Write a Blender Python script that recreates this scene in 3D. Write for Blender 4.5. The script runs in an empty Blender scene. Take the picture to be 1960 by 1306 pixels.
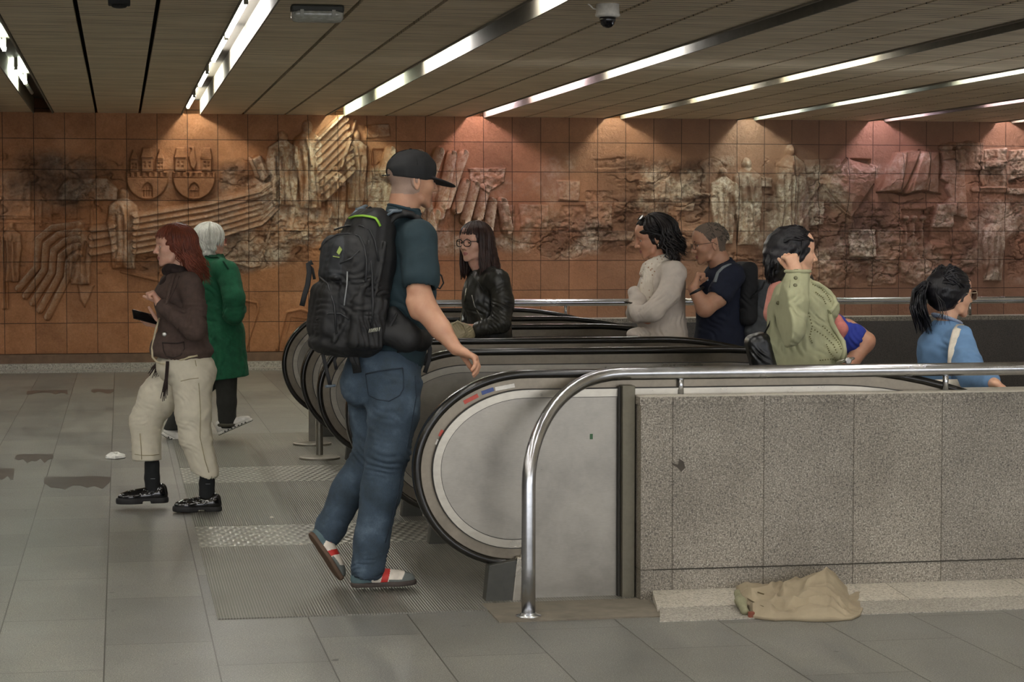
import bpy, bmesh, math, random
import numpy as np
from mathutils import Vector, Matrix
random.seed(7)
SC = bpy.context.scene
COL = SC.collection
# ------------------------------------------------------------------ camera
FPX = 4000.0
YAW = math.atan(750 / FPX)
PITCH = math.atan(208 / FPX)
CAM_H = 1.5
cam_data = bpy.data.cameras.new('camera'); cam = bpy.data.objects.new('camera', cam_data); COL.objects.link(cam)
cam_data.sensor_width = 36.0; cam_data.lens = FPX * 36.0 / 1960.0
cam_data.clip_start = 0.05; cam_data.clip_end = 200
cam.location = (0, 0, CAM_H); cam.rotation_euler = (math.pi / 2 - PITCH, 0, -YAW)
SC.camera = cam
# ------------------------------------------------------------------ world, exposure
w = bpy.data.worlds.new('world'); SC.world = w; w.use_nodes = True
w.node_tree.nodes['Background'].inputs[0].default_value = (0.93, 0.95, 1.0, 1)
w.node_tree.nodes['Background'].inputs[1].default_value = 1.25
SC.view_settings.view_transform = 'Standard'; SC.view_settings.look = 'None'
SC.view_settings.gamma = 1.0; SC.view_settings.use_curve_mapping = False
SC.view_settings.exposure = 1.4
TUBE_POWER = 27.0
try: SC.cycles.use_denoising = True
except Exception: pass
SC.cycles.max_bounces = 8

# ------------------------------------------------------------------ surveying helpers: a sight line of the photograph met with a plane of the place
_R = np.array([math.cos(YAW), -math.sin(YAW), 0.0]); _F0 = np.array([math.sin(YAW), math.cos(YAW), 0.0]); _Z = np.array([0, 0, 1.0])
_F = _F0 * math.cos(PITCH) - _Z * math.sin(PITCH); _U = _F0 * math.sin(PITCH) + _Z * math.cos(PITCH)
def _ray(x, y): return _F + _R * (x - 980) / FPX - _U * (y - 653) / FPX
def PY(x, y, Y):
    r = _ray(x, y); p = r * (Y / r[1]); p[2] += CAM_H; return p
def PZ(x, y, z=0.0):
    r = _ray(x, y); p = r * ((z - CAM_H) / r[2]); p[2] += CAM_H; return p

# ------------------------------------------------------------------ materials
def _nt(name):
    m = bpy.data.materials.new(name); m.use_nodes = True
    nt = m.node_tree; b = nt.nodes['Principled BSDF']
    return m, nt, b
def lin(c):
    if isinstance(c, str):
        c = [int(c[i:i + 2], 16) / 255 for i in (0, 2, 4)]
    return tuple((v / 12.92 if v <= .04045 else ((v + .055) / 1.055) ** 2.4) for v in c[:3]) + (1,)
def node(nt, t, **kw):
    n = nt.nodes.new(t)
    for k, v in kw.items(): setattr(n, k, v)
    return n
def ramp(nt, fac, stops):
    r = node(nt, 'ShaderNodeValToRGB'); nt.links.new(fac, r.inputs[0])
    e = r.color_ramp.elements
    while len(e) < len(stops): e.new(.5)
    for i, (p, c) in enumerate(stops):
        e[i].position = p; e[i].color = c if len(c) == 4 else tuple(c) + (1,)
    return r.outputs[0]
def noise(nt, vec, scale, detail=3, rough=.5, dist=0.0):
    n = node(nt, 'ShaderNodeTexNoise'); n.inputs['Scale'].default_value = scale; n.inputs['Detail'].default_value = detail
    n.inputs['Roughness'].default_value = rough; n.inputs['Distortion'].default_value = dist
    if vec is not None: nt.links.new(vec, n.inputs['Vector'])
    return n.outputs['Fac']
def mixc(nt, fac, a, b, mode='MIX'):
    n = node(nt, 'ShaderNodeMix'); n.data_type = 'RGBA'; n.blend_type = mode
    for s, v in ((n.inputs[0], fac), (n.inputs[6], a), (n.inputs[7], b)):
        if isinstance(v, (int, float)): s.default_value = v
        elif isinstance(v, tuple): s.default_value = v
        else: nt.links.new(v, s)
    return n.outputs[2]
def mathn(nt, op, a, b=None, c=None):
    n = node(nt, 'ShaderNodeMath'); n.operation = op
    for i, v in enumerate((a, b, c)):
        if v is None: continue
        if isinstance(v, (int, float)): n.inputs[i].default_value = v
        else: nt.links.new(v, n.inputs[i])
    return n.outputs[0]
def bump(nt, b, h, strength=.3, dist=.01):
    n = node(nt, 'ShaderNodeBump'); n.inputs['Strength'].default_value = strength; n.inputs['Distance'].default_value = dist
    nt.links.new(h, n.inputs['Height']); nt.links.new(n.outputs[0], b.inputs['Normal']); return n
def objvec(nt, scale=None):
    t = node(nt, 'ShaderNodeTexCoord')
    if scale is None: return t.outputs['Object']
    m = node(nt, 'ShaderNodeMapping'); m.inputs['Scale'].default_value = scale; nt.links.new(t.outputs['Object'], m.inputs[0]); return m.outputs[0]
_mc = {}
def plain(name, col, rough=.6, metal=0.0, var=.15, vscale=30, bmp=0.0, bscale=200, spec=.5, sheen=0.0, coat=0.0, stretch=None):
    """procedural surface: one colour with a little noise variation and fine bump"""
    if name in _mc: return _mc[name]
    m, nt, b = _nt(name); c = lin(col)
    v = objvec(nt, stretch)
    f = noise(nt, v, vscale, 4, .6)
    d = tuple(max(0, x * (1 - var)) for x in c[:3]) + (1,); l = tuple(min(1, x * (1 + var)) for x in c[:3]) + (1,)
    nt.links.new(ramp(nt, f, [(.3, d), (.7, l)]), b.inputs['Base Color'])
    b.inputs['Roughness'].default_value = rough; b.inputs['Metallic'].default_value = metal
    b.inputs['Specular IOR Level'].default_value = spec
    if sheen: b.inputs['Sheen Weight'].default_value = sheen
    if coat: b.inputs['Coat Weight'].default_value = coat
    if bmp:
        bump(nt, b, noise(nt, v, bscale, 3, .6), bmp, .002)
    _mc[name] = m; return m

def granite(name, a, bcol, dark, scale=260, rough=.55, bricks=None, big=.12, spk='c4bfb4'):
    scale = scale * .72
    m, nt, b = _nt(name); v = objvec(nt)
    n1 = noise(nt, v, scale, 2, .7)
    c = ramp(nt, n1, [(.36, lin(dark)), (.46, lin(a)), (.57, lin(bcol)), (.68, lin(spk))])
    vo = node(nt, 'ShaderNodeTexVoronoi'); vo.inputs['Scale'].default_value = scale * .45; nt.links.new(v, vo.inputs['Vector'])
    c = mixc(nt, .35, c, ramp(nt, vo.outputs['Distance'], [(.1, lin(dark)), (.55, lin(bcol))]))
    n2 = noise(nt, v, 1.7, 4, .6)
    c = mixc(nt, 1.0, c, ramp(nt, n2, [(.3, (1 - big * 2, 1 - big * 2.1, 1 - big * 2.3, 1)), (.7, (1 + big, 1 + big, 1 + big, 1))]), 'MULTIPLY')
    if bricks: c = bricks(nt, v, c, b)
    else: b.inputs['Roughness'].default_value = rough
    nt.links.new(c, b.inputs['Base Color']); 
    return m

def steel(name, col='9a948c', rough=.3, stretch=(1, 1, 1), scr=.12, metal=1.0, smudge=.1):
    m, nt, b = _nt(name)
    v = objvec(nt, stretch); g = objvec(nt)
    f = noise(nt, v, 60, 4, .6); n2 = noise(nt, g, 5, 4, .65)
    c = lin(col); 
    cc = mixc(nt, 1.0, ramp(nt, n2, [(.3, tuple(x * .78 for x in c[:3])), (.7, tuple(min(1, x * 1.12) for x in c[:3]))]), ramp(nt, f, [(.3, (.93, .93, .92)), (.7, (1.04, 1.04, 1.04))]), 'MULTIPLY')
    nt.links.new(cc, b.inputs['Base Color'])
    b.inputs['Metallic'].default_value = metal
    rr = node(nt, 'ShaderNodeMapRange'); rr.inputs['From Min'].default_value = .3; rr.inputs['From Max'].default_value = .7
    rr.inputs['To Min'].default_value = rough; rr.inputs['To Max'].default_value = rough + smudge
    nt.links.new(n2, rr.inputs['Value']); nt.links.new(rr.outputs[0], b.inputs['Roughness'])
    if scr: bump(nt, b, f, scr, .001)
    return m

# ------------------------------------------------------------------ object helpers
def link(o, parent=None):
    COL.objects.link(o)
    if parent is not None: o.parent = parent
    return o
def mesh_obj(name, verts, faces, mats, parent=None, smooth=False, fmat=None):
    me = bpy.data.meshes.new(name)
    if isinstance(verts, np.ndarray) and isinstance(faces, np.ndarray):
        n = len(verts); nf = len(faces); k = faces.shape[1]
        me.vertices.add(n); me.vertices.foreach_set('co', verts.astype(np.float32).ravel())
        me.loops.add(nf * k); me.loops.foreach_set('vertex_index', faces.astype(np.int32).ravel())
        me.polygons.add(nf); me.polygons.foreach_set('loop_start', np.arange(0, nf * k, k, dtype=np.int32))
        me.update(calc_edges=True)
    else:
        me.from_pydata([tuple(map(float, v)) for v in verts], [], [tuple(f) for f in faces])
    for mm in (mats if isinstance(mats, (list, tuple)) else [mats]): me.materials.append(mm)
    if smooth: me.polygons.foreach_set('use_smooth', [True] * len(me.polygons))
    if fmat is not None: me.polygons.foreach_set('material_index', np.asarray(fmat, dtype=np.int32))
    me.validate(); me.update()
    o = bpy.data.objects.new(name, me); link(o, parent); return o
def tag(o, label=None, cat=None, group=None, kind=None):
    if label: o['label'] = label
    if cat: o['category'] = cat
    if group: o['group'] = group
    if kind: o['kind'] = kind
    return o
def empty(name, loc, label, cat, group=None):
    o = bpy.data.objects.new(name, None); COL.objects.link(o); o.location = loc; o.empty_display_size = .1
    tag(o, label, cat, group); return o
class MB:
    """collects geometry in world coordinates"""
    def __init__(s): s.v = []; s.f = []; s.m = []; s.mi = 0
    def add(s, vs, fs):
        b = len(s.v); s.v += [tuple(map(float, v)) for v in vs]
        for f in fs: s.f.append(tuple(b + i for i in f)); s.m.append(s.mi)
        return s
    def box(s, x0, x1, y0, y1, z0, z1):
        return s.add([(x0, y0, z0), (x1, y0, z0), (x1, y1, z0), (x0, y1, z0), (x0, y0, z1), (x1, y0, z1), (x1, y1, z1), (x0, y1, z1)],
                     [(0, 3, 2, 1), (4, 5, 6, 7), (0, 1, 5, 4), (1, 2, 6, 5), (2, 3, 7, 6), (3, 0, 4, 7)])
    def tube(s, pts, r, n=10, cap=True, flat=1.0, up=None):
        """tube along pts; r a number or a list; flat squeezes the section across 'up'"""
        P = [np.array(p, float) for p in pts]; N = len(P)
        rr = [r] * N if isinstance(r, (int, float)) else list(r)
        T = [P[min(i + 1, N - 1)] - P[max(i - 1, 0)] for i in range(N)]
        T = [t / (np.linalg.norm(t) + 1e-12) for t in T]
        a = np.array(up, float) if up is not None else (np.array([0, 0, 1.]) if abs(T[0][2]) < .9 else np.array([1., 0, 0]))
        vs = []; u = a - T[0] * a.dot(T[0]); u /= np.linalg.norm(u)
        for i in range(N):
            if i: u = u - T[i] * u.dot(T[i]); u /= np.linalg.norm(u) + 1e-12
            w_ = np.cross(T[i], u)
            for k in range(n):
                c = 2 * math.pi * k / n
                vs.append(P[i] + rr[i] * (math.cos(c) * u * flat + math.sin(c) * w_))
        fs = [(i * n + k, i * n + (k + 1) % n, (i + 1) * n + (k + 1) % n, (i + 1) * n + k) for i in range(N - 1) for k in range(n)]
        if cap: fs += [tuple(range(n))[::-1], tuple(range((N - 1) * n, N * n))]
        return s.add(vs, fs)
    def lathe(s, c, prof, n=24, axis=2):
        """prof: (radius, height) pairs around the axis through c"""
        vs = []
        for r, h in prof:
            for k in range(n):
                a = 2 * math.pi * k / n; p = [0, 0, 0]
                p[(axis + 1) % 3] = r * math.cos(a); p[(axis + 2) % 3] = r * math.sin(a); p[axis] = h
                vs.append((c[0] + p[0], c[1] + p[1], c[2] + p[2]))
        N = len(prof)
        fs = [(i * n + k, i * n + (k + 1) % n, (i + 1) * n + (k + 1) % n, (i + 1) * n + k) for i in range(N - 1) for k in range(n)]
        fs += [tuple(range(n))[::-1], tuple(range((N - 1) * n, N * n))]
        return s.add(vs, fs)
    def prism_xz(s, poly, y0, y1):
        n = len(poly)
        return s.add([(x, y0, z) for x, z in poly] + [(x, y1, z) for x, z in poly],
                     [tuple(range(n)), tuple(range(n, 2 * n))[::-1]] + [(i, i + n, (i + 1) % n + n, (i + 1) % n) for i in range(n)])
    def build(s, name, mats, parent=None, smooth=False, bevel=0.0, fix=True):
        off = np.zeros(3)
        if parent is not None:
            q = parent; off = np.array(q.location)
            while q.parent is not None: q = q.parent; off = off + np.array(q.location)
        o = mesh_obj(name, [np.array(v) - off for v in s.v], s.f, mats, parent, False, s.m if isinstance(mats, (list, tuple)) else None)
        if fix:
            bm = bmesh.new(); bm.from_mesh(o.data); bmesh.ops.recalc_face_normals(bm, faces=bm.faces); bm.to_mesh(o.data); bm.free()
        if smooth:
            for p in o.data.polygons: p.use_smooth = len(p.vertices) == 4
        if bevel:
            md = o.modifiers.new('bevel', 'BEVEL'); md.width = bevel; md.segments = 2; md.limit_method = 'ANGLE'
        return o
def ctr(parent, v):
    return v
# ================================================================== THE PLACE
WALL_Y = 23.1; CEIL = 2.79
WELL_Y0, WELL_Y1 = 8.45, 15.75; WELL_X = 3.0

# ---- floor: grey granite pavers in rows running towards the mural
def floor_bricks(nt, v, c, b):
    sep = node(nt, 'ShaderNodeSeparateXYZ'); nt.links.new(v, sep.inputs[0])
    cmb = node(nt, 'ShaderNodeCombineXYZ'); nt.links.new(mathn(nt, 'ADD', sep.outputs[1], 50 - 7.77 + .97 * 0), cmb.inputs[0]); nt.links.new(mathn(nt, 'ADD', sep.outputs[0], 38.8 + .067), cmb.inputs[1])
    br = node(nt, 'ShaderNodeTexBrick'); nt.links.new(cmb.outputs[0], br.inputs['Vector'])
    br.inputs['Scale'].default_value = 1; br.inputs['Brick Width'].default_value = .97; br.inputs['Row Height'].default_value = .388
    br.inputs['Mortar Size'].default_value = .0028; br.inputs['Mortar Smooth'].default_value = .2; br.inputs['Bias'].default_value = 0
    br.offset = .55; br.offset_frequency = 2; br.inputs['Color1'].default_value = (.82, .82, .82, 1); br.inputs['Color2'].default_value = (1.14, 1.13, 1.1, 1); br.inputs['Mortar'].default_value = (.3, .29, .26, 1)
    c = mixc(nt, 1.0, c, br.outputs[0], 'MULTIPLY')
    n = noise(nt, objvec(nt, (2.5, .6, 1)), 2.2, 5, .65)
    c = mixc(nt, 1.0, c, ramp(nt, n, [(.3, (.78, .78, .8)), (.62, (1.08, 1.07, 1.03))]), 'MULTIPLY')
    sp = noise(nt, v, 9, 2, .5)   # chewing-gum spots
    c = mixc(nt, ramp(nt, sp, [(.74, (0, 0, 0)), (.77, (1, 1, 1))]), c, lin('3c3a36'))
    r = node(nt, 'ShaderNodeMapRange'); r.inputs['To Min'].default_value = .28; r.inputs['To Max'].default_value = .55; nt.links.new(n, r.inputs[0]); nt.links.new(r.outputs[0], b.inputs['Roughness'])
    bump(nt, b, mathn(nt, 'SUBTRACT', 0.0, br.outputs['Fac']), .5, .003)
    return c
M_floor = granite('floor_granite', '696965', '7f7f7b', '4c4c4a', 300, bricks=floor_bricks, big=.08)
fl = MB()
for x0, x1, y0, y1 in ((-9, WELL_X, -6, 24), (WELL_X, 18, -6, WELL_Y0), (WELL_X, 18, WELL_Y1, 24)):
    fl.add([(x0, y0, 0), (x1, y0, 0), (x1, y1, 0), (x0, y1, 0)], [(0, 1, 2, 3)])
tag(fl.build('floor', M_floor), kind='structure')

# ---- ceiling: beige metal slat panels between dark joints, with recessed light channels every 1.57 m
M_ceil, nt, b = _nt('ceiling_slats'); v = objvec(nt)
sep = node(nt, 'ShaderNodeSeparateXYZ'); nt.links.new(v, sep.inputs[0])
fr = mathn(nt, 'FRACT', mathn(nt, 'MULTIPLY', sep.outputs[1], 1 / .10))
edge = mathn(nt, 'LESS_THAN', mathn(nt, 'ABSOLUTE', mathn(nt, 'SUBTRACT', fr, .5)), .10)
nz = noise(nt, objvec(nt, (1.0, 9, 1)), 1.6, 3, .6)
edge2 = mathn(nt, 'MULTIPLY', edge, ramp(nt, nz, [(.42, (.15, .15, .15)), (.62, (1, 1, 1))]))
c = mixc(nt, edge2, ramp(nt, noise(nt, objvec(nt, (.6, 2.5, 1)), 2.2, 5, .6), [(.3, lin('c4b496')), (.7, lin('e0d2b6'))]), lin('2a241c'))
nt.links.new(c, b.inputs['Base Color']); b.inputs['Roughness'].default_value = .55
bump(nt, b, mathn(nt, 'ABSOLUTE', mathn(nt, 'SUBTRACT', fr, .5)), .35, .01)
M_black = plain('joint_black', '15130f', .8)
M_chan = steel('channel_metal', '7f796c', .6, (8, .3, 1), .05, .1)
M_chan_dark = plain('channel_top', '3a362e', .6)
cl = MB(); KS = range(-4, 11)
for k in KS:
    xr = .87 + 1.57 * k                       # right edge of the channel
    for j in range(3):
        a = xr + .02 + j * .46
        cl.box(a, a + .432, -6, WALL_Y + .05, CEIL, CEIL + .03)
tag(cl.build('ceiling', M_ceil), kind='structure')
tp = MB(); tp.box(-9, 18, -6, 24, CEIL + .2, CEIL + .24)
tag(tp.build('ceiling_slab', M_black), kind='structure')
# channels and tubes
def seg(*pts): return pts
TUBE_PX = {-1: [(28, 135, 44, 163), (0, 78, 12, 100)], 0: [(485, 10, 438, 74), (433, 78, 409, 121), (397, 143, 384, 168), (371, 188, 365, 210)],
           1: [(650, 216, 690, 196), (712, 180, 768, 152), (797, 130, 890, 84), (1000, 12, 1060, -18)],
           2: [(931, 221, 1003, 198), (1030, 189, 1130, 154), (1178, 140, 1320, 92)],
           3: [(1192, 227, 1300, 201), (1345, 187, 1450, 160), (1530, 146, 1690, 105)],
           4: [(1447, 227, 1570, 206), (1625, 194, 1760, 170), (1865, 151, 1990, 125)],
           5: [(1694, 229, 1810, 213), (1910, 195, 2050, 170)], 6: [(1937, 231, 2050, 213)]}
tube_cols = {-1: (.9, 1, .82), 0: (1, .96, .8), 1: (.95, 1, .74), 2: (1, .74, .78), 3: (1, .93, .74), 4: (.86, .95, .84), 5: (.98, .72, .86), 6: (1, .8, .8)}
def tube_mat(k):
    col = tube_cols.get(k, (1, .97, .92)); m, nt, b = _nt('tube_glow_%d' % (k + 5))
    e = node(nt, 'ShaderNodeEmission'); e.inputs[0].default_value = (*col, 1); e.inputs[1].default_value = TUBE_POWER
    nt.links.new(e.outputs[0], nt.nodes['Material Output'].inputs[0]); return m
M_clip = plain('lamp_holder', '8d8c80', .5)
M_tube_off = plain('dark_tube', 'c8c8c0', .35)
where = {-1: 'above the left edge of the picture', 0: 'above the stone towers on the mural', 1: 'above the man in the cap', 2: 'ending above the bare pink tiles, near the woman in leather',
         3: 'between the pale wall patches, right of the dome camera', 4: 'ending above the robed figures', 5: 'ending above the stone book relief', 6: 'at the far right of the ceiling'}
tubes_all = []
for k in KS:
    xr = .87 + 1.57 * k; xl = xr - .19
    ch = empty('light_channel', (xr - .1, 10, CEIL), 'recessed ceiling light channel, ' + where.get(k, 'one of those outside the view'), 'light channel', 'recessed ceiling light channels')
    m_ = MB(); m_.box(xr, xr + .012, -6, WALL_Y + .02, CEIL - .012, CEIL + .17); m_.box(xl - .012, xl, -6, WALL_Y + .02, CEIL - .012, CEIL + .17)
    m_.build('channel_side', M_chan, ch)
    m_ = MB(); m_.box(xl, xr, -6, WALL_Y + .02, CEIL + .15, CEIL + .17); m_.build('channel_back', M_chan_dark, ch)
    xt = xl + .062
    segs = []
    if k in TUBE_PX:
        for (xa, ya, xb, yb) in TUBE_PX[k]:
            xs = xr if k >= 2 else xt + .0
            Ys = []
            for (x_, y_) in ((xa, ya), (xb, yb)):
                r = _ray(x_, y_); Ys.append(r[1] * (CEIL + .045 - CAM_H) / r[2])
            y0, y1 = sorted(Ys); y1 = min(y1, WALL_Y - .08); segs.append((y0, min(y1, y0 + 2.4)))
    lo = min([s_[0] for s_ in segs], default=23)
    y = min(lo - 2.2, 9.0)
    while y > -5:                                # the part of the channel over and behind the camera
        segs.append((y - 1.2, y)); y -= 1.7
    if k not in TUBE_PX:
        y = 22.5
        while y > 10: segs.append((y - 1.2, y)); y -= 2.6
    tm_ = tube_mat(k); tn_ = tube_mat(20)
    for y0, y1 in segs:
        m_ = MB(); m_.tube([(xt, y0 + .02, CEIL + .07), (xt, y1 - .02, CEIL + .07)], .017, 10)
        t_ = m_.build('fluorescent_tube', tm_ if y0 > 15 else tn_, ch, smooth=True); t_['label'] = 'glowing fluorescent tube'
        for yy in (y0, y1):
            h_ = MB(); h_.box(xt - .014, xt + .014, yy - .015, yy + .015, CEIL + .05, CEIL + .15); h_.build('lamp_holder', M_clip, ch)
    if k == -1:
        d_ = MB(); d_.tube([(xt, 19.8, CEIL + .07), (xt, 21, CEIL + .07)], .017, 10); d_.build('unlit_tube', M_tube_off, ch, smooth=True)

# ---- plain walls that close the hall
M_side = plain('side_wall', 'a3a09a', .7, var=.1, vscale=3)
for nm, bx in (('wall_left', (-9.2, -9, -6, 24)), ('wall_right', (18, 18.2, -6, 24))):
    m_ = MB(); m_.box(*bx, 0 if nm != 'wall_right' else -6, 3.05); tag(m_.build(nm, M_side), kind='structure')

# ---- the mural wall: terracotta tiles with a modelled relief
rng = np.random.RandomState(11)
GX0, GX1, GZ0, GZ1, GD = -1.6, 10.9, .186, CEIL, .0068
nx = int((GX1 - GX0) / GD) + 1; nz_ = int((GZ1 - GZ0) / GD) + 1
gx = np.linspace(GX0, GX1, nx); gz = np.linspace(GZ0, GZ1, nz_)
MX, MZ = np.meshgrid(gx, gz, indexing='ij')
def vnoise(x, y, s, seed):
    r = np.random.RandomState(seed); T = r.rand(64, 64)
    x = x / s + 1000; y = y / s + 1000; xi = np.floor(x).astype(int); yi = np.floor(y).astype(int); fx = x - xi; fy = y - yi
    fx = fx * fx * (3 - 2 * fx); fy = fy * fy * (3 - 2 * fy)
    g = lambda a, b_: T[a % 64, b_ % 64]
    return (g(xi, yi) * (1 - fx) + g(xi + 1, yi) * fx) * (1 - fy) + (g(xi, yi + 1) * (1 - fx) + g(xi + 1, yi + 1) * fx) * fy
def fbm(x, y, s, seed, o=4):
    t = 0; a = .5
    for i in range(o): t = t + a * vnoise(x, y, s, seed + i); s *= .5; a *= .5
    return t
Hh = np.zeros_like(MX); PALE = np.zeros_like(MX); DARK = np.zeros_like(MX)
def wp(pts): return [tuple(PY(x, y, WALL_Y)[[0, 2]]) for x, y in pts]
def region(xs, zs, m=.05):
    i0 = max(0, np.searchsorted(gx, min(xs) - m)); i1 = min(nx, np.searchsorted(gx, max(xs) + m)); j0 = max(0, np.searchsorted(gz, min(zs) - m)); j1 = min(nz_, np.searchsorted(gz, max(zs) + m))
    return slice(i0, i1), slice(j0, j1)
def sdpoly(X, Z, P):
    d = np.full(X.shape, 1e9); ins = np.zeros(X.shape, bool); n = len(P)
    for i in range(n):
        ax, az = P[i]; bx, bz = P[(i + 1) % n]
        ex, ez = bx - ax, bz - az; t = np.clip(((X - ax) * ex + (Z - az) * ez) / (ex * ex + ez * ez + 1e-12), 0, 1)
        d = np.minimum(d, (X - ax - t * ex) ** 2 + (Z - az - t * ez) ** 2)
        cnd = ((az > Z) != (bz > Z)) & (X < (bx - ax) * (Z - az) / (bz - az + 1e-12) + ax); ins ^= cnd
    d = np.sqrt(d); return np.where(ins, -d, d)
def wob(X, Z, a=.02, s=.12, seed=5): return (fbm(X, Z, s, seed, 3) - .45) * 2 * a
def slab(pts, h=.04, bev=.015, pale=0.0, rough=.0, ragged=0.0, seed=5, px=True, dome=0.0):
    """a raised (or sunk) plate with a bevelled, perhaps ragged edge"""
    P = wp(pts) if px else pts
    sx, sz = region([p[0] for p in P], [p[1] for p in P], .08)
    X = MX[sx, sz]; Z = MZ[sx, sz]
    if X.size == 0: return
    d = sdpoly(X, Z, P)
    if ragged: d = d + wob(X, Z, ragged, .07, seed)
    k = np.clip(-d / bev, 0, 1); k = k * k * (3 - 2 * k)
    add = h * k + dome * np.clip(-d / .12, 0, 1)
    if rough: add = add + k * rough * (fbm(X, Z, .06, seed + 3, 4) - .45) * 2
    Hh[sx, sz] += add
    if pale: PALE[sx, sz] = np.maximum(PALE[sx, sz], k * pale * np.clip(fbm(X, Z, .16, seed + 9, 4) * 3.4 - .8, 0, 1))
def bar(pts, w, h=.03, pale=0.0, px=True, soft=.5, seed=4):
    P = wp(pts) if px else pts
    sx, sz = region([p[0] for p in P], [p[1] for p in P], w + .03)
    X = MX[sx, sz]; Z = MZ[sx, sz]
    if X.size == 0: return
    d = np.full(X.shape, 1e9)
    for (ax, az), (bx, bz) in zip(P[:-1], P[1:]):
        ex, ez = bx - ax, bz - az; t = np.clip(((X - ax) * ex + (Z - az) * ez) / (ex * ex + ez * ez + 1e-12), 0, 1)
        d = np.minimum(d, np.hypot(X - ax - t * ex, Z - az - t * ez))
    k = np.clip((w - d) / (w * soft), 0, 1); k = k * k * (3 - 2 * k)
    Hh[sx, sz] += h * k
    if pale: PALE[sx, sz] = np.maximum(PALE[sx, sz], k * pale)
def lump(cx, cy, rx, ry, h, pale=0.0, px=True):
    (X0, Z0), = wp([(cx, cy)]); s_ = 1 / 173.0
    rx *= s_; ry *= s_; sx, sz = region([X0 - rx, X0 + rx], [Z0 - ry, Z0 + ry], .02)
    X = MX[sx, sz]; Z = MZ[sx, sz]; q = np.clip(1 - ((X - X0) / rx) ** 2 - ((Z - Z0) / ry) ** 2, 0, 1)
    Hh[sx, sz] = np.maximum(Hh[sx, sz], h * np.sqrt(q) + Hh[sx, sz] * (q <= 0))
    if pale: PALE[sx, sz] = np.maximum(PALE[sx, sz], pale * (q > 0) * np.clip(fbm(X, Z, .12, 77, 4) * 2.4 - .4, 0, 1))
def figure(cx, top, bot, wd, pale=.4, h=.075, lean=0, seed=1):
    """a robed standing figure: head, sloping shoulders, folds, tapering hem"""
    hh = (bot - top)
    P = [(cx - wd * .13, top + hh * .105), (cx - wd * .45, top + hh * .2), (cx - wd * .52, top + hh * .42), (cx - wd * .40 + lean, top + hh * .7), (cx - wd * .34 + lean, bot),
         (cx + wd * .36 + lean, bot), (cx + wd * .42 + lean, top + hh * .68), (cx + wd * .5, top + hh * .42), (cx + wd * .46, top + hh * .2), (cx + wd * .12, top + hh * .105)]
    slab(P, h * .6, .014, min(1, pale * 1.5), .006, .010, seed, dome=h * .5)
    for q in (-.25, -.02, .2):
        bar([(cx + wd * q, top + hh * .34), (cx + wd * q * .8 + lean * .6, top + hh * .7), (cx + wd * q * 1.2 + lean, bot - 3)], .022, -.022, soft=1)
    bar([(cx - wd * .05, top + hh * .22), (cx + wd * .1, top + hh * .5)], .03, .02, soft=1)
    lump(cx, top + hh * .07, wd * .17, hh * .08, h * .9, pale)
# rough field over the middle rows
LOW = np.interp(MX, [-1.6, 1.4, 2.6, 6.0, 7.2, 11], [1.05, 1.1, 1.36, 1.30, .95, .9])
band = np.clip((MZ - LOW + .22 * fbm(MX, MZ * 0, .7, 3, 2)) / .12, 0, 1) * np.clip((2.46 - .32 * fbm(MX, MZ * 0, .8, 8, 2) - MZ) / .12, 0, 1)
gap = 1 - .95 * np.clip((1.1 - np.abs(MX - 4.6)) / .35, 0, 1) * np.clip((MZ - 1.62) / .15, 0, 1)
band = band * (.35 + .65 * gap)
rgh = fbm(MX, MZ, .22, 21, 5)
ridg = np.abs(fbm(MX, MZ * 1.6, .35, 41, 5) - .47)
crk = np.abs(fbm(MX * 1.3, MZ, .12, 301, 4) - .47)
Hh += band * gap * ((rgh - .45) * .06 - .026 * np.clip(1 - ridg / .03, 0, 1) - .012 * np.clip(1 - crk / .03, 0, 1) * (fbm(MX, MZ, .4, 311, 3) > .45) + (fbm(MX, MZ, .05, 321, 3) - .45) * .022)
strata = np.clip((fbm(MX * .25, MZ, .05, 61, 2) - .45) * 8, -1, 1)
Hh += band * gap * .006 * strata * (vnoise(MX, MZ, .9, 14) > .45)
DARK += band * np.clip((fbm(MX, MZ, .5, 91, 5) - .38) * 3.2, 0, 1)
PALE += band * .8 * np.clip((fbm(MX, MZ, .4, 121, 5) - .50) * 6, 0, 1) * np.clip((MX - .2) / 2, .15, 1)
CALM = np.ones_like(MX)
def calm(pts, v=.25):
    P = wp(pts); sx, sz = region([p[0] for p in P], [p[1] for p in P], .1); d = sdpoly(MX[sx, sz], MZ[sx, sz], P); CALM[sx, sz] = np.minimum(CALM[sx, sz], v + (1 - v) * np.clip(d / .05, 0, 1))
calm([(25, 560), (60, 450), (100, 425), (150, 415), (270, 405), (400, 380), (530, 335), (545, 360), (520, 400), (470, 430), (400, 470), (280, 480), (140, 470), (140, 530), (70, 605)])
calm([(605, 265), (660, 218), (690, 228), (660, 330), (615, 345)]); calm([(735, 285), (905, 285), (985, 385), (985, 450), (735, 475)], .2); calm([(1670, 285), (1800, 285), (1800, 378), (1670, 378)], .15); calm([(1570, 350), (1620, 298), (1682, 318), (1628, 420)], .3); calm([(1795, 285), (1850, 280), (1855, 425), (1800, 400)], .3)
calm([(236, 275), (418, 275), (418, 385), (236, 385)], .15)
for c_, a_, b_, w_ in ((153, 423, 545, 30), (236, 363, 515, 34), (22, 425, 540, 26), (540, 253, 395, 34), (588, 232, 400, 33), (1383, 322, 468, 28), (1428, 303, 470, 33), (1512, 277, 455, 32), (1898, 413, 538, 28), (640, 318, 420, 26), (682, 250, 400, 26)): calm([(c_ - w_, a_), (c_ + w_, a_), (c_ + w_, b_), (c_ - w_, b_)], .3)
Hh *= CALM; DARK *= .3 + .7 * CALM
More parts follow.
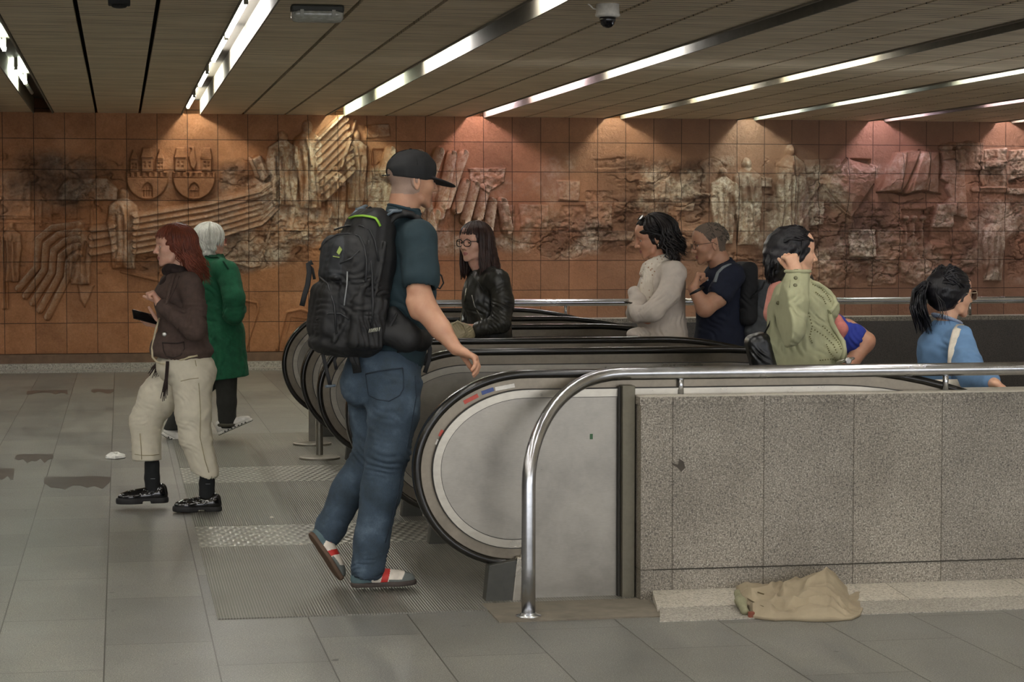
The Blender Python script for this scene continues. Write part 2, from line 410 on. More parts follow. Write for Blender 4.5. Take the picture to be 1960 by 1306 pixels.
def saw(pts, w, h=.03, pale=0.0, flip=1):
    P = wp(pts); sx, sz = region([p[0] for p in P], [p[1] for p in P], w + .03); X = MX[sx, sz]; Z = MZ[sx, sz]
    if X.size == 0: return
    best = np.full(X.shape, 1e9); sg = np.zeros(X.shape)
    for (ax, az), (bx, bz) in zip(P[:-1], P[1:]):
        ex, ez = bx - ax, bz - az; L = math.hypot(ex, ez) + 1e-9; t = np.clip(((X - ax) * ex + (Z - az) * ez) / (L * L), 0, 1); d = np.hypot(X - ax - t * ex, Z - az - t * ez)
        s_ = np.sign((X - ax) * ez - (Z - az) * ex); m = d < best; best = np.where(m, d, best); sg = np.where(m, s_, sg)
    k = np.clip((w - best) / (.006), 0, 1); prof = .35 + .65 * (.5 + .5 * flip * sg * best / w)
    Hh[sx, sz] = np.where(k > 0, Hh[sx, sz] * (1 - k) + k * (h * prof + Hh[sx, sz] * .25), Hh[sx, sz])
    if pale: PALE[sx, sz] = np.maximum(PALE[sx, sz], k * pale * np.clip(prof * 1.6 - .6, 0, 1))
# individual tiles set a little proud or back, some with their own texture
for (cx, cy, h, p) in ((1650, 466, .02, .95), (1592, 342, .01, .3), (1855, 300, .03, .3), (1705, 466, .012, .2), (1600, 525, .012, .25), (1255, 412, .0, .35), (1147, 392, -.008, .1), (1900, 335, .02, .45),
                       (1095, 420, -.008, .1), (700, 465, .01, 0), (480, 462, .012, 0), (1310, 350, -.006, 0), (1500, 470, .012, .3)):
    slab([(cx - 26, cy - 27), (cx + 26, cy - 27), (cx + 26, cy + 27), (cx - 26, cy + 27)], h, .008, p, .02, 0, int(cx))
# left part: building outlines, riding stepped ribbons, robed figures
slab([(0, 326), (52, 326), (60, 345), (60, 420), (0, 420)], .02, .012, .12, .008, .004, 3)
slab([(108, 365), (128, 340), (205, 340), (228, 362), (225, 385), (108, 385)], .035, .02, .35, .006, .01, 4)
for x_ in (78, 98, 122, 150, 176): bar([(x_, 385), (x_, 432)], .02, .016)
bar([(0, 412), (150, 418)], .01, .012); bar([(0, 425), (170, 428)], .01, .012)
for i in range(5):                               # stair-like ribbon bending down to the lower left
    o = i * 14.5
    saw([(150, 430 + o * .95), (100 + o * .9, 437 + o * .85), (74 + o, 458 + o * .75), (71 + o, 512 + o * .35), (36 + o * .95, 552 + o * .95)], .040, .062, .5, 1)
for i in range(7):                               # long ribbons sweeping up to the figures in the middle
    o = i * 12.2
    saw([(258, 412 + o * .95), (400, 388 + o * .93), (500, 364 + o * .85), (530, 342 + o * .75)], .036, .052, .4, 1)
for i in range(4): saw([(176, 438 + i * 15), (216, 431 + i * 15)], .042, .045, .3, 1)
figure(153, 423, 545, 52, .15, .075, 0, 31); slab([(148, 545), (182, 545), (172, 575), (162, 590), (152, 575)], .03, .02, .1, .01, .01, 6)
figure(236, 363, 515, 62, .3, .08, 0, 32)
figure(22, 425, 540, 42, .1, .06, 0, 33); bar([(5, 455), (8, 590)], .02, .04); bar([(14, 455), (14, 590)], .012, .03)
bar([(232, 520), (300, 537)], .016, .02); bar([(428, 497), (480, 512), (497, 508), (524, 415)], .016, .03)
bar([(465, 575), (492, 580), (494, 592), (470, 670)], .014, .02); bar([(530, 668), (548, 598), (575, 592), (600, 600)], .016, .024); bar([(541, 668), (556, 606), (600, 612)], .01, .012)
figure(540, 253, 395, 62, .5, .085, 4, 34); figure(588, 232, 400, 58, .5, .085, 6, 35)
slab([(475, 305), (500, 296), (520, 335), (505, 350), (488, 340)], .06, .02, .5, .01, .01, 7); bar([(478, 303), (492, 338)], .02, .03, .4); bar([(496, 300), (508, 335)], .014, .03, .5)
slab([(470, 352), (520, 345), (525, 372), (470, 385)], .03, .02, .4, .012, .01, 8); bar([(524, 288), (524, 380)], .014, .05, .3)
for i in range(9): saw([(606 + i * 1.5, 268 + i * 14), (660 + i * 1.5, 214 + i * 14)], .040, .06, .5, 1)
bar([(680, 232), (652, 320)], .02, .05, .4); bar([(655, 222), (608, 268)], .02, .03, .5)
figure(640, 318, 420, 46, .35, .07, 2, 36); figure(682, 250, 400, 44, .35, .07, -2, 37)
for x_ in (560, 600, 630, 655): bar([(x_, 400), (x_ - 6, 445)], .05, .035, .35, soft=.8)
slab([(548, 438), (605, 440), (605, 462), (548, 460)], .025, .012, .1, .008, .01, 9)
slab([(697, 240), (745, 236), (748, 262), (700, 266)], .03, .012, .35, .02, .01, 12)
slab([(712, 285), (745, 285), (745, 350), (718, 345)], -.03, .01, 0, .006, .004, 10); bar([(708, 288), (712, 350), (700, 395)], .01, .02)
# fan of heavy folds behind the man in the cap
fan = [((770, 300), (800, 470)), ((800, 296), (822, 440)), ((838, 292), (800, 400)), ((862, 298), (838, 412)), ((884, 296), (850, 392)), ((888, 352), (872, 400)), ((905, 356), (888, 420)), ((925, 362), (912, 415)), ((938, 388), (930, 445)), ((958, 388), (968, 440)),
       ((758, 330), (742, 400)), ((830, 410), (815, 465)), ((782, 400), (770, 450)), ((745, 290), (735, 330))]
for a, b_ in fan:
    saw([a, b_], .062, .12, .9, -1)
slab([(895, 322), (968, 322), (965, 348), (930, 372), (900, 345)], .02, .01, .5, .03, .015, 13)
slab([(905, 392), (958, 392), (958, 442), (985, 442), (985, 392)], .012, .01, .25, .02, .012, 14)
for (x0, x1, y0, y1) in ((992, 1050, 390, 437), (1065, 1110, 345, 385), (1120, 1172, 385, 438), (1172, 1275, 386, 408), (1222, 1275, 345, 384), (1120, 1215, 440, 462), (1290, 1330, 385, 405)):
    slab([(x0, y0), (x1, y0 + 2), (x1 - 2, y1), (x0 + 3, y1 - 1)], .018, .01, .3, .014, .008, x0)
slab([(1136, 305), (1205, 298), (1205, 322), (1136, 325)], -.01, .02, 0, .01, .01, 55)
# right part
figure(1383, 322, 468, 50, .55, .07, 0, 41); figure(1428, 303, 470, 58, .6, .08, 2, 42); figure(1512, 277, 455, 58, .5, .09, -2, 43)
slab([(1455, 338), (1478, 340), (1476, 360), (1455, 358)], .03, .01, .5, .01, .01, 15)
bar([(1330, 372), (1362, 374)], .02, .03, .2); slab([(1535, 305), (1608, 303), (1608, 330), (1540, 332)], .02, .01, .2, .008, .006, 16)
slab([(1572, 352), (1620, 300), (1680, 318), (1672, 350), (1626, 418)], .045, .02, .15, .004, .006, 17, dome=.04)
slab([(1622, 302), (1668, 304), (1666, 322), (1640, 328), (1628, 318)], -.06, .02, 0, .004, .004, 18)
bar([(1572, 352), (1600, 392), (1626, 416), (1672, 352)], .012, .03); bar([(1542, 392), (1570, 350)], .016, .03); bar([(1528, 430), (1560, 380)], .03, .02, .4)
slab([(1553, 385), (1578, 385), (1576, 430), (1550, 432)], .02, .01, .8, .014, .01, 19)
# the open book
slab([(1678, 368), (1698, 318), (1712, 292), (1745, 288), (1794, 290), (1793, 372), (1762, 365), (1732, 372), (1705, 367)], .055, .012, .25, .004, .005, 20, dome=.03)
for x0 in (1690, 1736):
    slab([(x0 + 18, 292), (x0 + 42, 290), (x0 + 30, 366), (x0 + 2, 368)], .012, .02, .75, .004, .0, 23)
bar([(1678, 368), (1705, 369), (1732, 374), (1762, 367), (1800, 372)], .012, -.05, soft=1); bar([(1760, 290), (1725, 370)], .03, -.028, soft=1)
# the face in profile and leaves
slab([(1796, 290), (1840, 285), (1850, 420), (1812, 410), (1804, 388), (1815, 378), (1806, 362), (1810, 352), (1795, 343), (1802, 320)], .05, .012, .3, .006, .004, 24, dome=.02)
for i, (lx, ly, r_) in enumerate(((1808, 283, 14), (1822, 278, 12), (1835, 292, 13), (1846, 284, 12), (1815, 292, 10), (1852, 274, 8))): lump(lx, ly, r_, r_ * .6, .09, .5)
bar([(1803, 308), (1820, 304), (1830, 312)], .012, -.035, soft=1)
slab([(1880, 286), (1925, 282), (1925, 320), (1880, 322)], .035, .01, .95, .03, .012, 25); slab([(1930, 288), (1960, 285), (1990, 330), (1930, 345)], .03, .01, .8, .03, .012, 26)
slab([(1882, 326), (1918, 326), (1918, 358), (1882, 358)], -.04, .008, .0, .02, .004, 27); bar([(1862, 362), (1925, 364)], .04, .022, .1, soft=.3); bar([(1930, 366), (1990, 368)], .04, .022, .7, soft=.3)
slab([(1790, 390), (1826, 388), (1820, 436), (1782, 436)], .05, .012, .95, .014, .008, 28)
slab([(1724, 400), (1788, 400), (1780, 486), (1770, 498), (1730, 498), (1724, 486)], -.035, .02, 0, .006, .004, 29)
for x_ in (1734, 1750, 1767): bar([(x_, 418), (x_, 492)], .02, .04, .35, soft=.9); lump(x_, 417, 5, 5, .05, .4)
bar([(1815, 436), (1822, 475), (1822, 500)], .01, .02); figure(1898, 413, 538, 46, .75, .08, 0, 44)
slab([(1560, 480), (1640, 460), (1650, 520), (1560, 540)], .012, .02, .2, .02, .02, 30); slab([(1660, 495), (1715, 492), (1715, 545), (1660, 548)], .012, .02, .2, .02, .02, 47)
slab([(1722, 500), (1770, 500), (1770, 545), (1722, 545)], .01, .02, .3, .03, .02, 48)
# the two gate emblems: crenellated half-round bases with towers above
for cx in (282, 371):
    arc = [(cx + 40 * math.cos(t), 341 + 41 * math.sin(t)) for t in np.linspace(0, math.pi, 18)]
    clear = [(cx - 40, 330)] + [(cx + 40, 330)] + arc
    P = wp(clear); sx, sz = region([p[0] for p in P], [p[1] for p in P], .02)
    d = sdpoly(MX[sx, sz], MZ[sx, sz], P); k = np.clip(-d / .008 + .6, 0, 1)
    Hh[sx, sz] = Hh[sx, sz] * (1 - k) + .05 * k; PALE[sx, sz] *= (1 - k); DARK[sx, sz] *= (1 - k)
    for i in range(7): slab([(cx - 38 + i * 11.3, 331), (cx - 32 + i * 11.3, 331), (cx - 32 + i * 11.3, 339), (cx - 38 + i * 11.3, 339)], -.025, .004)
    bar([(cx - 39, 341), (cx + 39, 341)], .007, -.012)
    gate = [(cx - 10, 378), (cx - 10, 360), (cx - 6, 353), (cx, 349), (cx + 6, 353), (cx + 10, 360), (cx + 10, 378)]
    slab(gate, -.028, .006)
    for q in (-5, 0, 5): bar([(cx + q, 358), (cx + q, 376)], .004, .018)
    bar([(cx - 8, 364), (cx + 8, 364)], .004, .018)
def tower(cx, top, wd, roof='h'):
    slab([(cx - wd, 329), (cx - wd, top + 20), (cx + wd, top + 20), (cx + wd, 329)], .05, .005)
    if roof == 'h': slab([(cx - wd * 1.15, top + 20), (cx - wd * .75, top), (cx + wd * .75, top), (cx + wd * 1.15, top + 20)], .045, .005)
    else: slab([(cx - wd * 1.1, top + 20), (cx - wd * .1, top), (cx + wd * 1.1, top + 20)], .045, .005)
    bar([(cx - wd * 1.1, top + 21), (cx + wd * 1.1, top + 21)], .006, .014)
    for yy in (top + 27, top + 34):
        for q in (-.4, .4): slab([(cx + wd * q - 2, yy), (cx + wd * q + 2, yy), (cx + wd * q + 2, yy + 4), (cx + wd * q - 2, yy + 4)], -.02, .004)
tower(256, 286, 8, 'p'); tower(281, 283, 11); tower(306, 285, 7.5, 'p'); tower(345, 283, 11); tower(395, 283, 10)
slab([(360, 300), (366, 286), (362, 282), (372, 281), (374, 296), (377, 312), (371, 328), (364, 318)], .045, .006)
# fine grain everywhere
Hh += (fbm(MX, MZ, .035, 201, 3) - .45) * .004
Hh = np.clip(Hh * 1.45, -.09, .22)
PALE = np.clip(PALE, 0, 1); DARK = np.clip(DARK, 0, 1)
# joints
jx = np.abs(((MX - 10.219) / .327 + .5) % 1 - .5) * .327; jz = np.abs(((MZ - .186) / .332 + .5) % 1 - .5) * .332
verts = np.stack([MX, WALL_Y - Hh, MZ], -1).reshape(-1, 3)
idx = np.arange(nx * nz_).reshape(nx, nz_)
faces = np.stack([idx[:-1, :-1], idx[1:, :-1], idx[1:, 1:], idx[:-1, 1:]], -1).reshape(-1, 4)
M_mural, nt, b = _nt('terracotta'); v = objvec(nt)
sep = node(nt, 'ShaderNodeSeparateXYZ'); nt.links.new(v, sep.inputs[0]); cmb = node(nt, 'ShaderNodeCombineXYZ')
nt.links.new(mathn(nt, 'ADD', sep.outputs[0], 327 - 10.219), cmb.inputs[0]); nt.links.new(mathn(nt, 'ADD', sep.outputs[2], 332 - .186), cmb.inputs[1])
br = node(nt, 'ShaderNodeTexBrick'); nt.links.new(cmb.outputs[0], br.inputs['Vector']); br.offset = 0; br.squash = 1
for k_, v_ in (('Scale', 1), ('Brick Width', .327), ('Row Height', .332), ('Mortar Size', .0038), ('Mortar Smooth', .3), ('Bias', 0)): br.inputs[k_].default_value = v_
br.inputs['Color1'].default_value = (.78, .76, .74, 1); br.inputs['Color2'].default_value = (1.15, 1.13, 1.1, 1); br.inputs['Mortar'].default_value = (.8, .8, .8, 1)
base = ramp(nt, noise(nt, v, 2.3, 6, .65, .3), [(.25, lin('875a38')), (.5, lin('a6734c')), (.75, lin('bc8a64'))])
base = mixc(nt, 1.0, base, br.outputs[0], 'MULTIPLY')
base = mixc(nt, 1.0, base, ramp(nt, noise(nt, v, 55, 4, .7), [(.3, (.82, .8, .78)), (.7, (1.1, 1.1, 1.1))]), 'MULTIPLY')
at = node(nt, 'ShaderNodeAttribute'); at.attribute_name = 'glaze'; s2 = node(nt, 'ShaderNodeSeparateColor'); nt.links.new(at.outputs['Color'], s2.inputs[0])
base = mixc(nt, mathn(nt, 'MULTIPLY', s2.outputs[2], .68), base, ramp(nt, noise(nt, v, 1.3, 4, .6), [(.3, lin('7c6152')), (.7, lin('9b7d6a'))]))
base = mixc(nt, mathn(nt, 'MULTIPLY', s2.outputs[1], .8), base, ramp(nt, noise(nt, v, 9, 5, .7), [(.35, lin('34251d')), (.65, lin('644a3a'))]))
base = mixc(nt, mathn(nt, 'MULTIPLY', s2.outputs[0], ramp(nt, noise(nt, v, 24, 5, .7), [(.38, (.25, .25, .25)), (.55, (1, 1, 1))])), base, ramp(nt, noise(nt, v, 14, 4, .6), [(.35, lin('b3a189')), (.7, lin('e6dccb'))]))
base = mixc(nt, mathn(nt, 'MULTIPLY', br.outputs['Fac'], .85), base, lin('2a1a10'))
nt.links.new(base, b.inputs['Base Color']); b.inputs['Roughness'].default_value = .62
hb = mathn(nt, 'ADD', mathn(nt, 'MULTIPLY', br.outputs['Fac'], -1.0), mathn(nt, 'MULTIPLY', noise(nt, v, 26, 6, .7), .9))
bump(nt, b, hb, .9, .016)
wb = mesh_obj('wall_back', verts, faces, M_mural, smooth=True)
ca = wb.data.color_attributes.new('glaze', 'FLOAT_COLOR', 'POINT')
cd = np.ones((nx * nz_, 4), np.float32); cd[:, 0] = PALE.ravel(); cd[:, 1] = DARK.ravel(); cd[:, 2] = np.clip((MX.ravel() - 1.5) / 5.5, 0, 1)
ca.data.foreach_set('color', cd.ravel()); tag(wb, kind='structure')
wb['label'] = 'terracotta tile mural with figures, ribbons, open book and two gate emblems in relief'
m_ = MB(); m_.box(-9, GX0, WALL_Y, WALL_Y + .2, .186, CEIL); m_.box(GX1, 18, WALL_Y, WALL_Y + .2, .186, CEIL); m_.box(-9, 18, WALL_Y + .2, WALL_Y + .4, -.1, 3.1)
tag(m_.build('wall_back_extension', M_mural), kind='structure')
def par_bricks(w_, h_, ox, oz, dark=(.45, .43, .38, 1)):
    def f(nt, v, c, b):
        sep = node(nt, 'ShaderNodeSeparateXYZ'); nt.links.new(v, sep.inputs[0]); cmb = node(nt, 'ShaderNodeCombineXYZ')
        nt.links.new(mathn(nt, 'ADD', sep.outputs[0], w_ * 40 - ox), cmb.inputs[0]); nt.links.new(mathn(nt, 'ADD', sep.outputs[2], h_ * 20 - oz), cmb.inputs[1])
        br = node(nt, 'ShaderNodeTexBrick'); nt.links.new(cmb.outputs[0], br.inputs['Vector']); br.offset = 0
        for k_, v_ in (('Scale', 1), ('Brick Width', w_), ('Row Height', h_), ('Mortar Size', .0028), ('Mortar Smooth', .2), ('Bias', 0)): br.inputs[k_].default_value = v_
        br.inputs['Color1'].default_value = (.92, .92, .92, 1); br.inputs['Color2'].default_value = (1.06, 1.05, 1.03, 1); br.inputs['Mortar'].default_value = dark
        b.inputs['Roughness'].default_value = .5
        bump(nt, b, mathn(nt, 'SUBTRACT', 0.0, br.outputs['Fac']), .4, .003)
        return mixc(nt, 1.0, c, br.outputs[0], 'MULTIPLY')
    return f
M_curb = granite('curb_granite', '8d8a84', 'a9a59d', '5c5a55', 120, bricks=par_bricks(1.1, .2, .1, -.05), big=.1)
M_brown = plain('plinth_brown', '6b5442', .7, var=.25, vscale=8)
m_ = MB(); m_.box(-9, 18, WALL_Y - .02, WALL_Y + .1, .0, .182); tag(m_.build('trim_1', M_brown), kind='structure')
m_ = MB(); m_.box(-9, 18, WALL_Y - .11, WALL_Y - .02, 0, .085); m_.box(-9, 18, WALL_Y - .3, WALL_Y - .11, 0, .025); tag(m_.build('baseboard_back', M_curb), kind='structure')

# ---- granite parapets around the escalator well, with steel rails
M_par = granite('parapet_granite', '6c665c', '938c80', '3f3b35', 230, bricks=par_bricks(.3865, 1.2, 2.5887, -1.073), big=.16)
M_dark = granite('well_granite', '3f3a34', '4c463f', '2f2b27', 200, spk='5e574d', bricks=par_bricks(.9, 2.4, 0, -1), big=.1)
M_lit_top = granite('lit_top_granite', 'aaa597', 'c4bfb2', '8c867a', 230, big=.06)  # paler granite: light falling on the parapet top, put into the colour
for nm, y0, y1, mt, lb in (('wall_parapet_near', 8.2, 8.45, M_par, 'speckled grey granite parapet in front of the escalators'), ('wall_parapet_far', 15.75, 16.0, M_dark, 'dark granite parapet behind the escalators')):
    m_ = MB(); m_.box(2.07, 18, y0, y1, 0, .80); m_.mi = 1; m_.box(2.065, 18, y0 - .003, y1 + .003, .80, .832)
    if nm.endswith('near'): m_.mi = 2; m_.box(2.07, 18, y0 + .004, y1, .832, .834)  # thin sheet on top, coloured lighter to paint the light it reflects
    o = m_.build(nm, [mt, M_par, M_lit_top]); tag(o, lb, kind='structure')
m_ = MB(); m_.box(2.12, 18, 8.196, 8.2, .125, .1285); tag(m_.build('trim_2', plain('joint_grime', '2e2a22', .8)), kind='structure')
m_ = MB(); m_.box(WELL_X, 18, WELL_Y0, WELL_Y0 + .05, -6, 0); m_.box(WELL_X, 18, WELL_Y1 - .05, WELL_Y1, -6, .8); m_.box(9.5, 9.6, WELL_Y0, WELL_Y1, -6, -2.0)
tag(m_.build('wall_well', M_dark), kind='structure')
m_ = MB(); c_ = PY(1303, 892, 8.2); m_.add([(c_[0] + x_ / 480, 8.1992, c_[2] - z_ / 480) for x_, z_ in ((-20, -8), (-6, -2), (-3, -14), (6, -8), (9, 4), (1, 12), (-6, 4), (-16, -2))], [tuple(range(8))]); tag(m_.build('trim_6', plain('stone_chip', '47413a', .9)), kind='structure')
M_skirt = granite('skirt_granite', 'a29c90', 'c2bcae', '6a655b', 170, bricks=par_bricks(.56, 1.2, 2.0, -1), big=.08)
m_ = MB()
def wedge(x0, x1, ya, za, yb, zb):
    m_.add([(x0 - .05, yb, 0), (x1, yb, 0), (x1, yb, zb), (x0 - .05, yb, zb), (x0, ya, 0), (x1, ya, 0), (x1, ya, za), (x0, ya, za)], [(0, 1, 2, 3), (3, 2, 6, 7), (4, 7, 6, 5), (0, 3, 7, 4), (1, 5, 6, 2), (0, 4, 5, 1)])
wedge(2.12, 18, 8.2, .042, 7.93, .022); m_.build
o = m_.build('trim_3', M_skirt); tag(o, 'pale sloping granite skirt at the foot of the parapet', kind='structure')
m_ = MB(); wedge(2.08, 18, 7.925, .02, 7.74, .004); o = m_.build('trim_4', granite('skirt_low', '88837a', 'a09b90', '5e5a52', 200, big=.08)); tag(o, kind='structure')
m_ = MB(); m_.box(1.42, 2.1, 7.84, 8.24, 0, .006); tag(m_.build('trim_5', plain('concrete_patch', '6e675a', .8, var=.2, vscale=12)), kind='structure')

M_inox = steel('inox', 'c2c3c6', .19, (1, 1, 1), .03, 1.0)
def rail(name, lab, Yr, Yp, zr, flip=1, group='steel handrails around the well'):
    e = empty(name, (1.55, Yp, 0), lab, 'handrail', group)
    pts = []; X0 = 1.552; ra = .47
    pts += [(X0, Yp, 0), (X0, Yp, .2), (X0, Yp, zr - .40)]
    for t in np.linspace(.12, math.pi / 2, 14):
        f_ = t / (math.pi / 2); pts.append((X0 + ra * (1 - math.cos(t)), Yp + (Yr - Yp) * (.5 - .5 * math.cos(math.pi * f_)), zr - .40 + .40 * math.sin(t)))
    pts += [(2.2, Yr, zr), (2.6, Yr, zr), (18, Yr, zr)]
    m_ = MB(); m_.tube(pts, .0275, 20); m_.build('rail', M_inox, e, smooth=True)
    m_ = MB(); m_.lathe((X0, Yp, 0), [(.05, 0.004), (.05, .009), (.034, .012), (.03, .02)], 20); m_.build('foot_plate', M_inox, e, smooth=True)
    for x_ in ([2.268, 3.424, 4.58, 5.74, 6.9, 8.1] if flip == 1 else [2.3, 3.4, 4.5, 5.578, 6.731, 7.9, 9.0]):
        m_ = MB(); m_.tube([(x_, Yr, .83), (x_, Yr, zr - .01)], .0125, 12); m_.build('bracket', M_inox, e, smooth=True)
    return e
rail('handrail', 'thick bent stainless steel handrail mounted on the near granite parapet', 8.32, 7.93, .922)
rail('handrail', 'slim stainless steel handrail on the dark parapet behind all escalators', 15.87, 16.1, .955, -1)

# ---- three escalators, six balustrades
M_rubber = plain('rubber_handrail', '1b1915', .22, var=.1, spec=.5)
M_guide = steel('guide_metal', '7c7467', .30, (1, 1, 1), .08, .9)
M_trim = steel('deck_trim', 'aaa498', .25, (.3, 1, 1), .05, .9)
M_panel = steel('brushed_panel', '908b82', .27, (1, 1, 12), .06, .9, .14)
M_seam = plain('seam_dark', '25221d', .6)
def bal_path(xc, off):
    """points and inward normals of the outer outline of a balustrade, in X,Z"""
    P = []
    for t in np.linspace(math.radians(98), 0, 20): P.append((1.57 - .415 * math.cos(t), .54 - .405 * math.sin(t), (math.cos(t), math.sin(t))))
    for t in np.linspace(0, math.pi / 2, 22)[1:]: P.append((1.63 - .475 * math.cos(t), .54 + .40 * math.sin(t), (math.cos(t) * .9, -math.sin(t))))
    out = [np.array([x, z]) + off * np.array(n) / np.linalg.norm(n) for x, z, n in P]
    s0 = .577; Rr = 1.9; X0 = 2.8 + xc
    for x in np.linspace(1.8, X0, 4): out.append(np.array([x, .94 - off]))
    for x in np.linspace(X0 + .05, X0 + s0 * Rr, 12): out.append(np.array([x - (x - X0) / Rr * 0, .94 - off - (x - X0) ** 2 / (2 * Rr)]))
    xe = X0 + s0 * Rr; ze = .94 - off - s0 * s0 * Rr / 2
    for x in (xe + .5, xe + 2, 9.3): out.append(np.array([x, ze - (x - xe) * s0]))
    return out
def sweep(m_, xc, o1, o2, y, hw, rnd=False):
    A = bal_path(xc, o1); B = bal_path(xc, o2)
    if rnd:
        Mp = [(a + b_) / 2 for a, b_ in zip(A, B)]; sec = []
        n = 12; vs = []; N = len(A)
        for a, b_ in zip(A, B):
            c_ = (a + b_) / 2; h_ = (b_ - a) / 2
            for k in range(n):
                t = 2 * math.pi * k / n; cx_ = abs(math.cos(t)) ** .6 * np.sign(math.cos(t)); sy = abs(math.sin(t)) ** .6 * np.sign(math.sin(t))
                q = c_ - h_ * cx_; vs.append((q[0], y + hw * sy, q[1]))
        m_.add(vs, [(i * n + k, i * n + (k + 1) % n, (i + 1) * n + (k + 1) % n, (i + 1) * n + k) for i in range(N - 1) for k in range(n)] + [tuple(range(n)), tuple(range((N - 1) * n, N * n))])
    else:
        vs = []; N = len(A)
        for a, b_ in zip(A, B): vs += [(a[0], y - hw, a[1]), (b_[0], y - hw, b_[1]), (b_[0], y + hw, b_[1]), (a[0], y + hw, a[1])]
        m_.add(vs, [(i * 4 + k, i * 4 + (k + 1) % 4, (i + 1) * 4 + (k + 1) % 4, (i + 1) * 4 + k) for i in range(N - 1) for k in range(4)] + [(0, 1, 2, 3), ((N - 1) * 4, (N - 1) * 4 + 1, (N - 1) * 4 + 2, (N - 1) * 4 + 3)])
M_plate, nt, b = _nt('ribbed_plate'); v = objvec(nt)
sep = node(nt, 'ShaderNodeSeparateXYZ'); nt.links.new(v, sep.inputs[0])
sn = mathn(nt, 'SINE', mathn(nt, 'MULTIPLY', sep.outputs[0], 2 * math.pi / .0115))
cc = mixc(nt, ramp(nt, sn, [(.0, (1, 1, 1)), (.45, (0, 0, 0))]), ramp(nt, noise(nt, v, 2.0, 5, .6), [(.3, lin('75736b')), (.7, lin('918e84'))]), lin('64625a'))
nt.links.new(cc, b.inputs['Base Color']); b.inputs['Metallic'].default_value = .35; b.inputs['Roughness'].default_value = .42
bump(nt, b, sn, .4, .002)
M_check, nt, b = _nt('checker_plate'); v = objvec(nt)
w1 = mathn(nt, 'MULTIPLY', mathn(nt, 'SINE', mathn(nt, 'MULTIPLY', sep.outputs[0], 1)), 1) if False else None
sp2 = node(nt, 'ShaderNodeSeparateXYZ'); nt.links.new(v, sp2.inputs[0])
w1 = mathn(nt, 'SINE', mathn(nt, 'MULTIPLY', sp2.outputs[0], 2 * math.pi / .045)); w2 = mathn(nt, 'SINE', mathn(nt, 'MULTIPLY', sp2.outputs[1], 2 * math.pi / .14))
ck = mathn(nt, 'MULTIPLY', w1, w2)
nt.links.new(mixc(nt, ramp(nt, ck, [(.3, (0, 0, 0)), (.75, (1, 1, 1))]), lin('8f8e85'), lin('bdbcb2')), b.inputs['Base Color'])
b.inputs['Metallic'].default_value = .5; b.inputs['Roughness'].default_value = .4; bump(nt, b, ck, .6, .006)
M_step = steel('step_metal', '77746c', .4, (1, 8, 1), .2, .8)
M_red = plain('sticker_red', 'b5483a', .5); M_white = plain('sticker_white', 'd8d4cc', .5); M_blue = plain('sticker_blue', '3d4f86', .5)
ESC = [(8.36, 9.94, 'nearest escalator, the one the man in jeans and the two women on the right use', 8.10, 9.97),
       (10.93, 12.53, 'middle escalator, carrying the woman in leather up', 10.68, 12.54),
       (13.70, 15.30, 'farthest escalator, empty, closest to the mural', 13.39, 15.6)]
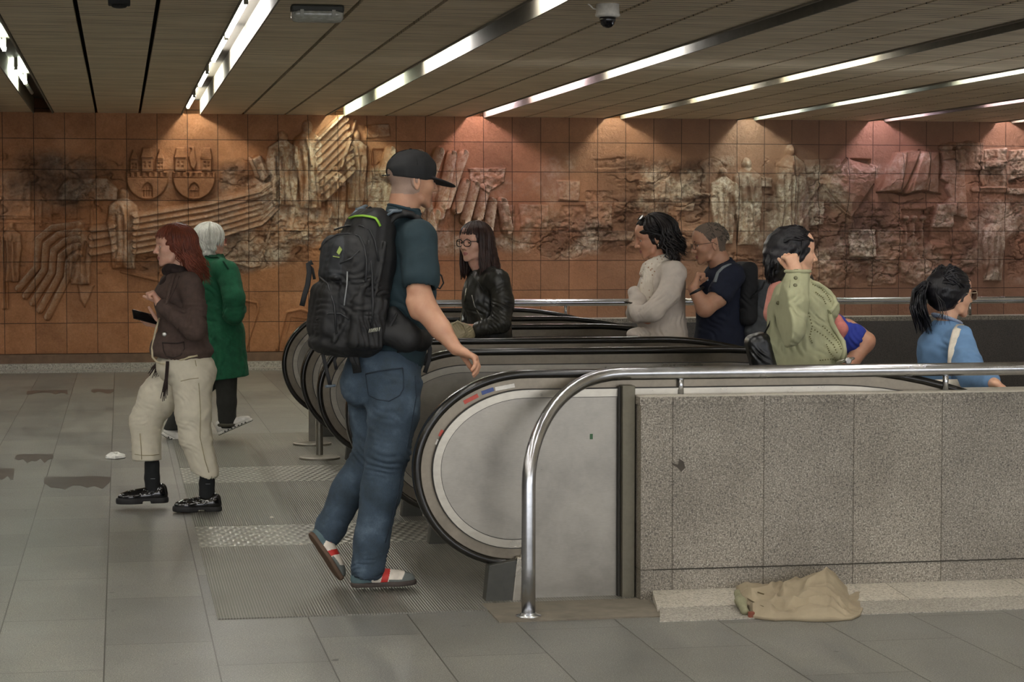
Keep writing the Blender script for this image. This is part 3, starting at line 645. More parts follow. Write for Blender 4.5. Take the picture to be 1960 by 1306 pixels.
for ei, (ya, yb, lab, p0, p1) in enumerate(ESC):
    e = empty('escalator', (1.6, (ya + yb) / 2, 0), lab, 'escalator', 'escalators side by side')
    for bi, y in enumerate((ya, yb)):
        m_ = MB(); sweep(m_, .05 if ei else .1, 0, .035, y, .040, True); m_.build('rubber_handrail', M_rubber, e, smooth=True)
        m_ = MB(); sweep(m_, .05 if ei else .1, .030, .082, y, .024); m_.build('handrail_guide', M_guide, e)
        m_ = MB(); sweep(m_, .05 if ei else .1, .080, .086, y, .045); sweep(m_, .05 if ei else .1, .086, .112, y, .040); m_.build('deck_trim', M_trim, e)
        m_ = MB(); sweep(m_, .05 if ei else .1, .076, .081, y, .043); sweep(m_, .05 if ei else .1, .111, .1145, y, .036); m_.build('seam_line', M_seam, e)
        # side panel: inside of the outline, down to the floor
        In = bal_path(.05 if ei else .1, .112); 
        zcut = [p for p in In]
        lo = [(9.3, In[-1][1] - .75), (In[-4][0], In[-4][1] - .75), (3.0, -.12), (3.0, 0.0), (1.56, 0.0)]
        poly = [tuple(p) for p in In] + lo
        m_ = MB(); m_.prism_xz(poly, y - .034, y + .034)
        m_.mi = 1
        for (xs, xe) in ((1.998, 2.002),): m_.box(xs, xe, y - .036, y + .036, .0, .82)
        o = m_.build('side_panel', [M_panel, M_seam], e)
        m_ = MB(); m_.prism_xz([(1.445, 0), (1.46, .15), (1.54, .165), (1.585, .17), (1.575, 0)], y - .07, y + .01); m_.mi = 1; m_.prism_xz([(1.555, 0), (1.575, .18), (1.605, .18), (1.59, 0)], y - .075, y - .035)
        m_.build('newel_box', [plain('newel_dark', '3a3a34', .45), M_trim], e, bevel=.004)
    # landing plate, comb plate, moving steps, inner decking
    m_ = MB(); m_.box(.36, 2.35, p0, p1, 0, .005); m_.build('landing_plate', M_plate, e)
    m_ = MB(); m_.box(2.35, 2.6, ya + .1, yb - .1, 0, .012); m_.build('comb_plate', M_trim, e)
    m_ = MB(); m_.mi = 0
    x = 2.6; z = 0.0
    for i in range(17):
        m_.box(x, x + .4, ya + .1, yb - .1, z - .25, z); x += .4
        z -= (0, .02, .10, .19, .225)[min(i, 4)]
    m_.build('steps', M_step, e)
    for y in (ya + .07, yb - .07):
        m_ = MB(); m_.prism_xz([(1.7, .0), (1.7, .06), (3.0, .06), (3.4, -.02), (9.3, -3.35), (9.3, -3.6), (3.2, -.1)], y - .02, y + .02); m_.build('skirting', M_trim, e)
    if ei == 0:
        for (xa_, ya_, xb_, yb_, mt) in ((888, 771, 915, 757, M_red), (842, 836, 848, 824, M_red), (922, 753, 945, 745, M_blue), (948, 745, 985, 738, M_white), (836, 852, 840, 842, M_white)):
            a = PY(xa_, ya_, ya - .026)[[0, 2]]; c_ = PY(xb_, yb_, ya - .026)[[0, 2]]; n_ = np.array([-(c_ - a)[1], (c_ - a)[0]]); n_ = n_ / np.linalg.norm(n_) * .008
            m_ = MB(); m_.prism_xz([tuple(a - n_), tuple(c_ - n_), tuple(c_ + n_), tuple(a + n_)], ya - .0265, ya - .024); m_.build('warning_sticker', mt, e)
        g = PY(1132, 836, ya - .036); m_ = MB(); m_.box(g[0] - .006, g[0] + .006, ya - .0365, ya - .03, g[2] - .011, g[2] + .011); m_.build('green_mark', plain('green_chip', '2f5a34', .5), e)
# inclined decking between the escalators
for (y0, y1, lb) in ((9.99, 10.88, 'nearest two escalators'), (12.58, 13.65, 'middle and farthest escalators')):
    m_ = MB(); A = bal_path(.05, .3)[41:]; pl = [(1.9, .0)] + [(1.9, .64)] + [tuple(p) for p in A if p[0] > 1.95] + [(9.3, -3.6), (3.0, -.2)]
    m_.prism_xz(pl, y0, y1); o = m_.build('steel_decking', M_panel); tag(o, 'brushed steel decking filling the space between the ' + lb, 'steel decking')
for y0, y1 in ((9.97, 10.68), (12.54, 13.39)):
    m_ = MB(); m_.box(.36, 1.55, y0, y1, 0, .004); o = m_.build('checker_plate', M_check)
    tag(o, 'bright checker plate strip in the floor, ' + ('nearer one beside the raised shoe' if y0 < 11 else 'farther one behind the black loafers'), 'floor plate', 'checker plate strips')
# steel post between panel and parapet
m_ = MB(); m_.box(2.01, 2.063, 8.27, 8.44, 0, .875); m_.mi = 1; m_.box(2.0, 2.01, 8.3, 8.42, 0, .87)
o = m_.build('end_post', [steel('post_metal', '6f6a5c', .45, metal=.7), M_seam], bevel=.003); tag(o, 'flat grey steel post between the escalator panel and the granite parapet', 'post')

# ---- queue stanchions
M_st = steel('stanchion_metal', '8a857a', .42, metal=.75)
for (x_, y_, px) in ((1.285, 13.75, 'nearer to the camera'), (1.32, 14.68, 'its flat top showing above the newels')):
    e = empty('stanchion', (x_, y_, 0), 'grey queue stanchion with round base beside the newels, ' + px, 'stanchion', 'queue stanchions')
    m_ = MB(); m_.lathe((x_, y_, 0), [(.135, .0), (.135, .018), (.12, .024), (.03, .032)], 32); m_.build('base', M_st, e, smooth=False)
    m_ = MB()
    if y_ < 14: m_.lathe((x_, y_, 0), [(.023, .03), (.023, .82), (.027, .822), (.027, .86), (.01, .865)], 16)
    else: m_.box(x_ - .024, x_ + .024, y_ - .015, y_ + .015, .03, .955); m_.mi = 1; m_.lathe((x_ + .0, y_ - .016, .885), [(.012, -.003), (.012, .002)], 12, 1)
    m_.build('pole', [M_st, M_seam], e)

# ---- things on the ceiling
M_wht = plain('camera_white', 'd8d4ca', .45); M_smoke = plain('smoked_dome', '16161a', .08, spec=.8)
cx_, cy_ = PZ(1163, 8, CEIL)[:2]
e = empty('dome_camera', (cx_, cy_, CEIL), 'white dome security camera with black glass hanging from the ceiling', 'security camera')
m_ = MB(); m_.lathe((cx_, cy_, CEIL), [(.066, 0), (.068, -.05), (.071, -.056), (.071, -.066), (.056, -.074)], 32); m_.build('housing', M_wht, e, smooth=True)
m_ = MB(); m_.lathe((cx_, cy_, CEIL - .072), [(.047, 0), (.046, -.02), (.038, -.042), (.024, -.056), (.006, -.062)], 28); m_.build('glass_dome', M_smoke, e, smooth=True)
m_ = MB(); m_.tube([(cx_ - .066, cy_, CEIL - .03), (cx_ - .085, cy_, CEIL - .026), (cx_ - .1, cy_, CEIL - .01), (cx_ - .115, cy_, CEIL)], .004, 6); m_.build('cable', M_wht, e, smooth=True)
lx, ly = PZ(607, 10, CEIL)[:2]
e = empty('bulkhead_lamp', (lx, ly, CEIL), 'unlit emergency bulkhead lamp with a clear cover on the ceiling', 'lamp')
m_ = MB(); m_.box(lx - .15, lx + .15, ly - .05, ly + .05, CEIL - .045, CEIL); m_.build('housing', plain('lamp_base', '2a2a22', .6), e, bevel=.012)
g, nt, b = _nt('clear_cover'); nt.links.new(ramp(nt, noise(nt, objvec(nt, (1, 6, 1)), 30), [(.3, lin('a9a89a')), (.7, lin('d0cfc2'))]), b.inputs['Base Color']); b.inputs['Roughness'].default_value = .12; b.inputs['Transmission Weight'].default_value = .45
m_ = MB(); pr = [(.0, -.148), (.03, -.147), (.045, -.135), (.05, -.11), (.05, .11), (.045, .135), (.03, .147), (.0, .148)]
m_.lathe((lx, ly, CEIL - .05), [(max(r_, .002), h_) for r_, h_ in pr], 24, 0); m_.build('clear_cover', g, e, smooth=True)
m_ = MB(); m_.tube([(lx - .09, ly, CEIL - .062), (lx + .12, ly, CEIL - .062)], .009, 8); m_.build('tube', M_tube_off, e, smooth=True)
for q in (-.09, .09):
    m_ = MB(); m_.box(lx + q - .01, lx + q + .01, ly - .056, ly - .046, CEIL - .07, CEIL - .03); m_.build('clip', M_clip, e)
bx_, by_ = PZ(228, -6, CEIL)[:2]
m_ = MB(); m_.box(bx_ - .06, bx_ + .06, by_ - .06, by_ + .06, CEIL - .045, CEIL); m_.lathe((bx_, by_, CEIL - .045), [(.045, 0), (.04, -.012), (.02, -.016)], 20)
o = m_.build('ceiling_speaker', M_black, bevel=.006); tag(o, 'small black box at the top edge of the ceiling, left of the brightest light channel', 'ceiling box')

# ---- marks and litter on the floor
def blob(pts_px, name, mt, z, label=None, cat=None, kind=None, jit=0):
    P = [PZ(*p) for p in pts_px]; n = len(P)
    o = mesh_obj(name, [(p[0], p[1], z) for p in P] + [(p[0], p[1], .0005) for p in P], [tuple(range(n))] + [(i, i + n, (i + 1) % n + n, (i + 1) % n) for i in range(n)], mt)
    return tag(o, label, cat, kind=kind)
M_stain = plain('damp_stain', '4f4c49', .3, var=.2, vscale=6)
random.seed(5)
def ragg(x0, x1, y0, y1, n=9, a=.35):
    top = [(x0 + (x1 - x0) * i / n, y0 + (y1 - y0) * a * random.random() * .3) for i in range(n + 1)]
    bot = [(x1 - (x1 - x0) * i / n - (y1 - y0) * .1, y1 - (y1 - y0) * a * 1.6 * random.random()) for i in range(n + 1)]
    return top + bot
blob(ragg(86, 212, 911, 938), 'floor_stain', M_stain, .0012, 'long damp stain on the paver left of the black loafers', 'floor stain')
blob(ragg(30, 103, 869, 890), 'floor_stain', M_stain, .0012, 'damp stain across the paver near the left picture edge, behind the longest one', 'floor stain')
blob(ragg(-20, 28, 896, 924), 'floor_stain', M_stain, .0012, 'damp stain cut by the left picture edge', 'floor stain')
blob(ragg(52, 130, 747, 757, 7), 'floor_stain', M_stain, .0012, 'dark stain on the paver close to the mural, left of the beige trousers', 'floor stain')
blob(ragg(175, 218, 745, 755, 6), 'floor_stain', M_stain, .0012, 'small dark stain near the knee of the beige trousers', 'floor stain')
tp_ = PZ(221, 877); vs = []; fs = []
rr_ = random.Random(3); n = 12
for i, (r_, z_) in enumerate(((.0, .03), (.03, .035), (.055, .02), (.062, .004))):
    for k in range(n):
        a = 2 * math.pi * k / n; q = r_ * (1 + .25 * rr_.random()); vs.append((tp_[0] + q * math.cos(a) * 1.0, tp_[1] + q * math.sin(a) * 1.3, .001 + z_ * (.6 + .5 * rr_.random())))
fs = [(i * n + k, i * n + (k + 1) % n, (i + 1) * n + (k + 1) % n, (i + 1) * n + k) for i in range(3) for k in range(n)]
o = mesh_obj('paper_scrap', vs, fs, plain('paper', 'e4e4de', .7)); tag(o, 'crumpled white paper scrap lying on the pavers at left', 'litter')
for i, (x_, y_) in enumerate(((520, 993), (404, 1013), (421, 1028), (577, 1045), (490, 900))):
    p = PZ(x_, y_); m_ = MB(); m_.lathe((p[0], p[1], .005), [(.012, 0), (.009, .005), (.003, .007)], 7); o = m_.build('litter_crumb', plain('crumb', 'cfcabd', .7))
    tag(o, 'tiny white crumb on the ribbed metal floor', 'litter', 'white crumbs on the metal plates')
# ================================================================== MODELLING TOOLS: distance fields turned into continuous skins
def V3(*a): return np.array(a, float)
def nrm(v): v = np.asarray(v, float); return v / (np.linalg.norm(v) + 1e-12)
def perp(v, d): v = np.asarray(v, float); d = nrm(d); return nrm(v - d * v.dot(d))
UP = V3(0, 0, 1)
def dirv(a, e=0.0):
    """horizontal direction: 0 = to the right across the view, 90 = away, 180 = to the left, 270 = towards the viewer; e = elevation"""
    a = math.radians(a); e = math.radians(e)
    return nrm((_R * math.cos(a) + _F0 * math.sin(a)) * math.cos(e) + UP * math.sin(e))
def warp3(x, y, z, s, seed):
    r = np.random.RandomState(seed); t = 0
    for i in range(4):
        k = r.randn(3); k = k / np.linalg.norm(k) * (2 * math.pi / s) * (0.7 + .6 * r.rand()); ph = r.rand() * 6.28
        t = t + np.sin(k[0] * x + k[1] * y + k[2] * z + ph)
    return t * .5
class Fld:
    def __init__(s, lo, hi, h):
        s.h = h; s.lo = np.array(lo, float); n = np.maximum(4, np.ceil((np.array(hi) - s.lo) / h).astype(int) + 1)
        s.ax = [s.lo[i] + h * np.arange(n[i]) for i in range(3)]; s.V = np.full(tuple(n), 1.0, np.float32)
    @staticmethod
    def around(pts, pad, h):
        P = np.array(pts, float); return Fld(P.min(0) - pad, P.max(0) + pad, h)
    def win(s, lo, hi):
        sl = []; g = []
        for i in range(3):
            a = int(np.clip(np.floor((lo[i] - s.lo[i]) / s.h), 0, s.V.shape[i])); b_ = int(np.clip(np.ceil((hi[i] - s.lo[i]) / s.h) + 1, 0, s.V.shape[i]))
            sl.append(slice(a, max(a, b_))); sh = [1, 1, 1]; sh[i] = -1; g.append(s.ax[i][a:max(a, b_)].reshape(sh))
        return tuple(sl), g
    def _put(s, sl, d, k, op):
        v = s.V[sl]
        if v.size == 0: return s
        d = d.astype(np.float32)
        if op == 'add':
            if k > 0:
                hh = np.maximum(k - np.abs(v - d), 0) / k; s.V[sl] = np.minimum(v, d) - hh * hh * k * .25
            else: s.V[sl] = np.minimum(v, d)
        elif op == 'sub':
            d = -d
            if k > 0:
                hh = np.maximum(k - np.abs(v - d), 0) / k; s.V[sl] = np.maximum(v, d) + hh * hh * k * .25
            else: s.V[sl] = np.maximum(v, d)
        return s
    def cone(s, a, b, ra, rb, k=.02, flat=None, op='add', flatcut=False):
        a = np.array(a, float); b = np.array(b, float); m = max(ra, rb) + k + 3 * s.h
        sl, (x, y, z) = s.win(np.minimum(a, b) - m, np.maximum(a, b) + m)
        ba = b - a; L = ba.dot(ba) + 1e-12
        t = ((x - a[0]) * ba[0] + (y - a[1]) * ba[1] + (z - a[2]) * ba[2]) / L; tc = np.clip(t, 0, 1)
        qx = x - a[0] - tc * ba[0]; qy = y - a[1] - tc * ba[1]; qz = z - a[2] - tc * ba[2]
        if flat is not None:
            n = nrm(flat[0]); c = qx * n[0] + qy * n[1] + qz * n[2]; g = (flat[1] - 1) * c
            qx = qx + g * n[0]; qy = qy + g * n[1]; qz = qz + g * n[2]
        d = np.sqrt(qx * qx + qy * qy + qz * qz) - (ra + (rb - ra) * tc)
        if flat is not None and flat[1] > 1: d = d / (1 + (flat[1] - 1) * .4)
        if flatcut:
            Ls = math.sqrt(L); d = np.maximum(d, np.maximum(-t * Ls, (t - 1) * Ls))
        return s._put(sl, d, k, op)
    def chain(s, pts, rs, k=.02, **kw):
        for i in range(len(pts) - 1): s.cone(pts[i], pts[i + 1], rs[i], rs[i + 1], k, **kw)
        return s
    def ell(s, c, r, A=None, k=.02, op='add'):
        """ellipsoid with radii r along the rows of A"""
        c = np.array(c, float); A = np.eye(3) if A is None else np.array(A, float); m = max(r) + k + 3 * s.h
        sl, (x, y, z) = s.win(c - m, c + m)
        q = []; 
        for i in range(3): q.append(((x - c[0]) * A[i][0] + (y - c[1]) * A[i][1] + (z - c[2]) * A[i][2]))
        k0 = np.sqrt(sum((q[i] / r[i]) ** 2 for i in range(3))); k1 = np.sqrt(sum((q[i] / r[i] ** 2) ** 2 for i in range(3))) + 1e-9
        return s._put(sl, k0 * (k0 - 1) / k1, k, op)
    def box(s, c, r, A=None, rnd=.02, k=.02, op='add'):
        c = np.array(c, float); A = np.eye(3) if A is None else np.array(A, float); m = float(np.linalg.norm(r)) + k + 3 * s.h
        sl, (x, y, z) = s.win(c - m, c + m); o = 0; mx = None
        for i in range(3):
            q = np.abs((x - c[0]) * A[i][0] + (y - c[1]) * A[i][1] + (z - c[2]) * A[i][2]) - (r[i] - rnd)
            o = o + np.maximum(q, 0) ** 2; mx = q if mx is None else np.maximum(mx, q)
        return s._put(sl, np.sqrt(o) + np.minimum(mx, 0) - rnd, k, op)
    def half(s, p, n, k=0.0):
        """keep only the side of the plane through p that n points away from"""
        n = nrm(n); x, y, z = [s.ax[i].reshape([-1 if j == i else 1 for j in range(3)]) for i in range(3)]
        d = (x - p[0]) * n[0] + (y - p[1]) * n[1] + (z - p[2]) * n[2]
        s.V = np.maximum(s.V, d.astype(np.float32)); return s
    def fold(s, c, rad, d, wl, amp, warp=1.2, seed=1, wsc=.14):
        c = np.array(c, float); d = nrm(d); sl, (x, y, z) = s.win(c - rad * 1.6, c + rad * 1.6)
        if s.V[sl].size == 0: return s
        r2 = ((x - c[0]) ** 2 + (y - c[1]) ** 2 + (z - c[2]) ** 2) / rad ** 2
        ph = ((x - c[0]) * d[0] + (y - c[1]) * d[1] + (z - c[2]) * d[2]) * (2 * math.pi / wl) + warp * warp3(x, y, z, wsc, seed)
        f = np.sin(ph); f = (1 - np.abs(f) * 2) * np.clip(.55 + .6 * warp3(x, y, z, rad * .9, seed + 50), 0, 1.3)
        s.V[sl] += (amp * np.exp(-r2 * 1.8) * f * (np.abs(s.V[sl]) < .06)).astype(np.float32); return s
    def rough(s, amp, sc, seed=1):
        x, y, z = [s.ax[i].reshape([-1 if j == i else 1 for j in range(3)]) for i in range(3)]
        s.V += (amp * warp3(x, y, z, sc, seed)).astype(np.float32); return s
    def mesh(s):
        V = s.V; V = V.copy()
        for i in range(3):
            for e in (0, -1):
                ix = [slice(None)] * 3; ix[i] = e; V[tuple(ix)] = np.maximum(V[tuple(ix)], .001)
        S = V < 0; c = S[:-1, :-1, :-1].astype(np.int8)
        offs = [(i, j, k) for i in (0, 1) for j in (0, 1) for k in (0, 1)]; n0, n1, n2 = [q - 1 for q in V.shape]
        tot = sum(S[i:i + n0, j:j + n1, k:k + n2].astype(np.int8) for i, j, k in offs)
        act = np.argwhere((tot > 0) & (tot < 8)); N = len(act)
        if N == 0: return np.zeros((0, 3)), np.zeros((0, 4), int)
        val = {o: V[act[:, 0] + o[0], act[:, 1] + o[1], act[:, 2] + o[2]] for o in offs}
        acc = np.zeros((N, 3)); cnt = np.zeros(N)
        for a in offs:
            for ax in range(3):
                if a[ax]: continue
                b_ = list(a); b_[ax] = 1; b_ = tuple(b_); va, vb = val[a], val[b_]; m = (va < 0) != (vb < 0)
                t = np.where(m, va / (va - vb + 1e-20), 0); p = np.zeros((N, 3)) + np.array(a); p[:, ax] += t
                acc += p * m[:, None]; cnt += m
        verts = s.lo + s.h * (act + acc / cnt[:, None])
        idx = np.full((n0, n1, n2), -1, np.int64); idx[act[:, 0], act[:, 1], act[:, 2]] = np.arange(N)
        F = []
        for ax in range(3):
            sa = [slice(None)] * 3; sb = [slice(None)] * 3; sa[ax] = slice(0, -1); sb[ax] = slice(1, None)
            A_, B_ = S[tuple(sa)], S[tuple(sb)]; e = np.argwhere(A_ != B_); o1, o2 = [(1, 2), (2, 0), (0, 1)][ax]
            ok = (e[:, o1] > 0) & (e[:, o2] > 0) & (e[:, o1] < V.shape[o1] - 1) & (e[:, o2] < V.shape[o2] - 1); e = e[ok]
            def at_(d1, d2):
                q = e.copy(); q[:, o1] -= d1; q[:, o2] -= d2; return idx[q[:, 0], q[:, 1], q[:, 2]]
            q = np.stack([at_(1, 1), at_(0, 1), at_(0, 0), at_(1, 0)], 1); flip = ~A_[e[:, 0], e[:, 1], e[:, 2]]; q[flip] = q[flip][:, ::-1]; F.append(q)
        return verts, np.concatenate(F)
def skin(name, fields, mats, parent, fm=None, label=None, smooth_it=0):
    """one mesh object out of one or several fields; fm(centres) gives the material of each face"""
    VV = []; FF = []; n = 0
    for f in (fields if isinstance(fields, list) else [fields]):
        v, q = f.mesh() if isinstance(f, Fld) else f
        VV.append(v); FF.append(q + n); n += len(v)
    v = np.concatenate(VV); q = np.concatenate(FF)
    mi = None
    if fm is not None: mi = fm(v[q].mean(1))
    off = np.array(parent.location) if parent is not None else 0
    if parent is not None and parent.parent is not None: off = off + np.array(parent.parent.location)
    o = mesh_obj(name, v - off, q, mats, parent, True, mi)
    if smooth_it:
        md = o.modifiers.new('smooth', 'SMOOTH'); md.iterations = smooth_it; md.factor = .5
    if label: o['label'] = label
    return o
class Frame:
    def __init__(s, o, x, up, sc=1.0):
        s.o = np.array(o, float); s.x = nrm(x); s.z = perp(up, s.x); s.y = np.cross(s.z, s.x); s.s = sc; s.A = [s.x, s.y, s.z]
    def p(s, x, y, z): return s.o + s.s * (s.x * x + s.y * y + s.z * z)
    def loc(s, P): q = (P - s.o) / s.s; return q @ s.x, q @ s.y, q @ s.z
def build_head(fr, neck, h=.0033, neck_r=.056, fem=False, jaw=1.0, nose=1.0, mouth_open=0.0):
    """head field in frame fr (x = where the face looks, z = up, origin = middle of the head)"""
    s = fr.s; P = fr.p; A = fr.A
    F = Fld.around([P(0, 0, 0), P(.1, 0, 0), P(-.1, 0, 0), P(0, 0, .12), P(0, 0, -.12), P(0, .09, 0), P(0, -.09, 0)] + list(neck), .075, h)
    E = lambda x, y, z, a, b_, c, k=.012, op='add', AA=None: F.ell(P(x, y, z), (a * s, b_ * s, c * s), AA or A, k, op)
    E(-.012, 0, .034, .096, .077, .085); E(.025, 0, .02, .068, .064, .075, .03); E(.030, 0, .055, .058, .058, .050, .03)
    E(.020, 0, -.035, .062, .056 * jaw, .070, .03)
    for y in (-1, 1):
        F.cone(P(-.010, y * .052, -.035), P(.030, y * .044 * jaw, -.078), .015 * s, .013 * s, .02); F.cone(P(.030, y * .044 * jaw, -.078), P(.070, y * .012, -.098), .013 * s, .012 * s, .02)
        E(.060, y * .038, -.026, .026, .022, .024, .02)
        F.cone(P(.082, y * .008, .024), P(.066, y * .050, .020), .010 * s, .008 * s, .016)
    E(.060, 0, -.060, .032, .034, .036, .025)
    E(.075, 0, -.100, .013, .017, .013, .016)
    F.ell(P(.012, 0, -.128), (.060 * s, .05 * s, .028 * s), A, .02 * s, 'sub')
    for y in (-1, 1):
        E(.097, y * .031, .002, .018, .018, .013, .012, 'sub')
    F.cone(P(.087, 0, .016), P(.107 + .006 * nose, 0, -.030), .0075 * s, .0095 * s * nose, .012)
    for y in (-1, 1): E(.097, y * .012, -.034, .010, .0075, .008, .008)
    # lids, lips
    for y in (-1, 1):
        pts = [P(.0845 - .012 * abs(t) ** 2 + .0015, y * .031 + t * .0175, .0085 - .006 * t * t) for t in (-1, -.5, 0, .5, 1)]
        F.chain(pts, [.0028 * s] * 5, .004); pts = [P(.0835 - .012 * abs(t) ** 2, y * .031 + t * .0165, -.0085 + .006 * t * t) for t in (-1, -.5, 0, .5, 1)]; F.chain(pts, [.0026 * s] * 5, .004)
    for t0, t1 in ((-1, -.35), (-.35, .0), (0, .35), (.35, 1)):
        f_ = lambda t, z, r: P(.0915 - .013 * t * t + (.0015 if z > -.064 else .0), t * .0195, z + (.0 if z < -.064 else -.002 * t * t))
        F.cone(f_(t0, -.060, 0), f_(t1, -.060, 0), (.0050 - .0028 * abs(t0)) * s, (.0050 - .0028 * abs(t1)) * s, .005); F.cone(f_(t0, -.0705 - mouth_open, 0), f_(t1, -.0705 - mouth_open, 0), (.0054 - .0030 * abs(t0)) * s, (.0054 - .0030 * abs(t1)) * s, .005)
    for y in (-1, 1):
        earA = [nrm(fr.x * .95 + fr.z * .25), nrm(fr.y + fr.x * -.25 * y), nrm(fr.z - fr.x * .25)]
        E(-.012, y * .076, -.008, .018, .008, .031, .006, AA=earA); E(-.008, y * .084, -.004, .010, .007, .018, .004, 'sub', AA=earA); E(-.006, y * .079, -.034, .008, .006, .009, .006)
    if fem: pass
    F.chain([P(-.026, 0, -.045)] + list(neck), [neck_r * s * .95] + [neck_r * s * .97] * (len(neck) - 1) + [neck_r * s * 1.08], .022)
    return F
def lips_fm(fr, a=1):
    def f(C):
        x, y, z = fr.loc(C)
        q = (y / .0205) ** 2
        return ((x > .072) & (q < 1) & (z < -.0560 - .004 * q) & (z > -.0770 + .010 * q)).astype(np.int32) * a
    return f
def eyes(fr, parent, iris='3a2a1c'):
    for y in (-1, 1):
        m_ = MB(); c = fr.p(.0745, y * .031, .0005); n = 14; r = .0118 * fr.s; ax = nrm(fr.x + .0 * fr.y)
        vs = []; fs = []; mi = []
        rings = [0, .25, .5, .62, .95, 1.4, 2.0, 2.7]
        for t in rings:
            for k in range(n):
                a = 2 * math.pi * k / n; vs.append(c + r * (ax * math.cos(t) + (fr.y * math.cos(a) + fr.z * math.sin(a)) * math.sin(t)))
        for i in range(len(rings) - 1):
            for k in range(n): fs.append((i * n + k, i * n + (k + 1) % n, (i + 1) * n + (k + 1) % n, (i + 1) * n + k)); mi.append(2 if i == 0 else (1 if i < 3 else 0))
        off = np.array(parent.location)
        o = mesh_obj('eye', [v - off for v in vs], fs, [plain('eye_white', 'd9d2c8', .2), plain('iris_' + iris, iris, .2), plain('pupil', '080606', .15)], parent, True, mi)
def brows(fr, parent, col, th=.0032, lift=.0):
    m_ = MB()
    for y in (-1, 1):
        pts = [fr.p(.0945 - .0 * t - .024 * t * t, y * (.011 + .04 * t), .0225 + lift + .006 * math.sin(t * 2.2)) for t in np.linspace(0, 1, 6)]
        m_.tube(pts, [th * fr.s * q for q in (.9, 1.25, 1.2, 1, .75, .35)], 7, up=fr.z)
    m_.build('eyebrow', plain('brow_' + col, col, .8), parent, smooth=True)
def glasses(fr, parent, mat, lens=None, rx=.024, rz=.019, th=.0019, up=.0, fwd=.106, square=.7, tilt=0, temples=(1, -1), name='glasses', label=None):
    """spectacles in the frame of the head; lens given as a material for dark glasses"""
    m_ = MB(); 
    for y in (-1, 1):
        pts = []
        for k in range(25):
            a = 2 * math.pi * k / 24; ca, sa = math.cos(a), math.sin(a); ca = np.sign(ca) * abs(ca) ** square; sa = np.sign(sa) * abs(sa) ** square
            yy = y * .0325 + rx * ca; pts.append(fr.p(fwd - 1.6 * yy * yy - .0 + tilt * sa * rz, yy, up + rz * sa))
        m_.tube(pts, th * fr.s, 8, cap=False)
        if y in temples:
            m_.tube([fr.p(fwd - 1.6 * .056 ** 2, y * .056, up + rz * .55), fr.p(fwd - .018, y * .067, up + rz * .5), fr.p(.0, y * .081, up + .005), fr.p(-.022, y * .081, up - .012)], th * fr.s * .95, 6)
    m_.tube([fr.p(fwd - .001, -.0095, up + .004), fr.p(fwd + .002, 0, up + .007), fr.p(fwd - .001, .0095, up + .004)], th * fr.s, 6)
    o = m_.build(name, mat, parent, smooth=True)
    if label: o['label'] = label
    if lens is not None:
        for y in (-1, 1):
            l_ = MB(); vs = []
            for k in range(24):
                a = 2 * math.pi * k / 24; ca, sa = math.cos(a), math.sin(a); ca = np.sign(ca) * abs(ca) ** square; sa = np.sign(sa) * abs(sa) ** square
                yy = y * .0325 + rx * ca * .97; vs.append(fr.p(fwd - 1.6 * yy * yy + tilt * sa * rz, yy, up + rz * sa * .97))
            back = [v - fr.x * .0018 for v in vs]; n = 24
            l_.add(vs + back, [tuple(range(n)), tuple(range(n, 2 * n))[::-1]] + [(i, i + n, (i + 1) % n + n, (i + 1) % n) for i in range(n)])
            q = l_.build('lens', lens, parent); 
            q.parent = parent
    return o
def hand(F, w, d, t, c, curl=(25, 30, 25), s=1.0, spread=.0, thumb=(.75, .55, .35), tb=.5, curls=None):
    """palm with four fingers and a thumb; w wrist, d towards the knuckles, t thumb side, c the way the fingers close"""
    d = nrm(d); t = perp(t, d); n = np.cross(d, t); c = n if n.dot(c) > 0 else -n
    F.cone(w, w + d * .03 * s, .024 * s, .027 * s, .015, flat=(c, 1.45))
    for q in (-.024, -.008, .008, .024): F.cone(w + d * .012 * s + t * q * .6 * s, w + d * .082 * s + t * q * s, .0135 * s, .0115 * s, .012)
    L = (.070, .079, .074, .058)
    for i, q in enumerate((.0265, .009, -.0085, -.0255)):
        b = w + d * (.082, .086, .083, .077)[i] * s + t * q * s; a = 0
        cu = curls[i] if curls else curl
        for j, f in enumerate((.45, .30, .25)):
            a += math.radians(cu[j]); dr = nrm(d * math.cos(a) + c * math.sin(a) + t * spread * (1.5 - i)); e = b + dr * L[i] * f * s
            F.cone(b, e, (.0092, .0082, .0074)[j] * s, (.0084, .0076, .0062)[j] * s, .004); b = e
    b = w + d * .022 * s + t * .022 * s + c * .004 * s; dr = nrm(d * thumb[0] + t * thumb[1] + c * thumb[2])
    for j, (l, r0, r1) in enumerate(((.036, .0155, .0115), (.031, .0110, .0098), (.026, .0098, .0078))):
        e = b + dr * l * s; F.cone(b, e, r0 * s, r1 * s, .008 if j == 0 else .004); b = e; dr = nrm(dr * (1 - tb * .5) + (d * .6 + c * .35) * tb * .5)
def locks(name, L, mat, parent, label=None, n=6, flat=.65):
    m_ = MB()
    for pts, r in L:
        P = [np.array(p, float) for p in pts]; k = len(P)
        rr = [r * (.55 + .6 * math.sin(math.pi * min(1, .25 + .75 * i / (k - 1)))) * (1 if i < k - 1 else .4) for i in range(k)]
        m_.tube(P, rr, n, flat=flat)
    o = m_.build(name, mat, parent, smooth=True, fix=False)
    if label: o['label'] = label
    return o
def scalp(fr, az, el, grow=0.0, c=(-.012, 0, .03), r=(.100, .082, .092)):
    """a point on the head: az 0 front, 90 = the head's left; el 90 = crown"""
    a = math.radians(az); e = math.radians(el)
    return fr.p(c[0] + (r[0] + grow) * math.cos(a) * math.cos(e), c[1] + (r[1] + grow) * math.sin(a) * math.cos(e), c[2] + (r[2] + grow) * math.sin(e))
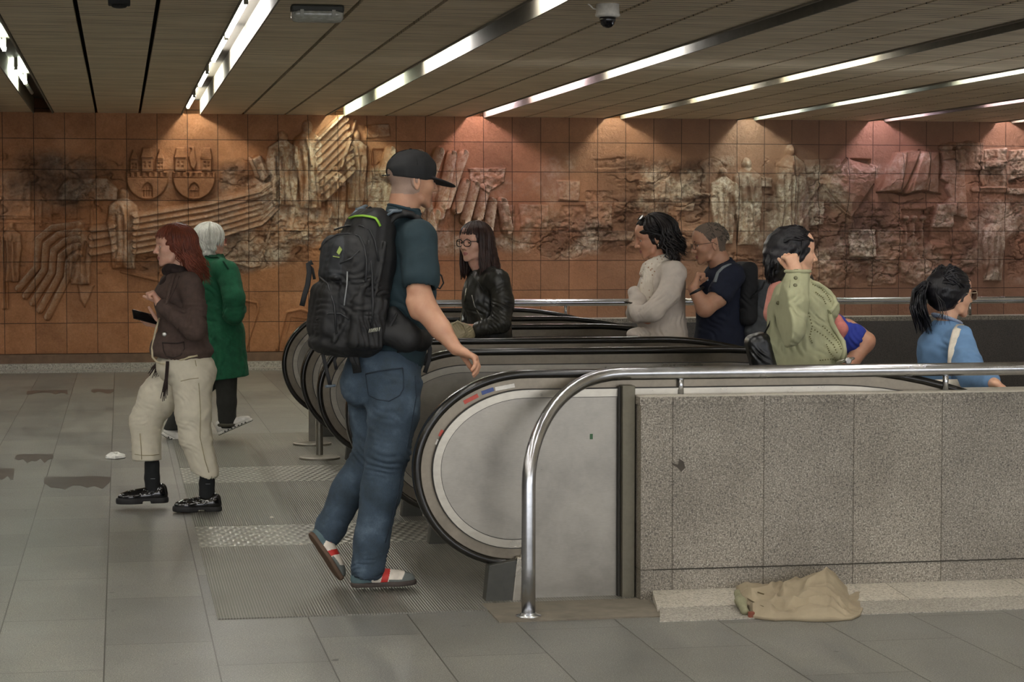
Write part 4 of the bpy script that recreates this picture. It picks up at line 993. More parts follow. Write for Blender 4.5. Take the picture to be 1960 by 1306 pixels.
def hair_locks(fr, rnd, azs, el0, el1, length, n, r=.007, grow=.012, wave=.0, wl=.07, out=0.0, back=0.0, end_jit=.02, steps_fall=7, top_az=None, drift=None, inward=0.0):
    """locks that leave the crown, hug the head down to elevation el1 and then fall"""
    L = []
    for i in range(n):
        az = rnd.uniform(*azs); g = .003 + grow * rnd.uniform(.3, 1.1); e0 = el0 + rnd.uniform(-8, 8); pts = []
        m = 6
        for j in range(m + 1):
            t = j / m; e = e0 + (el1 - e0) * t; a_ = az if top_az is None else top_az + (az - top_az) * min(1, t * 1.6)
            pts.append(scalp(fr, a_, e, g * (.5 + .5 * t) + out * t * t))
        if length > 0:
            ln = length * (1 + rnd.uniform(-.5, .5) * end_jit / max(length, .02)) + rnd.uniform(-end_jit, end_jit) * .5; p = pts[-1]; ph = rnd.uniform(0, 6.28)
            side = nrm(scalp(fr, az, 0) - fr.p(-.012, 0, 0)); side = nrm(side - UP * side.dot(UP)); tan = np.cross(UP, side)
            dr = np.zeros(3) if drift is None else np.array(drift, float)
            for j in range(1, steps_fall + 1):
                t = j / steps_fall
                pts.append(p - UP * ln * t + side * (out * .6 * t - inward * t * t) - fr.x * back * t * t + dr * t * t + (tan * math.sin(ph + t * ln / wl * 6.28) + side * .6 * math.cos(ph + t * ln / wl * 6.28)) * wave * min(1, t * 2))
        L.append((pts, r * fr.s * rnd.uniform(.75, 1.25)))
    return L
def hair_mat(name, a, b_, rough=.45):
    m, nt, bs = _nt(name); v = objvec(nt, (1, 1, .12)); f = noise(nt, v, 220, 3, .6)
    g = noise(nt, objvec(nt), 14, 3, .5); c = mixc(nt, .5, ramp(nt, f, [(.3, lin(a)), (.7, lin(b_))]), ramp(nt, g, [(.35, lin(a)), (.65, lin(b_))]))
    nt.links.new(c, bs.inputs['Base Color']); bs.inputs['Roughness'].default_value = rough; bs.inputs['Specular IOR Level'].default_value = .32; bump(nt, bs, f, .6, .003); return m
class Person:
    def __init__(s, Y, px, py, label, ground_z=0.0, cat='person'):
        s.Y = Y; q = PY(px, py, Y); s.d = (q - V3(0, 0, CAM_H)).dot(_F); s.k = s.d / FPX
        s.root = empty('person', (q[0], Y, ground_z), label, cat)
    def p(s, x, y, dy=0.0): return PY(x, y, s.Y + dy)
    def P(s, *l): return [s.p(*q) for q in l]
    def r(s, *px): return [q * s.k for q in px] if len(px) > 1 else px[0] * s.k
def skin_mat(name, c, var=.08):
    m, nt, b = _nt(name); l = lin(c)
    n = noise(nt, objvec(nt), 28, 4, .6); d = (l[0] * (1 - var * .6), l[1] * (1 - var * 1.6), l[2] * (1 - var * 1.8), 1); u = tuple(min(1, q * (1 + var * .7)) for q in l[:3]) + (1,)
    nt.links.new(ramp(nt, n, [(.35, d), (.7, u)]), b.inputs['Base Color']); b.inputs['Roughness'].default_value = .48
    b.inputs['Subsurface Weight'].default_value = .12; b.inputs['Subsurface Radius'].default_value = (.012, .005, .003); b.inputs['Subsurface Scale'].default_value = 1.0
    bump(nt, b, noise(nt, objvec(nt), 420, 2, .5), .12, .001); return m
def shoe_frame(heel, toe, up=UP): return Frame(heel, np.array(toe) - np.array(heel), up, float(np.linalg.norm(np.array(toe) - np.array(heel))) / .28)
def shoe_field(fr, h=.004, sole=.022, low=.055, heelh=0.0, toe_up=.0, width=1.0, platform=0.0):
    """x from the back of the heel (0) to the toe tip (.28)"""
    P = fr.p; s = fr.s; F = Fld.around([P(0, -.05, -.01), P(.28, .05, .0), P(.04, 0, .13), P(0, 0, .1)], .03, h)
    b = sole + platform
    F.cone(P(.036, 0, b + .012), P(.11, 0, b + .01), .034 * s, .036 * s * width, .01, flat=(fr.z, 1.0)); F.cone(P(.11, 0, b + .01), P(.20, 0, b + .006), .036 * s * width, .045 * s * width, .02, flat=(fr.z, 1.25)); F.cone(P(.20, 0, b + .006), P(.238, 0, b + .004), .045 * s * width, .036 * s * width, .02, flat=(fr.z, 1.35))
    F.cone(P(.046, 0, b + .02), P(.040, 0, b + low), .036 * s, .034 * s, .02); F.cone(P(.06, 0, b + .03), P(.16, 0, b + .022), .034 * s, .028 * s, .02)
    F.half(P(0, 0, b - .002), -fr.z)
    return F
def sole_field(fr, h=.004, z0=0.0, z1=.024, width=1.0, heel_gap=False, grow=.003):
    P = fr.p; s = fr.s; F = Fld.around([P(0, -.05, z0), P(.28, .05, z1), P(0, .05, z0)], .02, h)
    for a, b_, ra, rb in ((.038, .11, .037, .036 * width), (.11, .195, .036 * width, .048 * width), (.195, .238, .048 * width, .042 * width)):
        F.cone(P(a, 0, (z0 + z1) / 2), P(b_, 0, (z0 + z1) / 2), (ra + grow) * s, (rb + grow) * s, .02)
    F.half(P(0, 0, z1), fr.z); F.half(P(0, 0, z0), -fr.z)
    if heel_gap: F.box(P(.118, 0, z0), (.022 * s, .08 * s, .014 * s), fr.A, .004, .002, 'sub')
    return F
# ================================================================== PEOPLE
S_MAN = skin_mat('skin_man', 'be9276'); S_LIP = plain('lips', 'a8685c', .4, var=.05)
S_STUB = plain('stubble', '9f8576', .6, var=.12, vscale=400)
RND = random.Random(4)

# ---- man in a dark cap, teal T-shirt and jeans, reaching for the escalator handrail
def man_in_cap():
    M = Person(8.72, 735, 1000, 'man in black cap, dark teal T-shirt and blue jeans with one hand on the handrail'); p = M.p; r = M.r
    fw = dirv(25); lf = dirv(115); root = M.root
    fr = Frame(p(788, 345), dirv(25, -4), UP)
    H = build_head(fr, [p(774, 388, 0), p(768, 425, 0)], .0032, neck_r=.061)
    arm = Fld.around([p(803, 470, -.17), p(806, 585, -.24), p(925, 720, -.36), p(925, 660, -.36), p(880, 700, -.36)], .07, .0034)
    sh, el, wr = p(803, 485, -.17), p(806, 588, -.25), p(873, 668, -.34)
    arm.chain([sh, p(798, 530, -.20), el], [.052, .050, .044], .02)
    arm.cone(p(803, 560, -.23), p(838, 622, -.28), .040, .042, .03); arm.cone(el, p(845, 632, -.3), .044, .040, .02); arm.cone(p(845, 632, -.3), wr, .040, .027, .02)
    arm.cone(p(789, 578, -.24), p(797, 600, -.25), .026, .024, .02)
    hand(arm, wr, p(908, 684, -.36) - wr, V3(0, 1, 0), V3(-.3, 0, -1), (48, 34, 20), 1.03, spread=.05, thumb=(.75, .3, .5))
    fms = lips_fm(fr)
    def fm(C):
        q = fms(C); x, y, z = fr.loc(C)
        st = (z > -.055 + .4 * np.maximum(x, -.05)) & (x < .012) & (z > -.062) & (np.abs(y) < .079) & (x > -.2) & (z < .2); q[st] = 2; return q
    core = Fld.around([p(770, 430), p(745, 700), p(712, 1060, -.1), p(630, 1010, .15)], .2, .012); core.cone(p(770, 440), p(745, 690), .10, .11, .02)
    core.chain([p(745, 700, -.05), p(745, 862, -.11), p(712, 1050, -.07)], [.06, .05, .036], .02); core.chain([p(735, 700, .05), p(716, 868, .08), p(636, 1003, .12)], [.06, .05, .036], .02); core.cone(p(780, 460, -.05), p(803, 475, -.17), .06, .05, .02)
    ank = Fld.around([p(712, 1040, -.07), p(704, 1120, -.07), p(620, 1000, .12), p(610, 1050, .1)], .06, .006); ank.cone(p(712, 1050, -.07), p(699, 1098, -.07), .036, .032, .01); ank.cone(p(636, 1000, .12), p(626, 1022, .11), .034, .03, .01)
    skin('body', [H, arm, core, ank], [S_MAN, S_LIP, S_STUB], root, fm)
    eyes(fr, root); brows(fr, root, '8a7460')
    # cap
    cap = Fld.around([fr.p(0, 0, 0), fr.p(.2, 0, 0), fr.p(-.12, 0, .1), fr.p(0, .1, 0), fr.p(0, -.1, 0)], .05, .0034)
    cap.ell(fr.p(-.008, 0, .040), (.105, .089, .085), fr.A, .01); cap.ell(fr.p(.02, 0, .055), (.075, .07, .064), fr.A, .03)
    cap.rough(.0012, .05, 3); tl = nrm(fr.z + fr.x * .06); cap.half(fr.p(-.014, 0, .004), -tl)
    cap.ell(fr.p(-.1, 0, .018), (.03, .03, .022), fr.A, .004, 'sub')
    bx = nrm(fr.x - fr.z * .22); bz = np.cross(bx, fr.y)
    cap.ell(fr.p(.108, 0, .006), (.092, .078, .009), [bx, fr.y, bz], .010)
    cap.ell(fr.p(.03, 0, -.03), (.070, .075, .028), fr.A, .004, 'sub')
    skin('cap', cap, plain('cap_black', '1d1e20', .75, bmp=.25, bscale=500), root)
    b_ = MB(); b_.tube([scalp(fr, a, 78 - abs(a - 180) * 0, .012) if False else fr.p(-.014 + .113 * math.cos(t) * 0, -.0 + .089 * math.cos(t), .04 + .0858 * math.sin(t)) for a, t in [(0, t_) for t_ in np.linspace(.25, 2.9, 18)]], .0016, 6)
    b_.tube([fr.p(-.008 + .1058 * math.cos(t), 0, .041 + .0855 * math.sin(t)) for t in np.linspace(.7, 2.6, 18)], .0016, 6)
    b_.lathe(fr.p(-.014, 0, .127), [(.007, 0), (.006, .004), (.002, .005)], 10); b_.build('cap_seam', plain('cap_seam', '141415', .8), root, smooth=True)
    b_ = MB(); b_.tube([fr.p(-.113, -.028, .012), fr.p(-.124, -.015, .010), fr.p(-.127, 0, .010), fr.p(-.124, .015, .010), fr.p(-.113, .028, .012)], .007, 8, flat=.4); b_.build('cap_strap', plain('cap_black', '1d1e20', .75), root, smooth=True)
    # T-shirt
    T = Fld.around([p(740, 400, .2), p(840, 400, -.2), p(800, 560, -.3), p(700, 690, .2)], .12, .006)
    T.cone(p(738, 452, .17), p(800, 452, -.15), .070, .070, .05); T.cone(p(770, 440, .0), p(772, 408, 0), .09, .074, .05)
    T.cone(p(772, 490, 0), p(770, 560, 0), .155, .148, .05, flat=(fw, 1.18)); T.cone(p(770, 560, 0), p(752, 670, 0), .148, .155, .05, flat=(fw, 1.12))
    T.cone(p(802, 465, -.17), p(806, 530, -.21), .072, .080, .04)
    T.cone(p(734, 468, .17), p(735, 540, .2), .068, .07, .04)
    ax = nrm(p(806, 532, -.21) - p(802, 465, -.17))
    T.fold(p(800, 492, -.2), .08, dirv(20, -60), .06, .004, 1.2, 4); T.fold(p(775, 600, -.1), .14, dirv(30, 50), .07, .006, 1.6, 7); T.fold(p(780, 450, -.1), .1, dirv(0, 40), .06, .003, 1.3, 9); T.rough(.0012, .08, 4)
    T.cone(p(805, 540, -.215), p(806, 580, -.25), .058, .060, .003, op='sub'); T.half(p(806, 541, -.22), -UP) if False else None
    def cutfar(F, pt, n):  # flat hem under the sleeve
        return F
    T.cone(p(773, 400, 0), p(776, 370, 0), .064, .08, .004, op='sub')
    skin('t_shirt', T, plain('teal_cotton', '20343b', .85, bmp=.3, bscale=600, var=.1), root)
    cb = MB(); c0 = p(774, 401, 0); n_ = nrm(p(778, 370, 0) - p(770, 440, 0)); u = perp(fw, n_); w_ = np.cross(n_, u)
    cb.tube([c0 + u * .069 * math.cos(t) + w_ * .071 * math.sin(t) + n_ * (-.012 * math.cos(t)) for t in np.linspace(0, 6.283, 26)], .006, 8, cap=False); cb.build('collar', plain('teal_rib', '1d343e', .85), root, smooth=True)
    # jeans
    J = Fld.around([p(655, 670, .2), p(815, 670, -.25), p(600, 1040, .2), p(740, 1115, -.2)], .07, .0065)
    J.ell(p(732, 705, 0), (.145, .178, .13), [fw, lf, UP], .04); J.cone(p(735, 668, 0), p(733, 700, 0), .150, .16, .04, flat=(fw, 1.15))
    J.ell(p(690, 735, -.03), (.085, .09, .10), [fw, lf, UP], .04)      # seat
    J.chain([p(757, 735, -.08), p(753, 790, -.10), p(742, 862, -.11), p(729, 940, -.09), p(712, 1030, -.08), p(704, 1088, -.07)], [.112, .104, .089, .082, .071, .072], .03)
    J.chain([p(708, 735, .08), p(716, 800, .09), p(716, 868, .08), p(668, 938, .10), p(633, 1010, .12)], [.108, .098, .084, .072, .064], .03)
    J.cone(p(633, 1010, .12), p(628, 1022, .12), .064, .06, .02)
    for c_, rd, d_, wl, am, sd in ((p(706, 1075, -.07), .10, UP + dirv(180) * .25, .036, .011, 1), (p(640, 995, .12), .10, UP + dirv(0) * .8, .036, .010, 2), (p(748, 870, -.12), .14, UP + dirv(0) * .3, .052, .009, 3), (p(700, 880, .05), .12, UP + dirv(0) * .9, .05, .009, 5),
                                   (p(745, 770, -.15), .13, UP + dirv(0) * .5, .07, .005, 6), (p(790, 720, -.1), .09, UP * .6 + dirv(180), .045, .005, 7), (p(725, 980, -.1), .13, UP + dirv(0) * .5, .09, .004, 8), (p(690, 770, 0), .12, UP - dirv(0) * .6, .06, .005, 9)):
        J.fold(c_, rd, d_, wl, am, 1.5, sd)
    J.rough(.0012, .06, 8)
    J.half(p(700, 668, 0), UP)
    J.cone(p(702, 1098, -.07), p(699, 1125, -.07), .054, .056, .003, op='sub')
    m, nt, b = _nt('denim'); v = objvec(nt); f1 = noise(nt, v, 7, 5, .6); f2 = noise(nt, objvec(nt, (1, 1, .25)), 700, 2, .5)
    c = mixc(nt, 1.0, ramp(nt, f1, [(.3, lin('29363f')), (.55, lin('3b4b5a')), (.75, lin('5b6c7b'))]), ramp(nt, f2, [(.3, (.8, .8, .8)), (.7, (1.15, 1.15, 1.15))]), 'MULTIPLY')
    nt.links.new(c, b.inputs['Base Color']); b.inputs['Roughness'].default_value = .85; bump(nt, b, f2, .3, .001)
    j = skin('jeans', J, m, root)
    st = MB(); sm = plain('jeans_stitch', '27323e', .9)
    for ptsx in ([(706, 712), (708, 745), (722, 762), (752, 752), (775, 742)], [(706, 712), (740, 706), (772, 700)], [(772, 700), (775, 742)], [(704, 690), (703, 760), (712, 800)]):
        pass
    # pocket drawn as a raised patch on the seat
    def on(Fi, pts, lift=.0):
        out = []
        for (x, y) in pts:
            # march along the sight line to the cloth
            r_ = _ray(x, y); lo_ = (M.Y - .45) / r_[1]; q = None
            for i in range(240):
                t = lo_ + i * .003; w__ = r_ * t + V3(0, 0, CAM_H); ii = np.round((w__ - Fi.lo) / Fi.h).astype(int)
                if (ii >= 0).all() and (ii < np.array(Fi.V.shape)).all() and Fi.V[tuple(ii)] < .002: q = w__ - r_ * (.004 + lift); break
            out.append(q if q is not None else p(x, y, 0))
        return out
    M.on = on
    st.tube(on(J, [(700, 716), (702, 735), (706, 757), (722, 765), (745, 768), (765, 757), (772, 745), (773, 722), (771, 705)]), .0022, 6); st.tube(on(J, [(700, 716), (724, 711), (748, 707), (771, 705)]), .0028, 6)
    st.tube(on(J, [(795, 720), (797, 760), (790, 800), (782, 850), (770, 900), (762, 950), (748, 1000), (738, 1040)]), .0018, 6)
    st.tube(on(J, [(672, 1104), (684, 1108), (700, 1110), (718, 1106), (733, 1098)]), .0025, 6)
    st.build('pocket_seam', sm, root, smooth=True)
    bl = MB(); bl.tube(on(J, [(760, 674), (775, 672), (790, 672), (806, 672)]), .012, 8, flat=.35); bl.build('belt', plain('belt_dark', '26211d', .6), root, smooth=True)
    # shoes
    mats = [plain('sneaker_white', 'cfc6b8', .6), plain('sneaker_red', 'b3261e', .6), plain('sneaker_grey', '5f6461', .8), plain('sneaker_heel', '51666a', .75)]
    sole_m = plain('sneaker_sole', '5a4636', .7); toe_m = plain('sneaker_sole_dark', '3e3530', .7)
    for (heel, toe, up, sm_) in ((p(671, 1124, -.06), p(797, 1118, -.075), UP, toe_m), (p(590, 1022, .10), p(652, 1112, .05), nrm(dirv(28) * .83 + UP * .5), sole_m)):
        s_ = shoe_frame(heel, toe, up)
        Fs = shoe_field(s_, .0027, .020, .072)
        def fm2(C, s_=s_):
            x, y, z = s_.loc(C); q = np.zeros(len(C), np.int32); q[(x < .085 - .5 * (z - .03))] = 3; q[(x > .128 + .3 * (z - .03)) & (x < .158 + .3 * (z - .03))] = 1
            q[(x > .21 + .6 * (z - .02)) | ((z < .030) & (x > .16))] = 2; return q
        o = skin('shoe', Fs, mats, root, fm2)
        o['label'] = 'planted white sneaker with red stripe' if sm_ is toe_m else 'raised white sneaker showing its brown sole'
        q = skin('sole', sole_field(s_, .0038, 0, .021, grow=.001), sm_, root); q.parent = o
        lc = MB()
        for i in range(5):
            x0 = .10 + i * .017; lc.tube([s_.p(x0, -.022, .062 - i * .006), s_.p(x0 + .006, 0, .072 - i * .0075), s_.p(x0 + .002, .022, .062 - i * .006)], .0026, 6)
        lc.tube([s_.p(.10, 0, .075), s_.p(.085, -.03, .085), s_.p(.10, -.035, .06)], .0022, 6); l_ = lc.build('laces', mats[1], root, smooth=True); l_.parent = o
    return M, J, T
MAN, JF, TF = man_in_cap()

# ---- his backpack
def backpack():
    M = MAN; p = M.p
    A = Frame(p(680, 545, -.10), dirv(25, -7), UP + dirv(25) * .16)
    A.o = p(676, 545, -.08)
    e = empty('backpack', tuple(p(676, 670, -.08)), 'large black hiking backpack with lime green piping on the back of the man in jeans', 'backpack')
    P = A.p
    B = Fld.around([P(-.2, -.18, -.32), P(.16, .18, .34), P(-.2, .18, -.3), P(.16, -.18, .3)], .05, .0055)
    B.box(P(.02, 0, -.05), (.115, .158, .245), A.A, .085, .03); B.box(P(.045, 0, .16), (.095, .135, .145), A.A, .085, .05)
    B.cone(P(.05, -.07, .27), P(.05, .07, .27), .045, .045, .05)
    B.box(P(-.085, 0, -.12), (.07, .125, .125), A.A, .055, .02)      # lower pocket
    B.box(P(-.05, 0, .09), (.085, .12, .11), A.A, .06, .015)         # upper pocket
    B.ell(P(-.05, 0, -.255), (.11, .135, .05), A.A, .02)
    for y in (-1, 1): B.box(P(.02, y * .155, -.15), (.075, .03, .11), A.A, .025, .012)
    B.cone(P(-.125, -.13, .015), P(-.09, .13, .015), .012, .012, .012); B.cone(P(.0, -.17, .02), P(-.10, -.12, -.24), .010, .010, .008); B.cone(P(.06, -.155, .18), P(.02, -.17, -.2), .008, .008, .008)
    B.fold(P(-.1, -.08, -.08), .14, A.z + A.x * .4, .06, .006, 1.6, 3); B.fold(P(.0, -.16, -.02), .16, A.z - A.x * .6, .055, .006, 1.7, 5); B.fold(P(.02, -.16, -.2), .13, A.x + A.z * .3, .045, .006, 1.6, 8); B.fold(P(-.08, -.05, .12), .1, A.x + A.z, .05, .004, 1.5, 9)
    B.fold(P(-.08, 0, -.22), .14, A.z, .04, .005, 1.6, 12); B.rough(.0015, .05, 6)
    fab = plain('pack_black', '151516', .62, bmp=.35, bscale=350, var=.2, vscale=20); grey = plain('pack_grey', '26292d', .6, bmp=.3, bscale=300)
    def fm(C):
        x, y, z = A.loc(C); q = np.zeros(len(C), np.int32)
        q[(x < -.10) & (z > .02) & (z < .19)] = 1; return q
    body = skin('main_compartment', B, [fab, grey], e, fm)
    on = lambda pts, lift=0: M.on(B, pts, lift)
    # hip belt and shoulder straps
    H_ = Fld.around([p(740, 600, -.25), p(820, 690, -.25), p(700, 680, .2), p(822, 600, .2)], .06, .006)
    H_.chain([P(.10, -.12, -.18), p(778, 648, -.20), p(806, 652, -.10), p(812, 655, .03)], [.050, .052, .040, .034], .03)
    H_.cone(p(752, 600, -.17), p(790, 640, -.2), .03, .03, .03); H_.cone(P(.10, .12, -.2), p(770, 655, .16), .045, .04, .03)
    H_.fold(p(785, 645, -.2), .08, dirv(0, 30), .04, .004, 1.4, 3); skin('hip_belt', H_, fab, e)
    S_ = Fld.around([p(735, 400, -.3), p(830, 500, -.05), p(700, 400, .25)], .09, .005)
    for sg, pts in ((-1, [p(735, 470, -.13), p(738, 432, -.14), p(757, 413, -.13), p(780, 410, -.12), p(803, 424, -.11), p(816, 460, -.09), p(818, 500, -.07)]), (1, [p(706, 440, .07), p(706, 408, .12), p(722, 404, .17), p(748, 415, .22)])):
        for a, b_ in zip(pts[:-1], pts[1:]): S_.cone(a, b_, .030, .030, .012, flat=(nrm(np.cross(b_ - a, lfp())), 2.4))
    skin('shoulder_strap', S_, fab, e)
    g = MB(); g.tube(on([(669, 418), (680, 414), (695, 413), (709, 415), (719, 418), (724, 425), (728, 433)], .002), .0085, 8, flat=.6); g.build('green_piping', plain('lime', '8fbf3f', .55), e, smooth=True)
    z = MB(); z.tube(on([(612, 478), (625, 462), (645, 449), (668, 447), (688, 452), (697, 470), (702, 500), (700, 540)]), .0045, 6); z.tube(on([(640, 440), (665, 432), (690, 432), (708, 440), (718, 462), (725, 500)]), .004, 6)
    z.tube(on([(706, 460), (712, 520), (714, 580), (712, 630)]), .0045, 6); z.tube(on([(612, 530), (628, 545), (640, 585), (644, 640)]), .0045, 6); z.tube(on([(650, 505), (672, 495), (688, 480)]), .0035, 6)
    z.tube(on([(606, 612), (630, 600), (652, 600), (668, 612)]), .0045, 6); z.build('zip', plain('zip_dark', '262729', .45), e, smooth=True)
    z = MB(); z.tube(on([(665, 520), (664, 545), (660, 575), (659, 585)], .002), .0028, 6); z.build('zip_pull', plain('pull_grey', '8a8c8e', .5), e, smooth=True)
    tex = plain('logo_green', '9aae5a', .6)
    lg = MB(); q = on([(650, 471), (655, 478), (649, 488), (644, 483), (638, 491), (649, 493)], .003); lg.add(q[:4], [(0, 1, 2, 3)]); lg.tube([q[4], q[5]], .0045, 6, flat=.5); lg.build('logo', tex, e, fix=False)
    lg = MB(); w = plain('logo_white', 'a9aa9c', .6); lg.mi = 0
    xs = [706, 709, 712, 715, 718, 721, 725]
    for i, x_ in enumerate(xs):
        a = on([(x_, 637 - i * .5), (x_ + 2, 630 - i * .5)], .003); lg.tube(a, .0022, 5)
    lg.build('lettering', w, e, smooth=True)
    # loose straps and buckles
    sm = plain('webbing', '161617', .7); s_ = MB()
    def strap(pts, wd, flat=.25): s_.tube(pts, wd, 8, flat=flat, up=(.2, 1, .1))
    for spec in ((P2([(598, 502), (590, 506), (592, 522), (589, 545), (583, 565), (578, 586)], -.16), .011), (P2([(588, 505), (598, 515), (602, 535)], -.15), .006), (P2([(616, 670), (622, 695), (628, 722), (632, 738)], -.12), .008), (P2([(650, 668), (640, 690), (644, 708)], -.12), .007), (P2([(676, 662), (680, 690), (684, 714)], -.16), .018, .4), (P2([(668, 662), (673, 688), (682, 705)], -.17), .010), (P2([(818, 648), (823, 668), (821, 690), (813, 714)], -.12), .009), (P2([(823, 672), (816, 680), (812, 700)], -.1), .004, .8), (P2([(836, 520), (845, 528), (849, 542), (842, 553), (834, 548)], -.02), .0035, .9), (P2([(760, 600), (740, 640), (725, 660)], -.22), .006, .8)):
        s_ = MB(); strap(*spec); s_.build('loose_strap', sm, e, smooth=True)
    k = MB(); 
    for (x_, y_, dy) in ((752, 405, -.15), (690, 402, .05), (632, 741, -.12)):
        c = p(x_, y_, dy); k.tube([c - A.x * .02 + A.z * .0, c + A.x * .02 + A.z * .008], .012, 8, flat=.5)
    k.build('buckle', plain('buckle_grey', '5b6670', .5), e, smooth=True)
    t = MB(); t.tube([p(742, 412, -.155), p(752, 405, -.16), p(768, 404, -.15)], .012, 8, flat=.5); t.tube([p(676, 412, .02), p(688, 400, .05), p(700, 394, .08)], .014, 8, flat=.4); t.build('grey_webbing', plain('webbing_grey', '66727c', .6), e, smooth=True)
def lfp(): return dirv(115)
def P2(l, dy): return [MAN.p(x, y, dy) for x, y in l]
backpack()
def sight(M, Fi, pts, lift=.0, near=.6):
    out = []
    for (x, y) in pts:
        r_ = _ray(x, y); lo_ = (M.Y - near) / r_[1]; q = None
        for i in range(int(near * 2 / .003)):
            w__ = r_ * (lo_ + i * .003) + V3(0, 0, CAM_H); ii = np.round((w__ - Fi.lo) / Fi.h).astype(int)
            if (ii >= 0).all() and (ii < np.array(Fi.V.shape)).all() and Fi.V[tuple(ii)] < .002: q = w__ - r_ * (.003 + lift); break
        out.append(q)
    g = [q for q in out if q is not None]
    return [q if q is not None else (PY(x, y, float(np.mean([w[1] for w in g])) if g else M.Y)) for q, (x, y) in zip(out, pts)]
def hair_base(fr, grow=.006, h=.005, face=(.075, -.035), low=-.04, extra=None, cut=True):
    grow = grow * .35
    F = Fld.around([fr.p(0, 0, 0), fr.p(0, 0, .1), fr.p(.09, 0, 0), fr.p(-.1, 0, 0), fr.p(0, .09, 0), fr.p(0, -.09, 0), fr.p(-.05, 0, -.12)] + (extra or []), .06, h)
    F.ell(fr.p(-.014, 0, .036), (.099 + grow, .080 + grow, .088 + grow), fr.A, .01); F.ell(fr.p(-.035, 0, -.01), (.075 + grow, .070 + grow, .075 + grow), fr.A, .03)
    if cut: F.ell(fr.p(face[0] + .02, 0, face[1]), (.062, .075, .088), fr.A, .012, 'sub'); F.half
    return F
def lower_body(M, hip, cuffs, knees, mat, shoe_mat, rad=(.105, .07, .055), fwd=None, face=dirv(180)):
    F = Fld.around([hip] + cuffs + knees, .17, .011); F.ell(hip, (.13, .16, .13), [face, np.cross(UP, face), UP], .04)
    lf = np.cross(UP, face)
    for sg, kn, cf in zip((1, -1), knees, cuffs):
        F.chain([hip + lf * .08 * sg - UP * .05, kn, cf], rad, .03)
    skin('trousers', F, mat, M.root)
    for cf in cuffs:
        b = cf.copy(); s_ = shoe_frame(b - face * .09 - UP * .055, b + face * .17 - UP * .055); o = skin('shoe', shoe_field(s_, .008), shoe_mat, M.root); q = skin('sole', sole_field(s_, .008, -.002, .016), shoe_mat, M.root); q.parent = o
DARK_T = plain('dark_trousers', '23242a', .85); DARK_S = plain('dark_shoe', '191919', .5)
S_FAIR = skin_mat('skin_fair', 'd8ab94'); S_TAN = skin_mat('skin_tan', 'c89679'); S_OLIVE = skin_mat('skin_olive', 'd6ab8e'); LIPS_F = plain('lips_rose', 'b06e66', .35, var=.05)

